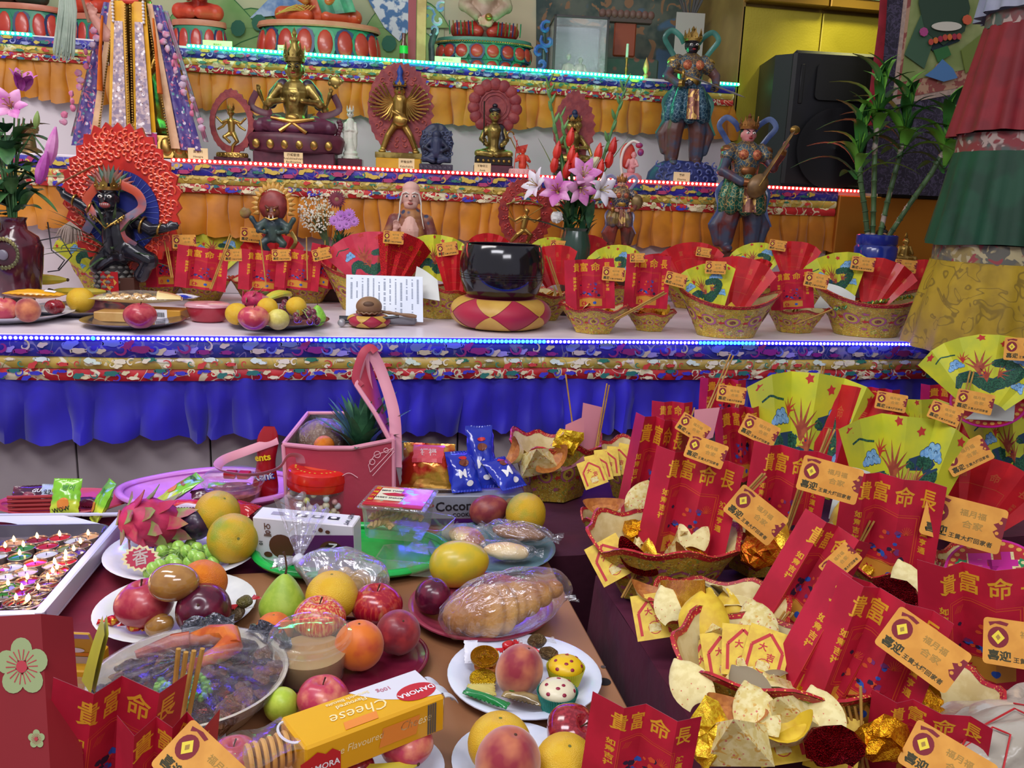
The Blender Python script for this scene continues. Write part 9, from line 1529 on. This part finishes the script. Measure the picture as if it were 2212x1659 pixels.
def bud(t,a,b,r,m_): a,b=V(a),V(b); g=G(); g.tube([a.lerp(b,i/6) for i in range(7)],[r*.4,r*.8,r,r*.95,r*.8,r*.5,r*.15],8); g.build('bud',m_,t)
t=SB(42,640,YA+.33,DK,'maroon vase of pink lilies at the left of the altar','vase','flower_vase'); g=G(); g.lathe([(0,0),(38,0),(42,6),(50,60),(54,105),(46,128),(26,142),(24,160),(28,168),(24,168),(20,158),(0,150)],36); g.build('vase_body',mat('vase_maroon','3c1220','5a1c2c',sc=5,rough=.18,coat=.6),t,ang=60)
g=G(); r_=random.Random(6)
for i in range(26): a=i*2*pi/26; g.ball((30*cos(a),-53,95+30*sin(a)),(4,2,5),0,7,5)
g.build('gold_wreath_relief',mat('relief_gold','8c8450','5c5a3c',rough=.4,metal=.4),t,kind='stuff'); g=G(); g.ball((0,-54,92),(11,4,11)); g.build('medallion',mat('medal_grey','74707c',rough=.3),t)
for i in range(60):
 a=r_.uniform(0,6.28); h=r_.uniform(170,345); q=r_.uniform(2,30); L=r_.uniform(50,105); b=V((q*cos(a),q*sin(a)*.6,h)); e=b+V((L*cos(a)*.8,L*sin(a)*.5,r_.uniform(-30,60))); leaf(t,b,e,r_.uniform(12,19),lf if i%3 else lf2,sag=.2)
g=G()
for i in range(7): a=i*.9; g.tube([(6*cos(a),4*sin(a),150),(14*cos(a),8*sin(a),260),(40*cos(a),14*sin(a),370)],[2.5,2.2,1.6],6)
g.build('stems',lf2,t)
for c,d,s,m_,op,sd in [((-12,-20,405),(-.3,-.5,.8),44,lilm,.55,0),((48,-20,425),(.3,-.2,1),46,lilm,.5,.5),((35,-38,385),(.2,-.9,.35),42,lilp,.8,1),((-24,-48,225),(-.1,-1,-.1),46,lilp,.95,.3),((-50,-30,380),(-.8,-.4,.4),36,lilp,.7,.2)]: lily(t,c,d,s,m_,6,op,sd)
bud(t,(90,-20,278),(112,-24,355),13,lilp); bud(t,(72,-30,240),(98,-40,305),13,lilm); bud(t,(66,-10,352),(74,-14,385),7,mat('bud_green','8ca85c',rough=.5)); leaf(t,(40,-20,230),(104,-26,190),10,lf2); g=G(); g.tube([(30,-10,300),(60,-15,340),(90,-20,300)],2,6); g.tube([(10,0,240),(40,-20,260),(72,-30,245)],2,6); g.build('bud_stem',lf2,t)
g=G(); g.tube([(46,10,120+0),(90,10,130),(112,8,90),(84,6,58),(60,6,54)],1.4,6); g.tube([(66,10,160),(70,10,100),(96,8,80),(82,6,60)],1.4,6); g.build('dark_cord',blackp,t)
t=SB(712,600,Y2-.15,DK,'posy of white gypsophila, dark red gerbera and violet daisies','flowers','flower_posy'); g=G(); g.lathe([(0,0),(14,0),(12,30),(15,60),(13,60),(0,52)],20); g.build('glass_vase',mat('posy_vase','5a7064','78887c',rough=.15,trans=.4),t)
g=G(); r_=random.Random(9); S=[]
for i in range(300): a=r_.uniform(0,6.28); q=sqrt(r_.random()); p=(-28+38*q*cos(a),8*sin(a),138+44*q*sin(a)); S.append(p); g.ball(p,r_.uniform(1.3,2.6),0,6,4)
g.build('white_blossoms',mat('gyp_white','c8c4a8','d8d4c8',rough=.6),t,kind='stuff'); g=G(); [g.tube([(0,0,55),(-14+(p[0]+28)*.3,0,100),p],.5,4) for p in S[:60]]; g.tube([(0,0,50),(18,0,110),(26,-4,160)],2,6); g.tube([(4,0,50),(30,0,100),(34,-4,120)],2,6); g.build('stems',mat('stem_olive','4c5c3c',rough=.6),t)
def daisy(t,c,r,m_,cm,n=18,d=(0,-1,.1),rows=2):
 X=TR(*c)@aim(d); o=bpy.data.objects.new('daisy_bloom',None); COL.objects.link(o); o.parent=t; o.matrix_local=X
 for k in range(rows):
  for i in range(n): a=(i+.5*k)*2*pi/n; g=G(); rr=r*(1-.25*k); w_=pi*rr/n*.75; g.grid(lambda u,q:((rr*.2+rr*.8*q)*cos(a)-sin(a)*(u-.5)*2*w_*sin(pi*min(1,q*.8+.2))**.6,(rr*.2+rr*.8*q)*sin(a)+cos(a)*(u-.5)*2*w_*sin(pi*min(1,q*.8+.2))**.6,r*(.06+.1*k)+.1*r*q*(1-q)),2,4); g.build('petal',m_,o,ang=80)
 g=G(); g.ball((0,0,r*.1),(r*.26,r*.26,r*.14),0,12,7); g.build('flower_centre',cm,o)
daisy(t,(18,-12,166),20,mat('gerbera_red','5c0a24','74122c',rough=.5),mat('gerbera_eye','8c6a4c',rough=.7),20)
for x,z,r in ((26,132,14),(44,136,14),(12,122,12),(38,116,13),(54,122,12),(24,112,12)): daisy(t,(x,-10-(x%5),z),r,mat('daisy_violet','a45cb8','b878c8',rough=.5),mat('daisy_eye','8c5c9c',rough=.6),14)
for i in range(10): leaf(t,(14+3*i%20,0,60),(4+7*i%50,-4,92+i*2),5,lf)
t=SB(1238,600,Y2-.42,DK,'tall bouquet of pink lilies and red gladioli behind the fans','flowers','flower_bouquet'); g=G(); g.lathe([(0,0),(26,0),(30,10),(34,70),(26,100),(30,106),(0,96)],24); g.build('vase_body',mat('bouquet_vase','2c4438',rough=.2,coat=.4),t); r_=random.Random(11)
for i in range(58): a=r_.uniform(0,6.28); h=r_.uniform(80,165); b=V((r_.uniform(-26,26),r_.uniform(-14,14),h)); leaf(t,b,b+V((r_.uniform(-45,45),-10+8*sin(a),r_.uniform(30,80))),r_.uniform(6,10),lf if i%4 else lf2,sag=.15)
glad=mat('gladiolus_red','b8201c','d03428',sc=9,rough=.45); gg=mat('gladiolus_green','4c7c44','6c9858',sc=9,rough=.5)
for pl,n0,reds in [([(-10,0,120),(-40,-4,250),(-66,-6,350),(-72,-6,395)],9,[(-52,-16,262),(-30,-16,225),(-14,-18,240),(-56,-12,236)]),([(0,0,120),(-20,-4,240),(-44,-4,330)],7,[(-26,-14,290),(-22,-14,255)]),([(10,0,120),(46,-4,240),(72,-6,340),(86,-6,400)],9,[(58,-14,250),(40,-16,230),(64,-14,275),(34,-16,262)])]:
 g=G(); g.tube(pl,[4,3.5,2.5,1.2][:len(pl)],7); g.build('gladiolus_stem',gg,t)
 P=[V(p) for p in pl]
 for i in range(n0): q=(i+1)/n0; f=1+q*(len(P)-2)-1e-6; j=int(f); b=P[j].lerp(P[min(j+1,len(P)-1)],f-j); bud(t,b,b+V(((-1)**i*9,-3,22)),5-2.5*q,gg)
 for c in reds: bud(t,V(c)-V((0,0,18)),V(c)+V((5,-4,20)),9,glad); leaf(t,V(c),V(c)+V((14,-6,16)),7,glad,'red_petal')
for a,b,w_ in [((0,0,100),(100,-6,310),7),((-6,0,100),(-90,-4,300),6),((0,0,90),(-120,-10,130),11),((6,0,110),(70,-8,260),7),((-10,0,100),(-50,-6,300),8)]: leaf(t,a,b,w_,gg if w_<9 else lf,sag=.06)
for c,d,s,m_,op,sd in [((4,-30,210),(.1,-1,.6),40,lilp,.85,0),((-46,-34,178),(-.3,-1,.3),40,lilp,.9,.4),((-84,-24,188),(-.8,-.5,.3),36,lilw,1.0,.2),((40,-34,186),(.5,-.9,.1),34,lilw,1.0,.6),((-4,-40,190),(.2,-.9,-.2),38,lilp,.9,.9)]: lily(t,c,d,s,m_,6,op,sd)
bud(t,(10,-20,215),(42,-20,262),9,mat('bud_cream','c8c49c',rough=.5)); g=G(); g.ball((-46,-34,128),(13,8,12),0,16,10); g.jitter(4,.3,2); g.build('white_carnation',mat('carnation','d8d8d4',rough=.6),t)
t=SB(1885,590,Y2-.45,DK,'leafy lucky bamboo canes in a deep blue jar','plant','potted_bamboo'); g=G(); g.lathe([(0,0),(36,0),(42,10),(44,54),(40,60),(42,64),(42,80),(38,82),(36,78),(0,74)],36); g.build('jar',mat('jar_blue','1c2c84','24389c',sc=4,rough=.2,coat=.5),t,ang=50)
can=mat('cane_green','4c6a40','3c5434',sc=9,rough=.5,layers=[('noise','b0a094',9,.6,.63,3)]); r_=random.Random(12)
for pl,tops in [([(-20,0,70),(-34,0,130),(-52,0,190),(-62,0,250)],[(-62,0,250)]),([(-10,0,70),(-18,2,160),(-28,4,260),(-30,4,330)],[(-30,4,330)]),([(4,0,70),(14,4,150),(28,6,240),(34,6,300)],[(34,6,300)]),([(20,0,70),(56,-2,140),(96,-4,210),(124,-4,270)],[(124,-4,270)])]:
 P=[V(p) for p in pl]
 for i in range(len(P)-1):
  for j in range(3): a=P[i].lerp(P[i+1],j/3); b=P[i].lerp(P[i+1],(j+1)/3); g=G(); g.tube([a,a.lerp(b,.08),a.lerp(b,.92),b],[7,5.4,5.4,7],9); g.build('cane',can,t)
 c=P[-1]
 for k in range(20): a=k*2.4; el=radians(78-3.4*k); L=r_.uniform(115,175); d=V((cos(a)*cos(el),.55*sin(a)*cos(el),sin(el))); b=c+V((0,0,-k*4+20)); leaf(t,b,b+d*L,r_.uniform(9,14),mat('bamboo_leaf_%d'%(k%3),('6aa83c','3c7434','27542c')[k%3],rough=.4),sag=.28)
# ================================================================ loudspeaker, scroll, banner, ribbon
sp=mat('speaker_black','08080c','0d0d14',sc=4,rough=.45); X0=PY(1645,250,Y2+.16); k=dep(X0)/F; W_=262*k; Hs=(PY(1700,112,Y2+.16).z-Z2)
t=thing('loudspeaker','big black moulded loudspeaker in the gold corner','speaker',T=TR(PY(1775,300,Y2+.16).x,Y2+.17,Z2+.001)@rotz(-.10)); D_=.30; w=W_/2
g=G(); P=[(-w*.92,.0),(-w*.70,-.06),(w*.86,-.06),(w,-.02),(w*.8,D_),(-w*.75,D_)]; g.prism(P,0,Hs*.98); g.build('cabinet_body',mat('speaker_side','0e1a1a',rough=.5),t,True,30)
g=G(); g.box((-w*.74,-.085,.008),(w*.86,-.055,Hs),bv=.012); g.build('front_baffle',sp,t,True,30); cx=w*.06
g=G(); g.lathe([(.0,-.0),(.02,.0),(.10,.012),(.118,.014),(.118,.020),(.105,.020),(.02,.014),(0,.02)],40,0,TR(cx,-.088,Hs*.30)@M.Rotation(pi/2,4,'X')@M.Scale(w/.2*1.1,4)); g.build('woofer',mat('woofer','0a0a10',rough=.35),t)
g=G(); g.prism(rrect(-.42*w+cx,.42*w+cx,-.13*Hs,.13*Hs,.02),0,.012,0,TR(0,-.087,Hs*.78)@M.Rotation(pi/2,4,'X')); g.build('horn_recess',mat('horn_dark','06060a',rough=.5),t)
for e in (-.58,.70): g=G(); g.box((e*w-.008,-.090,Hs*.62),(e*w+.008,-.084,Hs*.90),bv=.002); g.build('port_slot',mat('horn_dark','06060a'),t)
YT=Y2-.08; xz=lambda u,v:V((PY(u,v,YT).x,0,PY(u,v,YT).z)); o0=V((xz(2000,200).x,YT,xz(2000,200).z)); t=thing('hanging_scroll','painted landscape scroll in dark violet brocade beside the banner','scroll',o0)
def sq(name,pts,m_,y=0,th=.004,k=None):
 g=G(); n=len(pts); q=[xz(*p)-V((o0.x,0,o0.z)) for p in pts]; g.add([(p.x,y,p.z) for p in q]+[(p.x,y+th,p.z) for p in q],[tuple(range(n)),tuple(range(n,2*n))[::-1]]+[(i,n+i,n+(i+1)%n,(i+1)%n) for i in range(n)]); return g.build(name,m_,t,False,kind=k)
sq('brocade_mount',[(1860,417),(1925,-60),(2330,-60),(2300,428),(2060,425)],mat('violet_brocade','2c2838','241f30',sc=9,rough=.6,layers=[('line','504a60',14,.01,.03,2),('swirl','443c54',16,.58,.6,5)]))
sq('pale_border',[(1926,228),(1958,-60),(2330,-60),(2300,160)],mat('border_pink_grey','a08c80','b49c8c',sc=30,rough=.6),-.003); sq('red_border',[(1936,214),(1966,-60),(2330,-60),(2290,150)],mat('border_red','8c4a44','b08c70',sc=14,lo=.48,hi=.52,rough=.6),-.005); sq('painting',[(1944,178),(1974,-60),(2330,-60),(2290,110)],mat('scroll_green','7c8c50','98a068',sc=4,rough=.6),-.007)
for pts,c in [([(1948,120),(1972,60),(1990,20),(2010,90),(1990,150)],'3c5c44'),([(1985,-60),(2070,-60),(2088,20),(2076,70),(2030,100),(1992,70),(1978,10)],'2c4434'),([(1995,-60),(2050,-60),(2046,0),(2024,28),(2004,4)],'c8a8a4'),([(2015,60),(2028,0),(2052,0),(2062,52),(2040,62)],'8c4c2c'),([(1998,96),(2062,78),(2068,90),(2010,112)],'1c3038'),([(1990,165),(2010,150),(2028,130),(2050,150),(2060,170),(2030,178)],'4c78a8'),([(2008,168),(2018,140),(2032,134),(2042,160),(2028,176)],'b87c68'),([(2070,110),(2120,70),(2130,120),(2080,160)],'6c7c38'),([(2010,110),(2040,100),(2048,120),(2020,136)],'2f6a38')]: sq('painted_shape',pts,mat('scroll_'+c,c,rough=.6),-.0075-.0012*pts[0][0]%.004-.0011*(len(pts)+int(c[0],16)%5))
sq('moon_disc',ring(20,32,2034,60,0,10),mat('scroll_white','c8c4b4',rough=.6),-.030)
for i in range(7): sq('painted_jewel',ring(8,5,2000+10*i,90-abs(i-3)*-1.2-2*i,0,7),mat('scroll_jewel%d'%(i%3),('b8483c','c86a30','9c2c44')[i%3],rough=.6),-.031)
sq('painted_flower',ring(8,9,1985,72,0,10),mat('scroll_pinkfl','a8447c',rough=.6),-.030); sq('painted_flower',ring(8,10,2078,46,0,11),mat('scroll_orangefl','c85c3c',rough=.6),-.030)
YR=Y2-.12; a=[PY(u,v,YR) for u,v in ((1912,-60),(1905,60),(1893,170),(1880,272))]; o0_=a[-1]; g=G(); g.tube([p-o0_ for p in a],[.014,.016,.022,.020],8,flat=.12,up=(0,1,0)); o=g.build('red_ribbon',mat('ribbon_red','7c0c1c','8c1424',rough=.6),None,loc=o0_); tag(o,'long dark red ribbon hanging beside the painted scroll','ribbon')
YV=YA-.28; c0=PY(2165,757,YV); k=dep(c0)/F; t=thing('victory_banner','tiered pleated cloth banner in white, red, green and yellow','banner',T=TR(c0.x,YV+.06,c0.z)@M.Scale(k,4))
def tier(name,zb,zt,rb,rt,m_,seed,n=17,am=8):
 r_=random.Random(seed); ph=[r_.uniform(.5,1.3) for _ in range(n)]
 f=lambda a,b,o=0:(((rb+(rt-rb)*b)+am*(1-b*.7)*sin(a*2*pi*n)*ph[int(a*n)%n]-o)*cos(2*pi*a),((rb+(rt-rb)*b)+am*(1-b*.7)*sin(a*2*pi*n)*ph[int(a*n)%n]-o)*sin(2*pi*a),zb+(zt-zb)*b+(4*sin(a*2*pi*3+seed)*(1-b)))
 g=G(); g.grid(lambda a,b:f(a,b),n*6,6,0,True); g.grid(lambda a,b:f(-a,b,1.5),n*6,6,0,True); g.build(name,m_,t,ang=60)
tier('yellow_tier',0,186,170,136,mat('tier_yellow','a88a14','947810',sc=7,rough=.65,layers=[('line','7c6410',7,.01,.03,2)]),1); tier('green_tier',222,412,148,120,mat('tier_green','0a4028','083420',sc=7,rough=.65),2); tier('red_tier',448,662,134,96,mat('tier_red','7c101c','6c0c18',sc=7,rough=.65),3); tier('white_tier',684,860,112,92,mat('tier_white','8c90a0','7c8094',sc=7,rough=.65),4)
for z0,z1,r0,m_ in [(180,226,134,mgold),(408,452,118,mred),(656,690,96,mred)]: g=G(); g.lathe([(r0*.9,z0),(r0,z0+3),(r0,z1-3),(r0*.9,z1)],60); g.build('brocade_ring',mat('ring_gold','8c7a44','5c5a50',sc=9,rough=.6,layers=[('swirl','a89c74',9,.56,.6,3),('swirl','8c3c3c',7,.6,.63,8)]) if z0<200 else mat('ring_red','7c2c30','4c5450',sc=9,rough=.6,layers=[('swirl','a08c84',9,.56,.6,3)]),t)
l=bpy.data.lights.new('corner_downlight','SPOT'); l.energy=60; l.color=(1,.95,.35); l.spot_size=1.1; l.spot_blend=.6; l.shadow_soft_size=.1; o=bpy.data.objects.new('corner_downlight',l); COL.objects.link(o); o.location=(PY(1830,60,Y3).x,Y3-.45,Z3+.75); o.rotation_euler=(radians(22),0,0)
